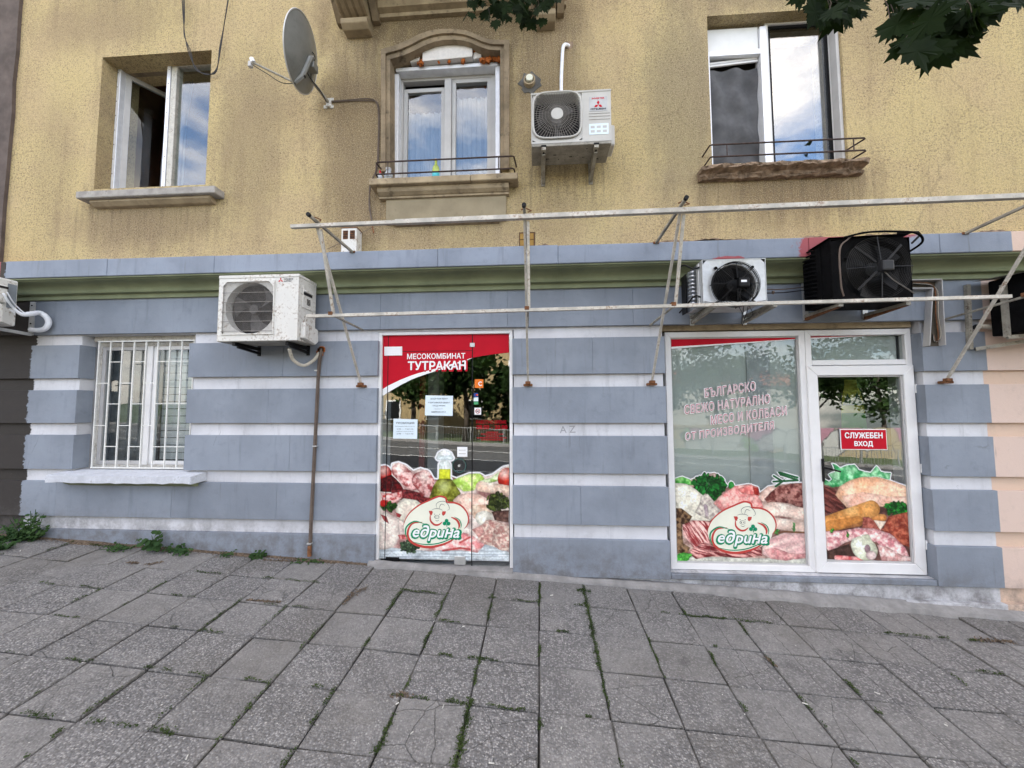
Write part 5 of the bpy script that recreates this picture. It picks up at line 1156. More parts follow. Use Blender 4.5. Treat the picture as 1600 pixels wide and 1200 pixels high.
# bottle
b = at(681,270,-0.05); s0 = at(690,274,-0.17).z
e = empty('plastic_bottle', (b.x, -0.05, s0), 'green-yellow plastic bottle standing behind the middle window railing', 'bottle')
h = 0.27
m = MB(); m.lathe([(0.035,0.0),(0.040,0.01),(0.040,0.15),(0.033,0.18),(0.015,0.205),(0.013,0.25)], (b.x,-0.05,s0), 14); m.build('body', plain('bottle_plastic', (0.45,0.55,0.12), 0.15, spec=0.6, var=0.2), e, smooth=True)
MB().lathe([(0.0412,0.02),(0.0415,0.10)], (b.x,-0.05,s0), 14).build('bottle_label', plain('turquoise_label', (0.10,0.50,0.55), 0.5), e, smooth=True)
MB().lathe([(0.015,0.245),(0.015,0.27)], (b.x,-0.05,s0), 10).build('cap', plain('yellow_cap', (0.75,0.45,0.08), 0.4), e)
b = at(594,270,-0.08); e = empty('glass_jar', (b.x,-0.08,s0), 'small clear bottle with a red cap at the left end of the middle sill', 'jar', 'small glass containers on the middle sill')
MB().lathe([(0.03,0),(0.032,0.07),(0.012,0.10),(0.012,0.115)], (b.x,-0.08,s0), 10).build('body', plain('clear_glass_body', (0.55,0.58,0.6), 0.1, spec=0.7), e, smooth=True); MB().lathe([(0.014,0.11),(0.008,0.145)], (b.x,-0.08,s0), 8).build('cap', M_RED, e)
MB().cyl((b.x,-0.06,s0+0.05),(b.x-0.02,-0.03,s0+0.29),0.004,6).build('wooden_stick', M_STONE, e)
b = at(607,268,-0.08); e = empty('glass_jar', (b.x,-0.08,s0), 'wider glass jar beside the red-capped bottle on the middle sill', 'jar', 'small glass containers on the middle sill')
MB().lathe([(0.045,0),(0.048,0.09),(0.03,0.12),(0.03,0.15)], (b.x,-0.08,s0), 12).build('body', plain('cloudy_glass_body', (0.42,0.44,0.46), 0.15, spec=0.7, var=0.5, nscale=50), e, smooth=True); MB().lathe([(0.033,0.145),(0.033,0.165)], (b.x,-0.08,s0), 10).build('cap', M_PVCG, e)

# barred grille on the ground floor window
yg_ = 0.10
gx0, gx1 = at(149,640,yg_).x, at(299,640,yg_).x; gzt, gzb = at(225,533,yg_).z, at(215,731,yg_).z
gr = empty('window_grille', ((gx0+gx1)/2, yg_, gzb), 'white painted iron grille with staggered crossbars over the small window', 'grille')
nb = 8; xs = [gx0+(gx1-gx0)*k/nb for k in range(nb+1)]
for x in xs: MB().bar((x,yg_,gzb),(x,yg_,gzt),0.013).build('vertical_bar', M_GRILLE, gr)
for z in (gzb, gzt): MB().bar((gx0-0.01,yg_-0.002,z),(gx1+0.01,yg_-0.002,z),0.015).build('horizontal_bar', M_GRILLE, gr)
H_ = gzt-gzb
for k in range(nb):
    lv = (0.33,0.665) if k % 2 == 0 else (0.165,0.5,0.835)
    if k == 6: lv = (0.33,) 
    for t in (lv if k != 6 else (0.165,0.5,0.835)): 
        MB().bar((xs[k],yg_,gzb+H_*t),(xs[k+1],yg_,gzb+H_*t),0.009).build('cross_bar', M_GRILLE, gr)
for x, z in ((gx0,gzb+H_*0.66),(gx0,gzb),(gx1,gzb),(gx0,gzt)): MB().bar((x,yg_,z),(x-0.03 if x == gx0 else x+0.03, yg_+0.02, z-0.01),0.012).build('anchor', M_RUST, gr)

# ================================================================== awning frame
aw = empty('awning_frame', (1.0, 0, 0.25), 'bare rusty metal awning frame without its cloth above the shop', 'awning frame')
YT, YL, zT, zL = -0.965, -0.69, 1.645, 0.902
def sq(p0, p1, w, nm, mat=None): return MB().bar(p0, p1, w).build(nm, mat or M_RAIL, aw, bevel=0.002)
xtl, xtr = at(455,352,YT).x, 4.9
# upper rail in two lengths, the second lapped behind the first
sq((xtl,YT,zT-0.01),(at(620,345,YT).x,YT,zT-0.004),0.032,'upper_rail'); sq((at(618,345,YT).x,YT-0.002,zT-0.004),(xtr,YT-0.002,zT+0.035),0.040,'upper_rail')
xll = at(480,492,YL).x
sq((xll,YL,zL-0.02),(4.05,YL,zL+0.035),0.030,'lower_rail')
m = MB()
for xk, nm in ((-1.975,0),(-0.100,1),(1.2236,2),(4.163,3)):
    tT = (xk-xtl)/(xtr-xtl); zt_k = zT-0.012+0.05*tT; zl_k = zL-0.012+0.045*(xk+2.2)/6
    sq((xk,-0.02,0.275),(xk,YT+0.02,zt_k),0.022,'long_strut')
    sq((xk+0.03,YT+0.025,zt_k-0.02),(xk+0.03,YL+0.005,zl_k+0.01),0.024,'front_strut')
    sq((xk,YF+0.02,zft-0.01),(xk,YT-0.10,zt_k+0.045),0.024,'top_rod', M_BRACKET)
    MB().cyl((xk,YT-0.10,zt_k+0.045),(xk,YT-0.125,zt_k+0.048),0.019,8).build('rod_end', M_BLACK, aw)
    sq((xk,0.01,0.885),(xk+0.02,YL+0.02,zl_k),0.018,'lower_rod', M_BRACKET)
    MB().box(xk-0.05,xk+0.05,-0.035,0.03,0.232,0.258).build('wall_bracket', M_RUST, aw, bevel=0.004)
    MB().box(xk-0.028,xk+0.028,-0.05,0.0,0.25,0.285).build('wall_bracket', M_RUST, aw, bevel=0.004)
    MB().box(xk-0.03,xk+0.03,YF-0.01,YF+0.04,zft-0.02,zft+0.004).build('ledge_bracket', M_RUST, aw, bevel=0.003)
    MB().box(xk-0.012,xk+0.03,YL-0.02,YL+0.02,zl_k-0.005,zl_k+0.03).build('weld', M_RUST, aw, bevel=0.003)
    mt_ = MB().tube([(xk-0.03,YT-0.02,zt_k+0.055),(xk+0.01,YT-0.03,zt_k+0.065),(xk+0.06,YT-0.02,zt_k+0.045),(xk+0.03,YT+0.01,zt_k+0.05)],0.006,6); mt_.build('clamp', M_RUST, aw)

# ================================================================== air conditioners
def diamonds(cx, cz, r, y, par):
    for a in (90, 210, 330):
        a0 = R(a); c = (cx+r*0.5*math.cos(a0), cz+r*0.5*math.sin(a0)); u = (math.cos(a0), math.sin(a0)); v = (-u[1], u[0]); L_, W_ = r*0.5, r*0.29
        flat([(c[0]+u[0]*L_,c[1]+u[1]*L_),(c[0]+v[0]*W_,c[1]+v[1]*W_),(c[0]-u[0]*L_,c[1]-u[1]*L_),(c[0]-v[0]*W_,c[1]-v[1]*W_)], y, M_RED, par, 'logo_diamond')
def fan(par, c, r, y, nblade, mat, hubr=0.05):
    f_ = empty('fan', (c[0], y, c[1]), parent=par)
    for k in range(nblade):
        a = 2*math.pi*k/nblade+0.4; m = MB(); vs = []
        for i in range(7):
            t = i/6; rr = hubr+(r-hubr)*t; wd = 0.35+0.55*t
            for s_ in (-1, 0, 1): an = a+s_*wd*0.5+t*0.5; vs.append((c[0]+rr*math.cos(an), y+s_*0.03, c[1]+rr*math.sin(an)))
        m.add(vs, [(3*i+j,3*i+j+1,3*i+j+4,3*i+j+3) for i in range(6) for j in range(2)]); m.build('blade', mat, f_, smooth=True)
    MB().cyl((c[0],y-0.03,c[1]),(c[0],y+0.03,c[1]),hubr,16).build('hub', mat, f_)
    return f_
def bracket(par, x, zb, yfront, drop, mat, yback=-0.01, bar=0.035):
    MB().box(x-bar/2, x+bar/2, yfront, yback, zb-0.04, zb-0.004).build('bracket_arm', mat, par, bevel=0.003)
    MB().box(x-bar/2, x+bar/2, yback-0.004, yback+0.012, zb-drop, zb+0.30).build('bracket_plate', mat, par, bevel=0.002)
    MB().bar((x,yfront+0.06,zb-0.045),(x,yback-0.01,zb-drop+0.03),bar*0.7).build('bracket_brace', mat, par)

# --- left unit on the blue wall
X0, X1, Y0, Y1, Z0, Z1 = -3.355, -2.478, -0.415, -0.10, 0.705, 1.405
ac = empty('air_conditioner', ((X0+X1)/2, (Y0+Y1)/2, Z0), 'dirty white air conditioner with barred fan guard left of the glass door', 'air conditioner', 'outdoor air conditioning units')
q = lambda u, w: (X0+(X1-X0)*u, Z1-(Z1-Z0)*w)        # fractions of the front
fc = q(0.395, 0.50); fr = 0.275
ba = MB(); n = 40; ring_o = []
# front panel with a round opening: outer square to circle
sqp = []
hx0, hx1, hz0, hz1 = q(0.06,0.1)[0], q(0.70,0.1)[0], q(0,0.90)[1], q(0,0.10)[1]
ci = [(fc[0]+fr*math.cos(2*math.pi*k/n), fc[1]+fr*math.sin(2*math.pi*k/n)) for k in range(n)]
def to_rect(p, c, x0, x1, z0, z1):
    dx, dz = p[0]-c[0], p[1]-c[1]; t = min([abs(v) for v in (((x1-c[0])/dx if dx > 0 else (x0-c[0])/dx) if abs(dx) > 1e-9 else 9e9, ((z1-c[1])/dz if dz > 0 else (z0-c[1])/dz) if abs(dz) > 1e-9 else 9e9)]); return (c[0]+dx*t, c[1]+dz*t)
sqp = [to_rect(p, fc, hx0, hx1, hz0, hz1) for p in ci]
def holed_front(x0, x1, z0, z1, hx0, hx1, hz0, hz1, yf, ci, sqp, ydeep, depth_in):
    m = MB()
    m.add([(x0,yf,z0),(x1,yf,z0),(x1,yf,z1),(x0,yf,z1),(hx0,yf,hz0),(hx1,yf,hz0),(hx1,yf,hz1),(hx0,yf,hz1)], [(0,1,5,4),(1,2,6,5),(2,3,7,6),(3,0,4,7)])
    n = len(ci); vs = [(a,yf+0.004,b) for a,b in sqp]+[(a,yf+0.012,b) for a,b in ci]+[(a,yf+ydeep,b) for a,b in ci]
    m.add(vs, [(k,(k+1)%n,n+(k+1)%n,n+k) for k in range(n)]+[(n+k,n+(k+1)%n,2*n+(k+1)%n,2*n+k) for k in range(n)])
    return m
m = holed_front(X0, X1, Z0, Z1, hx0, hx1, hz0, hz1, Y0, ci, sqp, 0.10, 0)
for a in ([(X0,Y0,Z0),(X0,Y1,Z0),(X0,Y1,Z1),(X0,Y0,Z1)], [(X1,Y0,Z0),(X1,Y1,Z0),(X1,Y1,Z1),(X1,Y0,Z1)], [(X0,Y1,Z0),(X1,Y1,Z0),(X1,Y1,Z1),(X0,Y1,Z1)]): m.add(a, [(0,1,2,3)])
m.build('casing', M_ACW, ac)
MB().box(X0-0.006,X1+0.006,Y0-0.006,Y1+0.004,Z1-0.035,Z1).build('casing_lid', M_ACW, ac, bevel=0.006)
MB().box(X0+0.004,X1-0.004,Y0+0.004,Y1,Z0-0.006,Z0+0.004).build('casing_base', M_ACB, ac)
MB().box(hx0,hx1,Y0+0.16,Y0+0.17,hz0,hz1).build('fan_cavity', M_FANBACK, ac)
fan(ac, fc, 0.25, Y0+0.09, 3, M_BLADE, 0.05)
g = empty('fan_guard', (fc[0],Y0,fc[1]), parent=ac); wires = MB()
nw = 46
for k in range(nw+1):
    x = hx0+0.01+(hx1-hx0-0.02)*k/nw; wires.tube([(x,Y0-0.012,hz0+0.02),(x,Y0-0.014,hz1-0.02)],0.0013,4,cap=False)
o = wires.build('guard_wires', M_WIRE, g); o['kind'] = 'stuff'
for k in range(6): z = hz0+0.03+(hz1-hz0-0.05)*k/5; MB().tube([(hx0,Y0-0.016,z),(hx1,Y0-0.016,z)],0.003,6).build('guard_bar', M_WIRE, g)
f = MB(); frame4(f, hx0-0.006, hx1+0.006, hz0-0.006, hz1+0.006, 0.010, Y0-0.012, Y0+0.002); f.build('guard_frame', M_ACW, g)
for (a, b) in ((hx0+0.02,hz1-0.02),(hx1-0.02,hz1-0.02)): MB().add([(a-0.03,Y0-0.02,b+0.012),(a+0.03,Y0-0.02,b+0.012),(a+(0.03 if a > fc[0] else -0.03),Y0-0.02,b-0.05)], [(0,1,2)]).build('guard_corner', M_ACW, g)
c_ = q(0.80,0.085); diamonds(c_[0]-0.022, c_[1]-0.006, 0.030, Y0-0.002, ac)
text('MITSUBISHI', c_[0]+0.062, c_[1]+0.005, Y0-0.002, 0.098, M_INK, ac, 'maker_lettering', h=0.016, bold=0.02); text('ELECTRIC', c_[0]+0.056, c_[1]-0.017, Y0-0.002, 0.082, M_INK, ac, 'maker_lettering', h=0.014, bold=0.02)
# service side with handle recess and valve cover
MB().box(X1,X1+0.012,Y0+0.06,Y0+0.24,Z1-0.34,Z1-0.10).build('side_panel', M_ACW, ac, bevel=0.004)
MB().box(X1+0.0125,X1+0.03,Y0+0.07,Y0+0.22,Z1-0.17,Z1-0.15).build('handle_lip', M_ACW, ac, bevel=0.003); MB().box(X1+0.0122,X1+0.016,Y0+0.07,Y0+0.22,Z1-0.20,Z1-0.172).build('handle_recess', M_FANBACK, ac)
for k in range(5): MB().box(X1+0.0122,X1+0.016,Y0+0.13,Y0+0.19,Z1-0.24-k*0.014,Z1-0.233-k*0.014).build('vent_slot', M_FANBACK, ac)
m = MB(); m.sweep([(Y0+0.05,Z0+0.20),(Y0+0.04,Z0+0.03),(Y0+0.25,Z0-0.01),(Y0+0.30,Z0+0.03),(Y0+0.29,Z0+0.16)], X1, X1+0.055); m.build('valve_cover', M_ACW, ac, bevel=0.012, seg=2)
for x in (X0+0.16, X1-0.13): bracket(ac, x, Z0-0.004, Y0+0.03, 0.10, M_BLACK)
# hose from the unit into the rusty wall hole, and the pipe down to the pavement
hz_ = at(500,547,-0.02)
hs = empty('drain_pipe', (hz_.x, -0.03, gz(hz_.x,0)), 'brown plastic pipe clipped down the wall beside a cream hose from the air conditioner', 'pipe')
MB().tube(bez([at(452,545,-0.30), at(458,562,-0.2), at(474,571,-0.12), at(490,563,-0.07), at(499,551,-0.03)],8),0.018,10).build('cream_hose', M_HOSE, hs, smooth=True)
pts = [at(502,545,-0.03), at(500,556,-0.045), at(497,580,-0.03), at(494,640,-0.022), at(491,700,-0.022), at(488,760,-0.022), at(485,820,-0.022), at(483.5,866,-0.022)]
MB().tube(bez(pts,6),0.014,8).build('pipe', M_PIPE, hs, smooth=True)
MB().tube(bez([p+Vector((0.012,0.012,0)) for p in pts],6),0.008,8).build('wire', M_PIPE, hs, smooth=True)
for px,py in ((495.5,579),(492.5,697),(483.8,849)): c_ = at(px,py,-0.022); MB().box(c_.x-0.022,c_.x+0.022,-0.042,0.0,c_.z-0.006,c_.z+0.006).build('clip', M_GALV, hs)
c_ = at(484,860,-0.02); MB().cyl((c_.x,-0.024,c_.z+0.05),(c_.x,-0.024,c_.z-0.06),0.022,10).build('foot_sleeve', M_RUST, hs)
m = MB(); 
for k in range(14): a = random.random()*6.28; r = random.uniform(0,0.035); p = hz_+Vector((r*math.cos(a),0,r*math.sin(a)*1.3)); s_ = random.uniform(0.012,0.024); m.box(p.x-s_,p.x+s_,-0.03,0.004,p.z-s_,p.z+s_)
m.build('hole_foam', M_PUFOAM, hs)

# --- upper unit on the yellow wall
X0, X1, Y0, Y1, Z0, Z1 = -0.042, 0.762, -0.445, -0.13, 2.676, 3.215
ac = empty('air_conditioner', ((X0+X1)/2, (Y0+Y1)/2, Z0), 'grey-beige air conditioner with radial fan grille high on the yellow wall', 'air conditioner', 'outdoor air conditioning units')
fc = (X0+0.262, (Z0+Z1)/2+0.025); n = 48; fr = 0.232
def superpt(a, r, c, k=4.5):
    ca, sa = math.cos(a), math.sin(a); s_ = (abs(ca)**k+abs(sa)**k)**(-1/k); return (c[0]+r*ca*s_, c[1]+r*sa*s_)
ci = [superpt(2*math.pi*k/n, fr, fc) for k in range(n)]
hx0, hx1, hz0, hz1 = fc[0]-fr-0.02, fc[0]+fr+0.02, Z0+0.02, Z1-0.012
m = holed_front(X0, X1, Z0, Z1, hx0, hx1, hz0, hz1, Y0, ci, [to_rect(p, fc, hx0, hx1, hz0, hz1) for p in ci], 0.10, 0)
for a in ([(X0,Y0,Z0),(X0,Y1,Z0),(X0,Y1,Z1),(X0,Y0,Z1)], [(X1,Y0,Z0),(X1,Y1,Z0),(X1,Y1,Z1),(X1,Y0,Z1)], [(X0,Y1,Z0),(X1,Y1,Z0),(X1,Y1,Z1),(X0,Y1,Z1)]): m.add(a, [(0,1,2,3)])
m.build('casing', M_ACG, ac)
MB().box(X0-0.005,X1+0.005,Y0-0.005,Y1,Z1-0.02,Z1+0.004).build('casing_lid', M_ACG, ac, bevel=0.005)
MB().box(X0+0.002,X1-0.002,Y0+0.002,Y1,Z0-0.03,Z0+0.002).build('casing_base', M_ACB, ac, bevel=0.004)
for k in range(9): x = X0+0.1+0.6*random.random(); y = Y0+0.06+random.random()*0.2; w_ = random.choice([0.01,0.03,0.06]); MB().box(x,x+w_,y,y+0.012,Z0-0.0315,Z0-0.0305).build('base_slot', M_BLACK, ac)
MB().box(hx0,hx1,Y0+0.13,Y0+0.14,hz0,hz1).build('fan_cavity', M_FANBACK, ac); fan(ac, fc, 0.2, Y0+0.085, 3, M_BLADE, 0.05)
g = empty('fan_guard', (fc[0],Y0,fc[1]), parent=ac); wires = MB()
for k in range(56): p = superpt(2*math.pi*k/56, fr+0.004, fc); wires.tube([(fc[0]+0.06*math.cos(2*math.pi*k/56),Y0-0.016,fc[1]+0.06*math.sin(2*math.pi*k/56)),(p[0],Y0-0.004,p[1])],0.0021,4,cap=False)
for rr in (0.09,0.12,0.15,0.18,0.21): wires.tube([(fc[0]+rr*math.cos(t),Y0-0.013,fc[1]+rr*math.sin(t)) for t in np.linspace(0,2*math.pi,37)],0.0014,4,cap=False)
o = wires.build('guard_wires', M_WIRE, g); o['kind'] = 'stuff'
MB().tube([(p[0],Y0-0.004,p[1]) for p in [superpt(2*math.pi*k/n, fr+0.012, fc) for k in range(n+1)]],0.011,6,cap=False).build('guard_rim', M_ACG, g, smooth=True)
MB().cyl((fc[0],Y0-0.024,fc[1]),(fc[0],Y0-0.008,fc[1]),0.062,24).build('guard_cap', M_ACG, g, bevel=0.003)
qx = lambda u, w: (X0+(X1-X0)*u, Z1-(Z1-Z0)*w)
a, b = qx(0.73,0.135), qx(0.955,0.42); MB().box(a[0],b[0],Y0-0.003,Y0-0.0005,b[1],a[1]).build('badge_plate', plain('silver_badge', (0.42,0.42,0.41), 0.4, metal=0.3), ac)
cxm = (a[0]+b[0])/2; text('INVERTER', cxm, a[1]-0.020, Y0-0.004, 0.125, M_RED, ac, 'maker_lettering', h=0.017, bold=0.03); diamonds(cxm, a[1]-0.088, 0.048, Y0-0.004, ac)
text('MITSUBISHI', cxm, b[1]+0.022, Y0-0.004, 0.150, M_INK, ac, 'maker_lettering', h=0.018, bold=0.04)
for w_ in (0.465,0.52,0.58): MB().box(a[0]-0.005,X1-0.01,Y0-0.0025,Y0-0.0005,qx(0,w_)[1]-0.002,qx(0,w_)[1]+0.002).build('pressed_groove', M_ACB, ac)
a, b = qx(0.725,0.665), qx(0.965,0.875); MB().box(a[0],b[0],Y0-0.003,Y0-0.0005,b[1],a[1]).build('rating_label', M_PAPER, ac)
for k in range(6): MB().box(a[0]+0.015+(k%3)*0.06,a[0]+0.055+(k%3)*0.06,Y0-0.0042,Y0-0.0032,b[1]+0.02+(k//3)*0.045,b[1]+0.045+(k//3)*0.045).build('label_print', M_PVCG, ac)
MB().box(X1,X1+0.055,Y0+0.10,Y1-0.02,Z0+0.02,Z0+0.24).build('valve_cover', M_ACG, ac, bevel=0.01)
for x in (X0+0.125, X1-0.15): 
    bracket(ac, x, Z0-0.03, Y0-0.005, 0.16, M_BRACKET, bar=0.045)
    MB().box(x-0.026,x+0.026,Y0-0.01,Y0+0.02,Z0-0.04,Z0-0.02).build('rubber_foot', M_BLACK, ac, bevel=0.003)
    for k in range(3): MB().box(x-0.007,x+0.007,Y0+0.03+k*0.09,Y0+0.08+k*0.09,Z0-0.0725,Z0-0.0705).build('slot', M_BLACK, ac)
hs = empty('insulated_pipe', (at(880,75).x,-0.04,at(880,75).z), 'white insulated pipe rising from the upper air conditioner into the yellow wall', 'pipe')
MB().tube(bez([at(889,72,0.01), at(883,70,-0.05), at(879.5,76,-0.07), at(878,100,-0.07), at(877,125,-0.08), at(877,152,-0.12)],6),0.019,10).build('pipe', M_WHOSE, hs, smooth=True)
c_ = at(889,71); m = MB(); m.prism([(c_.x+r_*math.cos(k*0.7), c_.z+r_*math.sin(k*0.7)) for k, r_ in enumerate((0.05,0.06,0.045,0.055,0.05,0.06,0.05,0.05,0.045))], -0.004, 0.003); m.build('wall_hole', M_CRUMBLE, hs)

# --- round flue with grey patch
c_ = at(828,130); e = empty('wall_flue', (c_.x,0,c_.z), 'round vent pipe set in a dark grey mortar patch on the yellow wall', 'vent')
m = MB(); m.prism([(c_.x+0.115*(1+0.25*math.sin(k*2.3))*math.cos(k*math.pi/9), c_.z+0.125*(1+0.2*math.sin(k*3.1+1))*math.sin(k*math.pi/9)) for k in range(18)], -0.006, 0.003); m.build('mortar_patch', plain('dark_mortar', (0.13,0.125,0.115), 0.95, var=0.2, bump=0.8), e)
m = MB(); m.ring((c_.x-0.005,0,c_.z-0.0), 0.058, 0.016, -0.06, -0.004, 24); m.build('flue_rim', M_STONE, e)
MB().cyl((c_.x-0.005,-0.075,c_.z+0.008),(c_.x-0.005,-0.005,c_.z+0.008),0.040,20).build('flue_cap', M_CREAM, e, bevel=0.004)
MB().cyl((c_.x-0.005,-0.02,c_.z),(c_.x-0.005,-0.005,c_.z),0.05,20).build('flue_gap', M_BLACK, e)

# --- open-coil condenser unit with round black fan
YC = -0.56
X0, X1, Z0, Z1 = at(1098,440,YC).x, at(1197.5,440,YC).x, at(1150,489,-0.12).z, at(1150,404.5,YC).z
cu = empty('condenser_unit', ((X0+X1)/2, YC, Z0), 'galvanised condenser unit with bare coil and round black fan guard', 'condenser', 'shop refrigeration condensers above the window')
c_ = at(1150,444,YC-0.03); fc = (c_.x, c_.z); fr = 0.198; n = 40
ci = [(fc[0]+fr*math.cos(2*math.pi*k/n), fc[1]+fr*math.sin(2*math.pi*k/n)) for k in range(n)]; e_ = 0.005
m = holed_front(X0, X1, Z0, Z1, X0+e_, X1-e_, Z0+e_, Z1-e_, YC, ci, [to_rect(p, fc, X0+e_, X1-e_, Z0+e_, Z1-e_) for p in ci], 0.08, 0)
for a in ([(X0,YC,Z1),(X1,YC,Z1),(X1,-0.2,Z1),(X0,-0.2,Z1)], [(X0,YC,Z0),(X1,YC,Z0),(X1,-0.14,Z0),(X0,-0.14,Z0)], [(X0,YC,Z0),(X0,YC+0.06,Z0),(X0,YC+0.06,Z1),(X0,YC,Z1)], [(X1,YC,Z0),(X1,-0.2,Z0),(X1,-0.2,Z1),(X1,YC,Z1)]): m.add(a, [(0,1,2,3)])
m.build('fan_panel', M_GALV, cu)
MB().box(X0+0.012,X1-0.01,YC+0.11,YC+0.12,Z0+0.01,Z1-0.01).build('fan_cavity', M_SOOT, cu)
MB().box(X0-0.01,X0+0.04,YC+0.065,YC+0.115,Z0+0.01,Z1-0.01).build('side_flange', M_GALV, cu, bevel=0.003)
MB().box(X0-0.006,X0+0.03,YC+0.20,-0.15,Z0-0.01,Z1-0.02).build('coil_block', M_FIN, cu)
for k in range(9):
    z = Z0+0.03+k*(Z1-Z0-0.1)/8; MB().tube([(X0-0.01,YC+0.14,z),(X0-0.035,YC+0.15,z+0.008),(X0-0.035,YC+0.24,z+0.022),(X0-0.01,YC+0.25,z+0.03)],0.010,8).build('coil_bend', M_FIN, cu, smooth=True)
MB().box(X0-0.04,X0-0.03,YC+0.30,YC+0.42,Z0-0.02,Z1-0.03).build('end_plate', M_BLACK, cu)
fan(cu, fc, fr-0.01, YC+0.04, 5, M_BLACK, 0.06)
g = empty('fan_guard', (fc[0],YC,fc[1]), parent=cu); wires = MB()
for rr in [0.06+0.0135*k for k in range(12)]: wires.tube([(fc[0]+rr*math.cos(t),YC-0.045-0.01*math.cos(rr*6),fc[1]+rr*math.sin(t)) for t in np.linspace(0,2*math.pi,41)],0.0022,4,cap=False)
for yy in (0.0,-0.015,-0.03): wires.tube([(fc[0]+(fr+0.012)*math.cos(t),YC+yy,fc[1]+(fr+0.012)*math.sin(t)) for t in np.linspace(0,2*math.pi,41)],0.003,4,cap=False)
o = wires.build('guard_wires', M_BLACK, g); o['kind'] = 'stuff'
for k in range(8):
    a = k*math.pi/4+math.pi/2; MB().tube([(fc[0]+0.05*math.cos(a),YC-0.06,fc[1]+0.05*math.sin(a)),(fc[0]+(fr+0.0)*math.cos(a),YC-0.05,fc[1]+(fr)*math.sin(a)),(fc[0]+(fr+0.025)*math.cos(a),YC-0.005,fc[1]+(fr+0.025)*math.sin(a))],0.0042,6).build('guard_spoke', M_BLACK, g)
for k in range(4):
    a = k*math.pi/2+math.pi/4; p = (fc[0]+(fr+0.035)*math.cos(a), fc[1]+(fr+0.035)*math.sin(a)); MB().cyl((p[0],YC-0.012,p[1]),(p[0],YC+0.002,p[1]),0.014,10).build('guard_foot', M_SOOT, g)
MB().box(fc[0]-0.006,fc[0]+0.088,YC-0.10,YC-0.05,fc[1]-0.045,fc[1]+0.04).build('motor_cover', M_BLACK, cu, bevel=0.012, seg=2)
MB().box(fc[0]+0.01,fc[0]+0.06,YC-0.102,YC-0.1005,fc[1]-0.004,fc[1]+0.016).build('white_label', M_WHITE, cu)
MB().tube(bez([(fc[0]+0.03,YC-0.06,fc[1]-0.04),(fc[0]+0.02,YC-0.05,fc[1]-0.12),(fc[0]+0.07,YC-0.02,fc[1]-0.20),(fc[0]+0.075,YC-0.01,Z0-0.02),(fc[0]+0.08,YC+0.05,Z0-0.20)],6),0.004,6).build('cable', M_CABLE, cu)
MB().tube(bez([(fc[0]+0.085,YC+0.1,Z0-0.02),(fc[0]+0.13,YC+0.1,Z0-0.13),(fc[0]+0.09,YC+0.06,Z0-0.21),(fc[0]+0.17,YC+0.12,Z0-0.06),(fc[0]+0.2,YC+0.15,Z0-0.0),(fc[0]+0.22,YC+0.12,Z0-0.10),(fc[0]+0.12,YC+0.08,Z0-0.16)],6),0.003,6).build('cable', M_CABLE, cu)
for xb_ in (at(1081,503,0).x, at(1163,505,0).x):
    MB().bar((xb_,0.0,at(1120,504,0).z),(xb_,YC+0.02,Z0-0.03),0.034).build('bracket_brace', M_BRACKET, cu); MB().box(xb_-0.02,xb_+0.02,YC+0.08,-0.005,Z0-0.03,Z0-0.003).build('bracket_arm', M_BRACKET, cu)
    MB().box(xb_-0.02,xb_+0.02,-0.012,0.002,at(1120,508,0).z,Z1-0.1).build('bracket_plate', M_GALV, cu)
for z_, s_ in ((Z0+0.06,1),(Z1-0.04,-1)): MB().tube(bez([(X0+0.02,YC+0.06,z_),(X0-0.05,YC+0.07,z_+0.02*s_),(X0-0.10,YC+0.16,z_-0.05*s_),(X0-0.11,YC+0.3,z_-0.08*s_)],5),0.008,6).build('coolant_pipe', M_BLACK, cu)

# --- black sooty condenser
YB = -0.52
X0, X1, Z0, Z1 = at(1300,430,YB).x, at(1424,420,YB).x, at(1360,470,YB).z, at(1360,372,YB).z
bu = empty('condenser_unit', ((X0+X1)/2, YB, Z0), 'oily black condenser unit with a very large fan, right above the shop window', 'condenser', 'shop refrigeration condensers above the window')
fc = ((X0+X1)/2+0.035, (Z0+Z1)/2+0.0); fr = 0.285
ci = [(fc[0]+fr*math.cos(2*math.pi*k/n), fc[1]+fr*math.sin(2*math.pi*k/n)) for k in range(n)]
m = holed_front(X0, X1, Z0, Z1, X0+e_, X1-e_, Z0+e_, Z1-e_, YB, ci, [to_rect(p, fc, X0+e_, X1-e_, min(Z0+e_,fc[1]-fr-0.001), max(Z1-e_,fc[1]+fr+0.001)) for p in ci], 0.10, 0)
for a in ([(X0,YB,Z1),(X1,YB,Z1),(X1,-0.16,Z1),(X0,-0.16,Z1)], [(X0,YB,Z0),(X1,YB,Z0),(X1,-0.16,Z0),(X0,-0.16,Z0)], [(X0,YB,Z0),(X0,-0.35,Z0),(X0,-0.35,Z1),(X0,YB,Z1)], [(X1,YB,Z0),(X1,-0.16,Z0),(X1,-0.16,Z1),(X1,YB,Z1)]): m.add(a, [(0,1,2,3)])
m.build('fan_panel', M_SOOT, bu)
MB().box(X0+0.01,X1-0.01,YB+0.14,YB+0.15,Z0+0.01,Z1-0.01).build('fan_cavity', M_BLACK, bu)
m = MB().add([(X0-0.02,YB-0.01,Z1+0.012),(X1+0.01,YB-0.01,Z1+0.03),(X1+0.01,-0.14,Z1+0.03),(X0-0.05,-0.14,Z1-0.02)],[(0,1,2,3)]); m.build('top_sheet', M_SOOT, bu)
MB().box(X0-0.012,X0+0.02,YB+0.12,-0.16,Z0,Z1-0.02).build('coil_block', M_SOOT, bu)
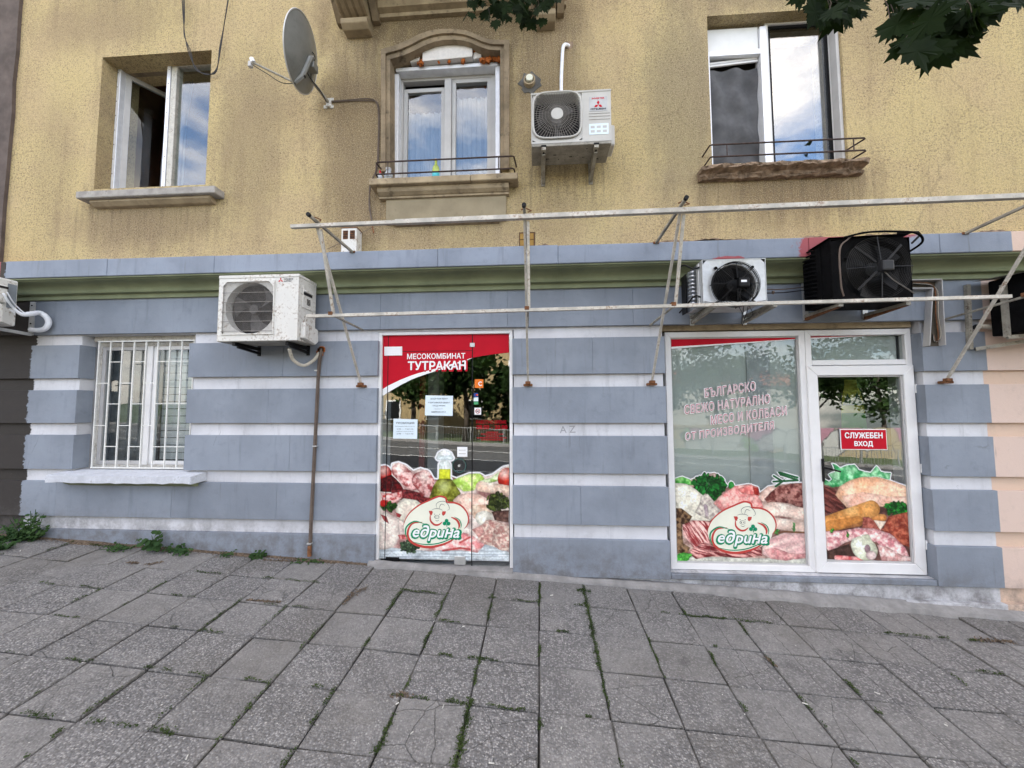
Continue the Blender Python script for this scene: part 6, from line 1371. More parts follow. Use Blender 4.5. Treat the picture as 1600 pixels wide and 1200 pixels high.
for k in range(14): z = Z0+0.02+k*(Z1-Z0-0.06)/13; MB().tube([(X0-0.012,-0.34,z),(X0-0.045,-0.33,z+0.006),(X0-0.045,-0.22,z+0.02),(X0-0.012,-0.21,z+0.024)],0.009,7).build('coil_bend', M_SOOT, bu)
fan(bu, fc, fr-0.015, YB+0.05, 5, M_BLACK, 0.07)
g = empty('fan_guard', (fc[0],YB,fc[1]), parent=bu); wires = MB()
for rr in [0.08+0.0145*k for k in range(15)]: wires.tube([(fc[0]+rr*math.cos(t),YB-0.04-0.015*math.cos(rr*5),fc[1]+rr*math.sin(t)) for t in np.linspace(0,2*math.pi,41)],0.0022,4,cap=False)
o = wires.build('guard_wires', plain('dark_grey_wire', (0.010,0.010,0.010), 0.5), g); o['kind'] = 'stuff'
for k in range(8):
    a = k*math.pi/4+math.pi/2+0.02
    for dd in ((-0.005,0.005) if k % 2 else (0,)): MB().tube([(fc[0]+0.06*math.cos(a)-dd*math.sin(a),YB-0.065,fc[1]+0.06*math.sin(a)+dd*math.cos(a)),(fc[0]+fr*math.cos(a)-dd*math.sin(a),YB-0.045,fc[1]+fr*math.sin(a)+dd*math.cos(a))],0.0045,6).build('guard_spoke', plain('spoke_grey', (0.016,0.016,0.017), 0.5) if k == 0 else bpy.data.materials['spoke_grey'], g)
MB().box(fc[0]-0.035,fc[0]+0.065,YB-0.12,YB-0.06,fc[1]-0.05,fc[1]+0.045).build('motor_cover', plain('dark_grey_cover', (0.02,0.02,0.022), 0.5), bu, bevel=0.014, seg=2)
MB().tube(bez([(X0+0.20,YB-0.02,Z1+0.03),(X0+0.13,YB-0.03,Z1-0.02),(X0+0.05,YB-0.04,Z1-0.12),(X0+0.045,YB-0.04,Z0+0.15),(X0+0.07,YB-0.03,Z0+0.04)],6),0.007,6).build('coolant_pipe', M_PIPE, bu)
MB().tube(bez([(fc[0]+0.02,YB-0.07,fc[1]-0.05),(fc[0]+0.08,YB-0.08,fc[1]-0.13),(fc[0]+0.2,YB-0.06,fc[1]-0.2),(X1-0.01,YB-0.02,fc[1]-0.24)],6),0.005,6).build('cable', plain('grey_cable', (0.12,0.11,0.1), 0.6), bu)
MB().tube(bez([(X0+0.1,YB-0.03,Z1+0.0),(X0+0.3,YB-0.05,Z1+0.035),(X1-0.1,YB-0.05,Z1+0.03),(X1+0.04,YB-0.04,Z1+0.01),(X1+0.11,YB-0.0,Z1-0.05),(X1+0.04,YB+0.06,Z1-0.12),(X1-0.02,YB+0.1,Z1-0.15)],6),0.010,8).build('thick_hose', M_SOOT, bu, smooth=True)
MB().tube([(X1-0.1,YB,Z1+0.04),(X1+0.08,YB,Z1+0.045),(X1+0.10,YB,Z1+0.02),(X1+0.02,YB,Z1-0.06)],0.009,6).build('thin_pipe', M_BLACK, bu)
for xb_ in (at(1257,470,0).x, at(1350,480,0).x):
    MB().bar((xb_,-0.005,at(1300,498,0).z),(xb_+0.0,YB+0.06,Z0-0.02),0.036).build('bracket_brace', M_RUST, bu); MB().box(xb_-0.02,xb_+0.02,YB+0.04,-0.005,Z0-0.035,Z0-0.004).build('bracket_arm', M_BRACKET, bu)
    MB().box(xb_-0.025,xb_+0.025,-0.014,0.002,at(1300,500,0).z,at(1257,430,0).z).build('bracket_plate', M_GALV, bu)
    for k in range(5): MB().cyl((xb_,-0.017,at(1257,440+k*13,0).z),(xb_,-0.012,at(1257,440+k*13,0).z),0.006,8).build('bolt', M_RUST, bu)
e = empty('coolant_pipes', (at(1235,460).x,-0.1,at(1235,460).z), 'pair of thin dark coolant pipes running between the two condensers', 'pipes')
MB().tube(bez([at(1198,452,-0.2),at(1225,452,-0.12),at(1262,448,-0.08),at(1285,447,-0.1)],5),0.006,6).build('pipe', M_PIPE, e); MB().tube(bez([at(1198,458,-0.2),at(1225,457,-0.12),at(1262,453,-0.08),at(1285,452,-0.1)],5),0.006,6).build('pipe', M_CABLE, e)
MB().cyl(at(1207,457,-0.19),at(1209,457,-0.19),0.018,8).build('coupling', M_PIPE, e)

# --- unit cut by the left edge of the photograph
X0, X1, Y0, Y1, Z0, Z1 = -7.2, -6.32, -0.66, -0.30, 0.86, 1.50
X1 = at(37,470,Y1+0.05).x
ac = empty('air_conditioner', ((X0+X1)/2, (Y0+Y1)/2, Z0), 'pale air conditioner seen from its service side at the left edge', 'air conditioner', 'outdoor air conditioning units')
Y0 = Y1-0.36; Z1 = at(30,440,Y1).z; Z0 = at(25,513,Y1).z+0.02
MB().box(X0,X1,Y0,Y1,Z0,Z1).build('casing', M_ACW, ac, bevel=0.012)
sx_ = lambda l,t,r,b,nm,mat,d0,d1: None
MB().box(X1,X1+0.04,Y0+0.05,Y0+0.25,Z1-0.28,Z1-0.09).build('handle_box', M_ACW, ac, bevel=0.008); MB().box(X1+0.004,X1+0.044,Y0+0.05,Y0+0.25,Z1-0.125,Z1-0.10).build('handle_recess', M_FANBACK, ac)
MB().box(X1,X1+0.002,Y0+0.27,Y0+0.345,Z1-0.32,Z1-0.05).build('rating_label', plain('grey_label', (0.2,0.22,0.24), 0.5), ac); MB().box(X1,X1+0.002,Y0+0.26,Y0+0.345,Z1-0.39,Z1-0.335).build('maker_label', M_WHITE, ac)
m = MB().add([(X1,Y0+0.05,Z0+0.0),(X1,Y0+0.34,Z0),(X1,Y0+0.34,Z0+0.14),(X1,Y0+0.05,Z0+0.33),(X1+0.07,Y0+0.07,Z0+0.02),(X1+0.07,Y0+0.20,Z0+0.02),(X1+0.07,Y0+0.20,Z0+0.2),(X1+0.07,Y0+0.07,Z0+0.28)], [(4,5,6,7),(0,1,5,4),(1,2,6,5),(2,3,7,6),(3,0,4,7)]); m.build('valve_cover', M_ACW, ac)
pts = [at(5,458,-0.5),at(12,470,-0.45),at(20,480,-0.38),at(34,491,-0.3),at(50,490,-0.2),at(62,489,-0.12),at(72,495,-0.08),at(76,504,-0.06),at(71,513,-0.06),at(60,516,-0.06),at(48,515,-0.06)]
MB().tube(bez(pts,5),[0.010]*16+[0.016]*8+[0.028]*27,10).build('white_hose', M_WHOSE, ac, smooth=True) if False else MB().tube(bez(pts,5),[0.010+0.018*min(1,max(0,(k-10)/8)) for k in range(51)],10).build('white_hose', M_WHOSE, ac, smooth=True)
MB().tube(bez([p+Vector((0,0.03,0.02)) for p in pts[:5]],5),0.006,6).build('white_cable', M_WHOSE, ac)
x_ = at(50,490,-0.01).x; MB().box(x_-0.03,x_+0.03,-0.014,0.0,at(50,524,0).z,at(50,472,0).z).build('bracket_plate', M_GALV, ac)
for k in (478,506): MB().cyl((x_,-0.02,at(50,k,0).z),(x_,-0.012,at(50,k,0).z),0.009,8).build('bolt', M_BLACK, ac)
MB().bar((x_,-0.01,at(45,523,0).z),(x_-0.02,-0.62,at(45,523,0).z+0.03),0.035).build('bracket_arm', M_GALV, ac)

# --- dark unit cut by the right edge
e = empty('condenser_unit', (at(1590,480,-0.3).x, -0.3, 0.9), 'dark condenser cut by the right edge, in an open angle-iron cradle', 'condenser', 'shop refrigeration condensers above the window')
xa = at(1583,460,-0.3).x
MB().box(xa,xa+0.8,-0.55,-0.10,at(1585,520,-0.3).z,at(1585,430,-0.3).z).build('casing', M_SOOT, e, bevel=0.01)
MB().add([(xa-0.10,-0.60,at(1585,436,-0.3).z),(xa+0.85,-0.60,at(1585,425,-0.3).z+0.05),(xa+0.85,-0.05,at(1585,425,-0.3).z+0.08),(xa-0.10,-0.05,at(1585,432,-0.3).z+0.03)],[(0,1,2,3)]).build('top_sheet', M_BRACKET, e)
xp = at(1571,490,-0.25).x
for p0, p1 in (((xp,-0.25,at(1571,445,-0.25).z),(xp,-0.25,at(1571,527,-0.25).z)),((xp,-0.25,at(1571,527,-0.25).z),(xp+0.7,-0.45,at(1571,527,-0.25).z+0.03)),((xp-0.10,-0.02,at(1558,546,0).z),(xp-0.08,-0.02,at(1555,445,0).z)),((xp-0.06,-0.03,at(1558,546,0).z),(xp+0.6,-0.40,at(1558,546,0).z+0.12))):
    MB().bar(p0, p1, 0.035).build('cradle_bar', M_BRACKET, e)
MB().tube(bez([at(1527,512,0.0),at(1536,510,-0.03),at(1552,512,-0.05),at(1575,520,-0.1)],5),0.022,8).build('cream_hose', M_HOSE, e, smooth=True)
MB().cyl(at(1526,511,0.002),at(1526,511,-0.006),0.03,10).build('wall_hole', M_BLACK, e)

# --- L-shaped cable trunking with cables
tk = empty('cable_trunking', (at(1465,490).x,-0.03,at(1465,490).z), 'open L-shaped metal cable trunking with loose wires under the cornice', 'trunking')
yt = -0.07
A = [at(1424,437,yt),at(1472,436,yt),at(1478,539,yt),at(1453,540,yt),at(1458,450,yt),at(1424,450,yt)]
def wall_strip(p, q_): 
    d = (q_-p).normalized(); n_ = Vector((-d.z,0,d.x))*0.004; return MB().add([p-n_,q_-n_,q_+n_,p+n_]+[Vector((v.x,0.0,v.z)) for v in (p-n_,q_-n_,q_+n_,p+n_)], [(0,1,2,3),(4,5,6,7),(0,1,5,4),(1,2,6,5),(2,3,7,6),(3,0,4,7)])
for a, b in ((0,1),(1,2),(3,4),(4,5)): wall_strip(A[a], A[b]).build('trunking_side', M_PVCG, tk)
MB().prism([(p.x,p.z) for p in A], -0.004, -0.001).build('trunking_back', plain('trunking_inside', (0.10,0.085,0.065), 0.9, dirt=((0.03,0.02,0.015),0.9,20)), tk)
for k in range(4):
    o_ = random.uniform(-3,3); MB().tube(bez([at(1426,442+o_*0.6,-0.03),at(1452,444+o_*0.6,-0.035),at(1463+o_,455,-0.04),at(1464+o_,490,-0.04),at(1468+o_,525,-0.03),at(1462-o_,534,-0.02),at(1458,522,-0.02)],5),0.005,6).build('wire', [M_HOSE,M_PIPE,M_CABLE,M_RUST][k], tk)

# --- satellite dish
sd = empty('satellite_dish', (-2.44,-0.02,3.61), 'large dark grey satellite dish on a bent arm with a forward LNB', 'satellite dish')
dc = at(471,84,-0.42); 
axis = Vector((-0.97,-0.15,0.18)).normalized()
upv = Vector((0,0,1)); sidev = axis.cross(upv).normalized(); upv = sidev.cross(axis).normalized()
vs = []; nr, na = 9, 44; ra, rb = 0.355, 0.365
for i in range(nr+1):
    t = i/nr
    for k in range(na): a = 2*math.pi*k/na; vs.append(dc+sidev*(ra*t*math.cos(a))+upv*(rb*t*math.sin(a))+axis*(0.085*t*t-0.085))
fs = [(i*na+k, i*na+(k+1)%na, (i+1)*na+(k+1)%na, (i+1)*na+k) for i in range(nr) for k in range(na)]
m = MB(); m.add(vs, fs); me = m.build('reflector', M_DISH, sd, smooth=True)
MB().tube([dc+sidev*(ra*math.cos(t))+upv*(rb*math.sin(t)) for t in np.linspace(0,2*math.pi,61)],0.007,6,cap=False).build('rim', M_GALV, sd, smooth=True)
bk_ = dc-axis*0.10
base = Vector((-2.44,-0.02,3.61)); elbow = at(489,128,-0.24); hub = at(487,104,-0.33)
MB().tube([base+Vector((0,0,0.0)), elbow, hub+Vector((0,0,0.03))],0.018,10).build('mount_arm', M_BRACKET, sd)
mm = MB(); mm.box(hub.x-0.06,hub.x+0.05,hub.y-0.05,hub.y+0.05,hub.z-0.05,hub.z+0.035); mm.build('mount_bracket', M_DISH, sd, bevel=0.006)
MB().tube([hub, bk_],0.03,8).build('back_strut', M_DISH, sd)
low = dc-upv*(rb*0.93)+axis*0.0; MB().tube([bk_-upv*0.02, dc-upv*rb*0.7-axis*0.06, low],0.028,8).build('feed_support', M_DISH, sd)
for k in range(3): p = dc-upv*(0.14+0.055*k)-axis*0.075-sidev*0.0; MB().box(p.x-0.012,p.x+0.018,p.y-0.012,p.y+0.012,p.z-0.01,p.z+0.012).build('hole', M_BLACK, sd)
ln = at(396,98,-0.50); MB().tube([low, ln],0.011,8).build('feed_arm', M_BRACKET, sd)
MB().tube([ln+Vector((-0.02,0,0.045)), ln+Vector((0.0,0,0.0))],0.024,10).build('lnb', M_WHITE, sd); MB().box(ln.x-0.05,ln.x-0.015,ln.y-0.02,ln.y+0.02,ln.z-0.05,ln.z+0.01).build('lnb_body', M_PVCG, sd, bevel=0.004)
MB().tube(bez([ln+Vector((0,0,-0.03)), ln.lerp(low,0.35)+Vector((0,0,-0.05)), ln.lerp(low,0.7)+Vector((0,0,-0.07)), low+Vector((0.02,0,-0.01))],6),0.004,6).build('cable', M_CABLE, sd)
for dx, dz in ((-0.045,-0.04),(0.03,-0.04),(0.03,0.045)): MB().box(base.x+dx-0.022,base.x+dx+0.022,-0.012,0.0,base.z+dz-0.022,base.z+dz+0.022).build('wall_plate', M_ACW, sd, bevel=0.004)
MB().box(base.x-0.03,base.x+0.03,-0.03,-0.004,base.z-0.05,base.z+0.05).build('wall_plate', M_ACW, sd, bevel=0.004)
MB().tube(bez([hub+Vector((-0.03,0,0.0)), hub+Vector((-0.02,-0.02,-0.12)), hub+Vector((0.06,0.08,-0.22)), base+Vector((-0.02,-0.01,0.0))],6),0.006,6).build('cable', M_CABLE, sd)
MB().tube(bez([hub+Vector((-0.04,-0.02,0.02)), hub+Vector((-0.06,-0.03,0.13)), hub+Vector((0.0,-0.03,0.16)), hub+Vector((0.05,-0.02,0.08)), hub+Vector((0.0,-0.0,0.0))],6),0.005,6).build('cable', M_CABLE, sd)
wc = empty('wall_cable', (at(592,220).x,-0.01,at(592,220).z), 'thin cables running from the dish to the middle window and down the wall', 'cable')
for o_ in (0, 1.6): MB().tube(bez([at(515,158+o_,-0.012),at(545,156+o_,-0.012),at(575,154+o_*2,-0.012),at(590-o_,161,-0.012),at(593-o_,185,-0.012),at(592-o_,230,-0.012),at(590-o_,262,-0.012),at(578+o_,288,-0.012),at(578-o_,320,-0.012),at(582,352,-0.012)],5),0.005,6).build('wire', M_PIPE, wc)
MB().tube(bez([at(582,355,-0.03),at(560,366,-0.05),at(535,378,-0.06),at(512,389,-0.08)],5),0.003,6).build('wire', M_PIPE, wc)
MB().bar(at(581,350,-0.01),at(584,364,-0.05),0.012).build('hook', M_RUST, wc)
# hanging cable at the top left
hc = empty('hanging_cable', (at(320,60,-0.05).x,-0.05,at(320,60,-0.05).z), 'loop of thin black cable hanging beside the upper left window', 'cable')
for o_ in (0,2,4): MB().tube(bez([at(284+o_,-8,-0.05),at(286+o_*0.6,25,-0.05),at(289-o_*0.3,55,-0.05),at(294+o_,80,-0.05),at(305,104+o_,-0.05),at(322,117-o_*0.5,-0.05),at(338,108+o_,-0.05),at(345-o_*0.5,75,-0.05),at(350,40,-0.05),at(357+o_*0.3,-8,-0.05)],6),0.0045,6).build('wire', M_CABLE, hc)
# white vent box on the ledge, brown grate in the wall
a, b, c, d = rect(533,356,557,390,-0.13); e = empty('vent_box', ((a+b)/2,-0.06,c), 'small white vent box with rusty slots standing on the ledge', 'vent')
MB().box(a,b,-0.13,0.0,c-0.05,d).build('box', M_ACW, e, bevel=0.004)
for k in range(2):
    xx = a+(b-a)*(0.12+0.45*k); MB().box(xx,xx+(b-a)*0.32,-0.1315,-0.1305,d-(d-c)*0.52,d-(d-c)*0.12).build('slot_panel', M_RUST, e)
    for j in range(5): zz_ = d-(d-c)*(0.16+0.075*j); MB().box(xx+0.004,xx+(b-a)*0.31,-0.136,-0.132,zz_-0.004,zz_+0.002).build('slat', M_FANBACK, e)
MB().box(a-0.004,b+0.004,-0.134,0,d-0.004,d+0.006).build('lid', M_PUFOAM if False else M_RUST, e)
a, b, c, d = rect(811,363,836,386,0.0); e = empty('wall_grate', ((a+b)/2,0,c), 'square yellow-brown brick grate in the wall above the ledge', 'grate')
MB().box(a,b,-0.006,0.01,c-0.1,d).build('grate_frame', plain('dark_brown_frame', (0.10,0.055,0.03), 0.9), e)
for i in range(2):
    for j in range(2): MB().box(a+0.012+(b-a-0.02)*i/2, a+0.004+(b-a-0.02)*(i+1)/2, -0.012,-0.004, c+0.01+(d-c-0.02)*j/2, c+0.002+(d-c-0.02)*(j+1)/2).build('grate_tile', plain('ochre_tile%d%d' % (i,j), (0.30,0.18,0.05), 0.9, bump=0.5), e, bevel=0.002)
# pencilled letters on the wall
c_ = at(887,671,0.03); tx_ = text('AZ', c_.x, c_.z, 0.042, 0.17, plain('pencil_grey', (0.33,0.33,0.34), 0.8), bld, 'scrawled_letters', h=0.075, rot=R(2), spacing=1.5)

#@@SECTION plants
# ================================================================== moss, weeds, litter
def leaf_at(m, p, size, nrm_, up_=0.0, n=4):
    n_ = Vector(nrm_).normalized(); a = n_.orthogonal().normalized(); a.rotate(Matrix.Rotation(random.random()*6.28, 3, n_)); b = n_.cross(a)
    p = Vector(p)
    if n == 4: m.add([p-a*size*0.1, p+b*size*0.35+a*size*0.5, p+a*size, p-b*size*0.35+a*size*0.5], [(0,1,2,3)])
    else:
        k = 6; m.add([p+a*(size*0.5)]+[p+a*size*0.5+(a*math.cos(2*math.pi*i/k)+b*math.sin(2*math.pi*i/k))*size*0.5 for i in range(k)], [(0,1+i,1+(i+1)%k) for i in range(k)])
moss = MB()
def moss_line(p0, p1, w, dens=1.0, sz=0.011):
    def uv(p): x, y = p.x-GX, p.y-GY; return [(math.cos(AN)*x+math.sin(AN)*y)/SU, (math.sin(AN)*x-math.cos(AN)*y)/SV]
    def xy(u, v): x = GX+math.cos(AN)*u*SU+math.sin(AN)*v*SV; y = GY+math.sin(AN)*u*SU-math.cos(AN)*v*SV; return Vector((x, y, gz(x, y)))
    a_, b_ = uv(p0), uv(p1)
    if abs(a_[0]-b_[0])*SU > abs(a_[1]-b_[1])*SV: r_ = round((a_[1]+b_[1])/2); a_[1] = b_[1] = r_ if r_ > -1 else (a_[1]+b_[1])/2
    else: r_ = round((a_[0]+b_[0])/2); a_[0] = b_[0] = r_
    p0, p1 = xy(*a_), xy(*b_)
    w = w*0.72; L_ = (p1-p0).length; n = int(L_*1500*dens*max(1, w/0.02)); w = w*(0.8 if dens < 1 else 1); ext = (p1-p0)*0.12; p0, p1 = p0-ext, p1+ext
    for k in range(n):
        t = random.random(); p = p0.lerp(p1, t); cl = 0.5+0.5*math.sin(t*L_*22+p0.x*9)*math.sin(t*L_*9+2)
        if random.random() > (0.2+0.8*cl)*min(1, 0.12+7*min(t, 1-t)): continue
        ww = w*(0.35+0.65*cl); d = (p1-p0).normalized(); sd_ = Vector((-d.y,d.x,0))
        p = p+sd_*(random.gauss(0, ww*0.5)+0.008*math.sin(t*L_*37)); h = max(0, 0.012*(1-abs(random.gauss(0,0.5))))
        leaf_at(moss, (p.x,p.y,gz(p.x,p.y)+random.uniform(0.0,0.010)+h*0.5), sz*random.uniform(0.6,1.3), (random.gauss(0,0.5),random.gauss(0,0.5),1))
C2 = lambda u, v: gp(530+u*.3375, 800+v*.3375); C1 = lambda u, v: gp(u*.3375, 800+v*.3375); C3 = lambda u, v: gp(1060+u*.3375, 800+v*.3375)
for f_, l in ((C2, [(1112,345,1150,440,.05),(1150,440,1175,540,.045),(1175,540,1200,650,.045),(1200,650,1225,750,.04),(1222,760,1260,900,.018),(1320,1150,1345,1185,.035),(290,370,225,460,.03),(300,365,492,378,.016),(490,385,455,480,.022),(425,540,385,620,.02),(140,590,105,625,.022),
        (245,940,200,1020,.035),(200,1020,150,1115,.05),(595,870,565,950,.04),(565,950,530,1060,.05),(530,1060,505,1185,.055),(712,395,712,380,.02),(705,430,680,500,.026),(640,680,615,800,.03),(650,690,740,690,.016),(500,875,590,885,.03),(240,850,300,855,.022),(340,855,410,865,.022),(330,770,300,820,.02),(600,675,640,680,.014),
        (690,403,720,405,.016),(810,410,930,420,.014),(918,620,918,670,.014),(915,960,915,1010,.018),(920,340,922,430,.012),(1090,437,1125,437,.014),(1010,550,1060,552,.012),(700,910,850,915,.014),(1135,940,1165,942,.02),(460,505,550,512,.014),(465,663,525,668,.016),(1420,590,1510,760,.014),(1490,465,1530,467,.012),(1100,350,1165,385,.08)]),
    (C1, [(300,410,440,360,.022),(540,430,570,415,.022),(660,370,720,345,.03),(720,345,760,325,.014),(930,530,1010,480,.028),(1010,480,1130,405,.022),(1190,530,1235,515,.03),(1240,490,1330,440,.014),(1380,630,1430,570,.026),(1430,570,1495,520,.026),(1020,980,1100,900,.035),(1100,900,1200,805,.03),(1200,805,1270,750,.018),
        (670,960,740,905,.026),(820,850,930,760,.02),(905,725,985,735,.035),(780,710,820,712,.02),(690,705,735,705,.018),(130,1040,205,990,.03),(150,905,270,925,.05),(725,985,830,1000,.05),(560,955,620,975,.025),(460,935,520,945,.03),(930,1080,985,1040,.03),(1230,300,1310,285,.035),(1340,305,1400,315,.03),(1440,320,1490,315,.03),(1410,315,1440,318,.02),
        (930,265,1040,275,.02),(820,372,870,374,.014),(880,385,925,380,.018),(345,660,430,665,.022),(430,670,470,672,.022),(60,632,110,630,.022),(250,740,300,725,.022),(290,460,400,470,.012),(235,308,340,300,.02),(415,328,510,328,.022),(320,920,500,820,.014),(1240,1185,1330,1100,.03),(1425,985,1450,930,.03),(1480,890,1500,850,.026),(1500,840,1540,810,.03),(1450,800,1500,810,.026),(0,870,40,860,.03),(60,840,100,825,.025),
        (0,1130,30,1115,.03),(540,1030,620,1010,.016),(1140,770,1260,760,.014),(1240,420,1290,422,.02),(1360,435,1440,435,.014),(815,518,850,520,.018),(950,535,1040,545,.02),(1330,440,1320,430,.03),(60,175,100,170,.035),(180,175,330,130,.035),(330,130,420,125,.03),(380,165,560,150,.05),(560,150,680,130,.045)]),
    (C3, [(20,480,220,492,.018),(260,500,420,515,.02),(270,510,320,565,.03),(780,785,855,850,.03),(550,860,600,905,.028),(600,905,640,940,.02),(960,560,1050,570,.022),(1060,565,1160,578,.026),(1200,580,1250,588,.02),(1340,590,1400,598,.02),(1400,670,1450,715,.0),(400,670,450,715,.018),(670,975,705,1010,.02),(920,920,960,945,.022),(1380,735,1490,745,.022),(800,1140,850,1180,.026),(140,650,185,720,.014),(310,890,335,930,.02),(0,450,40,480,.016),(165,625,180,625,.02),(1270,755,1350,805,.01)])):
    for a,b,c,d,w in l:
        if w: moss_line(f_(a,b), f_(c,d), w, 0.6 if f_ is C1 else 1.0)
o = moss.build('joint_moss', M_MOSS); tag(o, 'green moss and tiny weeds growing in the joints between the slabs', 'moss', None, 'stuff')
dry = MB()
for f_, l in ((C3, [(1370,592,1560,605,.03),(400,670,450,715,.012)]), (C2, [(60,385,130,350,.05),(20,430,60,385,.02),(240,850,330,850,.03)]), (C1, [(680,245,760,232,.03),(590,235,640,238,.02),(1140,410,1300,420,.012),(1220,225,1500,235,.02)])):
    for a,b,c,d,w in l:
        p0, p1 = f_(a,b), f_(c,d)
        for k in range(int((p1-p0).length*700)): p = p0.lerp(p1, random.random())+Vector((random.gauss(0,w*0.4),random.gauss(0,w*0.4),0)); leaf_at(dry, (p.x,p.y,gz(p.x,p.y)+0.006), random.uniform(0.008,0.02), (random.gauss(0,0.7),random.gauss(0,0.7),1))
for k in range(1500): x = random.uniform(-7.5,-1.75); p = (x, -abs(random.gauss(0,0.05))-0.005); leaf_at(dry, (p[0],p[1],gz(*p)+0.008), random.uniform(0.006,0.018), (random.gauss(0,0.8),random.gauss(0,0.8),1))
o = dry.build('dry_litter', M_LITTER); tag(o, 'dry brown litter and dead moss along the wall and joints', 'litter', None, 'stuff')
bits = MB()
for (f_, u, v, L_) in ((C2,478,918,0.028),(C2,262,900,0.02),(C2,330,1038,0.02),(C2,718,1175,0.03),(C3,600,900,0.03),(C3,793,683,0.02),(C3,935,852,0.03),(C1,95,182,0.04),(C3,1232,992,0.014),(C2,570,538,0.018),(C1,870,1135,0.03),(C2,1028,1014,0.012),(C2,990,390,0.03)):
    p = f_(u, v); a = random.random()*6; bits.tube([(p.x,p.y,gz(p.x,p.y)+0.012),(p.x+L_*math.cos(a),p.y+L_*math.sin(a),gz(p.x,p.y)+0.013)],0.0035,6)
for k in range(260):
    p = gp(random.uniform(0,1600), random.uniform(890,1200)); 
    if p.y > -0.1: continue
    leaf_at(bits, (p.x,p.y,gz(p.x,p.y)+0.010), random.uniform(0.004,0.009), (random.gauss(0,0.3),random.gauss(0,0.3),1))
o = bits.build('pale_litter', plain('pale_bits', (0.55,0.53,0.48), 0.8, var=0.3, nscale=5)); tag(o, 'scattered cigarette ends and pale specks on the slabs', 'litter', None, 'stuff')

def weed(px, py, w, h, n, label, spread=1.0, y=-0.06, sz=0.03):
    p0 = at(px, py, y); p0.z = gz(p0.x, y); e = empty('weed', p0, label, 'weed', 'weeds sprouting at the foot of the wall')
    st = MB(); lf = MB(); ns = max(3, int(n/14))
    for s_ in range(ns):
        a = random.uniform(-1,1)*w*0.5; d = random.uniform(-0.6,0.2)*min(w,0.25)*spread; hh = h*random.uniform(0.45,1.0)*(1-0.5*abs(a)/(w*0.5+1e-6))
        P_s = bez([p0+Vector((a*0.3,d*0.3,0)), p0+Vector((a*0.6,d*0.7,hh*0.5)), p0+Vector((a,d,hh))],4)
        st.tube(P_s, 0.003, 5)
        for k in range(int(n/ns)):
            t = random.uniform(0.05,1)**0.8; q = P_s[min(len(P_s)-1,int(t*(len(P_s)-1)))]+Vector((random.gauss(0,0.018),random.gauss(0,0.018),random.gauss(0,0.01)))
            leaf_at(lf, q, sz*random.uniform(0.6,1.25), (random.gauss(0,0.5),-0.6+random.gauss(0,0.4),0.8), n=6)
    st.build('stem', M_WEED, e); lf.build('foliage', M_WEED, e)
weed(20,842,0.55,0.18,210,'broad low weed clump at the dark wall by the left edge',sz=0.04,y=-0.10); weed(52,836,0.50,0.36,260,'tall leafy weed at the corner where the blue paint begins',sz=0.035)
weed(246,852,0.26,0.34,70,'upright leafy weed below the barred window',sz=0.05); weed(283,854,0.40,0.10,110,'low spreading weed right of the upright one below the window',sz=0.032)
weed(205,846,0.55,0.06,140,'thin creeping weed left of the upright one below the window',sz=0.022); weed(408,868,0.18,0.12,60,'small round weed by the wall midway to the drain pipe',sz=0.035); weed(358,862,0.22,0.08,50,'tiny weed left of the small round weed by the wall',sz=0.022); weed(485,872,0.34,0.04,90,'flat green weed around the foot of the brown pipe',sz=0.02,y=-0.05)
weed(2,858,0.6,0.10,200,'grassy weed patch at the far left edge of the pavement',sz=0.035,y=-0.30)

# ================================================================== street behind the camera (seen in the panes)
def gmat(nm, c, **k): return plain(nm, c, 0.95, **k)
m = MB(); m.box(-60,60,-6.35,-6.2,gz(0,-6.2)-0.5,gz(0,-6.2)-0.02)
S = lambda x, y: GB*x + gz(0,-6.2) - 0.14
def sheet(x0,x1,y0,y1,dz,mat,nm,kind='structure',label=None,lift=0):
    o = MB().add([(x,y,S(x,y)+dz) for x,y in ((x0,y0),(x1,y0),(x1,y1),(x0,y1))],[(0,1,2,3)]).build(nm, mat); tag(o,label,None,None,kind); return o
sheet(-60,60,-18.0,-6.2,0.0,gmat('asphalt',(0.075,0.073,0.07),var=0.2,nscale=3),'road',label='grey asphalt road across the street side')
sheet(-60,60,-120,-18.0,0.012,gmat('verge_grass',(0.06,0.085,0.03),var=0.4,nscale=2),'verge',label='grassy verge beyond the road')
for y in (-9.2,-12.1,-15.0): sheet(-60,60,y,y-0.12,0.005,gmat('lane_paint%d' % int(-y),(0.6,0.6,0.57)),'lane_marking',label='white painted lane line')
k_ = MB().add([(x,y,S(x,y)+dz) for y,dz in ((-6.2,-0.05),(-6.2,0.13),(-6.36,0.13),(-6.36,-0.05)) for x in (-60,60)],[(0,1,3,2),(2,3,5,4),(4,5,7,6)]).build('kerb', M_MORTAR); tag(k_,'concrete kerb along the road',None,None,'structure')
k_ = MB().add([(x,y,S(x,y)+dz) for y,dz in ((-17.8,-0.05),(-17.8,0.13),(-18.0,0.13),(-18.0,-0.05)) for x in (-60,60)],[(0,1,3,2),(2,3,5,4),(4,5,7,6)]).build('kerb', M_MORTAR); tag(k_,'far concrete kerb along the verge',None,None,'structure')
fe = empty('street_fence', (0,-18.4,S(0,0)), 'low steel railing fence along the far kerb', 'fence')
fm = plain('fence_steel', (0.30,0.31,0.30), 0.6, metal=0.3)
bars = MB()
for x in np.arange(-24,44,0.16): bars.bar((x,-18.4,S(x,0)+0.1),(x,-18.4,S(x,0)+0.95),0.016)
o = bars.build('fence_bars', fm, fe); o['kind'] = 'stuff'
for z in (0.12,0.95): MB().bar((-24,-18.4,S(-24,0)+z),(44,-18.4,S(44,0)+z),0.04).build('fence_rail', fm, fe)
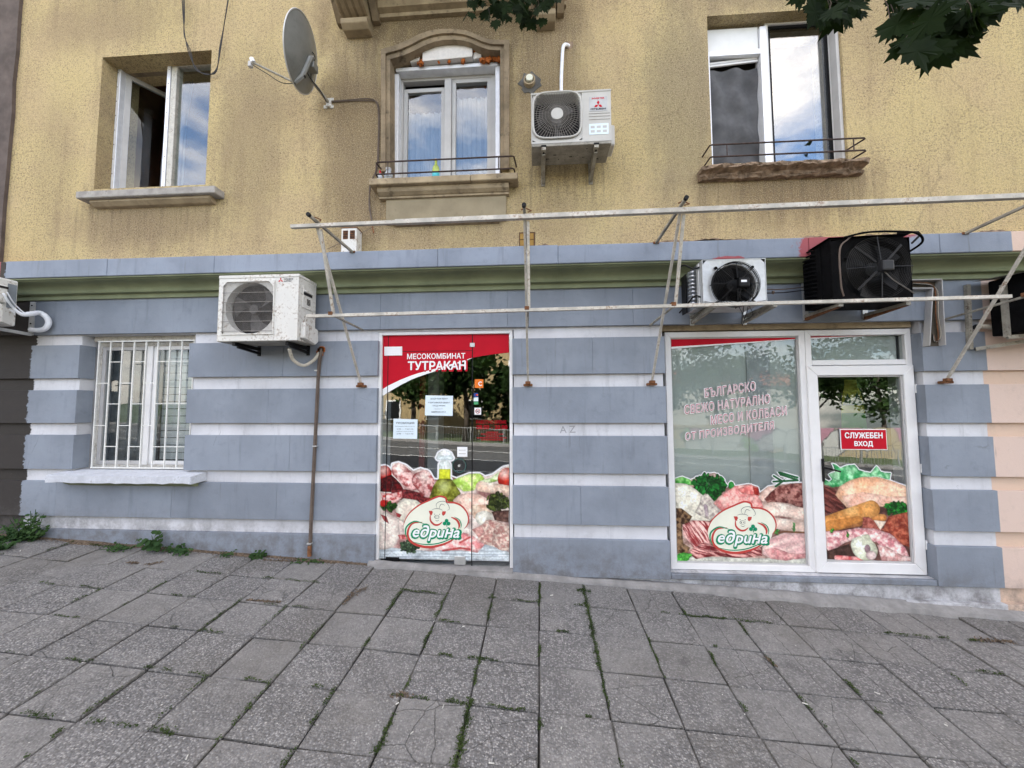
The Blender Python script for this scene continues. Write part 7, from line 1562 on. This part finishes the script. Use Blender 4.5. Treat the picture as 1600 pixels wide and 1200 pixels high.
for x in range(-24,45,2): MB().bar((x,-18.4,S(x,0)),(x,-18.4,S(x,0)+1.0),0.06).build('fence_post', fm, fe)
ob = empty('opposite_building', (-6,-25,S(0,0)), 'yellow building across the street', 'building')
M_OY = plain('opposite_yellow', (0.36,0.27,0.14), 0.9, var=0.12, nscale=1)
MB().box(-26,6,-35,-25,-3,4.6).build('facade', M_OY, ob); MB().box(-26.2,6.2,-35.2,-24.7,4.6,4.9).build('eaves', M_STONE, ob); MB().box(-26,6,-24.97,-24.9,1.3,1.5).build('string_course', M_STONE, ob)
for x in np.arange(-24,5,3.2):
    for z in (-0.9,2.1):
        w_ = empty('window', (x,-25,z), parent=ob); f = MB(); frame4(f, x-0.6,x+0.6,z,z+1.5,0.09,-25.0+0.001,-24.93); f.build('frame', M_PVC, w_); MB().box(x-0.52,x+0.52,-24.98,-24.96,z+0.08,z+1.42).build('pane', M_BLACK, w_)
wb = empty('white_building', (26,-60,0), 'white house with a red roof beyond the trees across the street', 'building')
MB().box(16,40,-66,-56,-4,3.2).build('wall', plain('house_white', (0.45,0.42,0.37), 0.9), wb); MB().prism([(15.5,3.2),(40.5,3.2),(36,5.6),(20,5.6)],-66.5,-55.5).build('roof', plain('red_tiles', (0.35,0.10,0.05), 0.9), wb)
gw = empty('graffiti_wall', (20,-24,S(20,0)), 'low wall painted with graffiti across the street', 'wall')
def graf():
    m = NM('graffiti_paint', 0.7); v = m.vor(0.55,'F1',m.mix(0.8,m.pos,m.noise(1.1,3,0.6,col=True),'ADD'),'Color'); x_,y_,z_ = m.xyz(v)
    c = m.mix(m.ramp(x_,0.45,0.5),(0.36,0.30,0.19),(0.20,0.30,0.14)); c = m.mix(m.ramp(y_,0.62,0.65),c,(0.38,0.2,0.25)); c = m.mix(m.ramp(z_,0.75,0.78),c,(0.42,0.42,0.40)); e2 = m.vor(0.55,'DISTANCE_TO_EDGE',m.mix(0.8,m.pos,m.noise(1.1,3,0.6,col=True),'ADD')); c = m.mix(m.ramp(e2,0.01,0.025,1,0),c,(0.12,0.11,0.11)); m.color(c); return m.m
MB().box(8,46,-24.3,-24,-4,S(20,0)+1.9).build('painted_wall', graf(), gw); MB().box(8,14,-24.32,-23.95,S(20,0)+1.9,S(20,0)+2.1).build('coping', M_STONE, gw)

# ---- trees: crown of many small leaves round real limbs
def crown(m, c, r, n, sz, seed=0, flat_=1.0):
    rs = np.random.RandomState(seed); K = 16; cen = rs.normal(0,0.5,(K,3))*np.array(r); cen = cen+np.array(c); 
    for k in range(n):
        q = cen[rs.randint(K)]+rs.normal(0,0.30,3)*np.array(r)*0.62; nn = rs.normal(0,1,3)+np.array((0,0,0.8)); leaf_at(m, Vector(q), sz*rs.uniform(0.6,1.3), nn)
def tree(x, y, h, r, seed, label, grp='trees across the street'):
    g0 = S(x,y); e = empty('street_tree', (x,y,g0), label, 'tree', grp); rs = random.Random(seed)
    MB().tube([(x,y,g0-0.2),(x+0.1,y,g0+h*0.25),(x+rs.uniform(-.3,.3),y,g0+h*0.5),(x+rs.uniform(-.4,.4),y,g0+h*0.8)],[0.22,0.17,0.12,0.04],8).build('trunk', M_BARK, e, smooth=True)
    for k in range(6): a = k*1.05+rs.random(); MB().tube([(x,y,g0+h*(0.35+0.06*k)),(x+r*0.35*math.cos(a),y+r*0.35*math.sin(a),g0+h*(0.5+0.06*k)),(x+r*0.7*math.cos(a),y+r*0.7*math.sin(a),g0+h*(0.6+0.07*k))],[0.09,0.05,0.02],6).build('limb', M_BARK, e)
    m = MB(); crown(m, (x,y,g0+h*0.68), (r,r,h*0.32), 3800, 0.34, seed); m.build('crown', M_LEAF2, e)
for i, (x, y, h, r) in enumerate(((-1.5,-20.5,5.2,1.4),(9.5,-27,8,3.0),(15,-29,9,3.6),(22,-28,8.5,3.4),(29,-30,9.5,3.8),(37,-29,9,3.6),(-14,-21,5.5,1.6),(-4.6,-20,6.5,2.0),(-8.2,-20.4,6.8,2.2),(3.2,-21,6.4,1.9))): tree(x,y,h,r,i+3,'leafy street tree number %s along the far side' % 'abcdefg'[i] if False else ['small leafy tree in front of the yellow building','tree at the right end of the yellow building','broad tree behind the start of the graffiti wall','dense tree behind the middle of the graffiti wall','tallest tree behind the graffiti wall','last tree behind the far end of the graffiti wall','small tree before the left end of the yellow building','round dark tree left of the small tree before the yellow building','wide dark tree before the middle of the yellow building','dark tree before the right end of the yellow building'][i])

# ---- maple overhead: trunk behind the camera, branches hanging into the top of the view
mt = empty('maple_tree', (9.6,-5.4,gz(9.6,-5.4)), 'maple tree whose leaves, coloured dark as if backlit, hang into the top of the view', 'tree')
MB().tube(bez([(9.6,-5.4,-2.9),(9.5,-5.35,-0.6),(9.3,-5.4,1.4),(9.0,-5.3,3.2),(8.4,-5.2,5.4),(8.0,-5.2,7.4)],4),[0.24-0.011*k for k in range(21)],12).build('trunk', M_BARK, mt, smooth=True)
br_tr = at(1440,-60,-2.35); br_mid = at(800,-60,-0.9)
MB().tube(bez([(9.3,-5.4,1.6),(5.0,-4.9,3.0),(2.2,-3.2,2.5),br_tr,at(1300,-40,-2.2)],5),[0.07-0.0028*k for k in range(21)],8).build('limb', M_BARK, mt, smooth=True)
MB().tube(bez([(9.1,-5.35,2.4),(4.0,-4.0,4.6),(1.4,-2.2,4.0),(0.5,-1.4,3.6),br_mid,at(740,-30,-1.0)],5),[0.08-0.0028*k for k in range(26)],8).build('limb', M_BARK, mt, smooth=True)
def maple_mesh(seed):
    rs = random.Random(seed); P_l = [(0,-0.05),(0.16,0.0),(0.42,-0.02),(0.36,0.10),(0.52,0.20),(0.40,0.28),(0.60,0.52),(0.40,0.46),(0.36,0.56),(0.20,0.48),(0.20,0.70),(0.10,0.66),(0.0,1.0)]
    P_l = [(x*rs.uniform(0.9,1.1), y*rs.uniform(0.94,1.06)) for x, y in P_l]; full = P_l+[(-x*rs.uniform(0.92,1.08), y) for x, y in P_l[-2:0:-1]]
    vs = [Vector((0,0.28,0.0))]+[Vector((x,y,-0.16*x*x-0.10*(y-0.3)**2+rs.uniform(-0.02,0.02))) for x, y in full]; n = len(full)
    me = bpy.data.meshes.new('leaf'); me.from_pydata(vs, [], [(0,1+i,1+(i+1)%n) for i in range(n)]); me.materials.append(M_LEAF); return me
mm_ = [maple_mesh(k) for k in range(5)]
def hang(px, py, y, size, seed):
    rs = random.Random(seed); p = at(px, py, y); o = bpy.data.objects.new('leaf', mm_[seed % 5]); col.objects.link(o); o.parent = mt
    # leaves hang tip down, blade roughly facing out, tilted at random
    M_l = Matrix.Translation(p-WL[mt.name]) @ Matrix.Rotation(rs.uniform(-0.9,0.9),4,'Z') @ Matrix.Rotation(R(-90)+rs.uniform(-0.75,0.55),4,'X') @ Matrix.Rotation(rs.uniform(-0.7,0.7),4,'Z') @ Matrix.Scale(size*rs.uniform(0.55,1.0),4)
    o.matrix_local = M_l
    if seed % 3 == 0: tip = p+Vector((rs.uniform(-.05,.05),rs.uniform(-.03,.03),rs.uniform(.05,.13))); MB().tube([p, p.lerp(tip,0.5)+Vector((0.01,0,0)), tip],0.0016,5).build('leaf_stalk', M_BARK, mt)
k = 0
for pts, y, size, n, jit in (([(1262,-25),(1285,-12),(1310,-5),(1335,-22),(1275,0),(1320,10),(1350,-35),(1300,-30),(1290,8),(1330,2)],-2.35,0.135,40,9),
        ([(1415,-20),(1430,0),(1450,10),(1475,-10),(1500,-5),(1520,10),(1440,30),(1465,25),(1500,22),(1410,15),(1408,35),(1530,-20),(1485,55),(1512,42),(1440,60),(1425,48),(1515,15),(1460,5)],-2.45,0.15,80,10),
        ([(1413,52),(1428,60)],-2.5,0.15,4,5), ([(1500,40)],-2.5,0.17,1,2),
        ([(1550,-30),(1575,-22),(1598,-25),(1560,-8),(1590,-12)],-2.3,0.14,14,7),
        ([(742,-18),(760,-10),(785,-6),(810,-14),(835,-8),(858,-20),(770,-28),(800,-30),(830,-30)],-0.9,0.15,60,9),
        ([(760,12),(778,15),(735,5),(800,8)],-0.95,0.13,8,4), ([(822,8),(835,0),(846,12),(826,18)],-0.85,0.14,14,5)):
    for i in range(n):
        a, b = pts[i % len(pts)]; k += 1; hang(a+random.gauss(0,jit), b+(16 if y > -1.2 else 3)+random.gauss(0,jit*0.6), y+random.gauss(0,0.12), size, k)
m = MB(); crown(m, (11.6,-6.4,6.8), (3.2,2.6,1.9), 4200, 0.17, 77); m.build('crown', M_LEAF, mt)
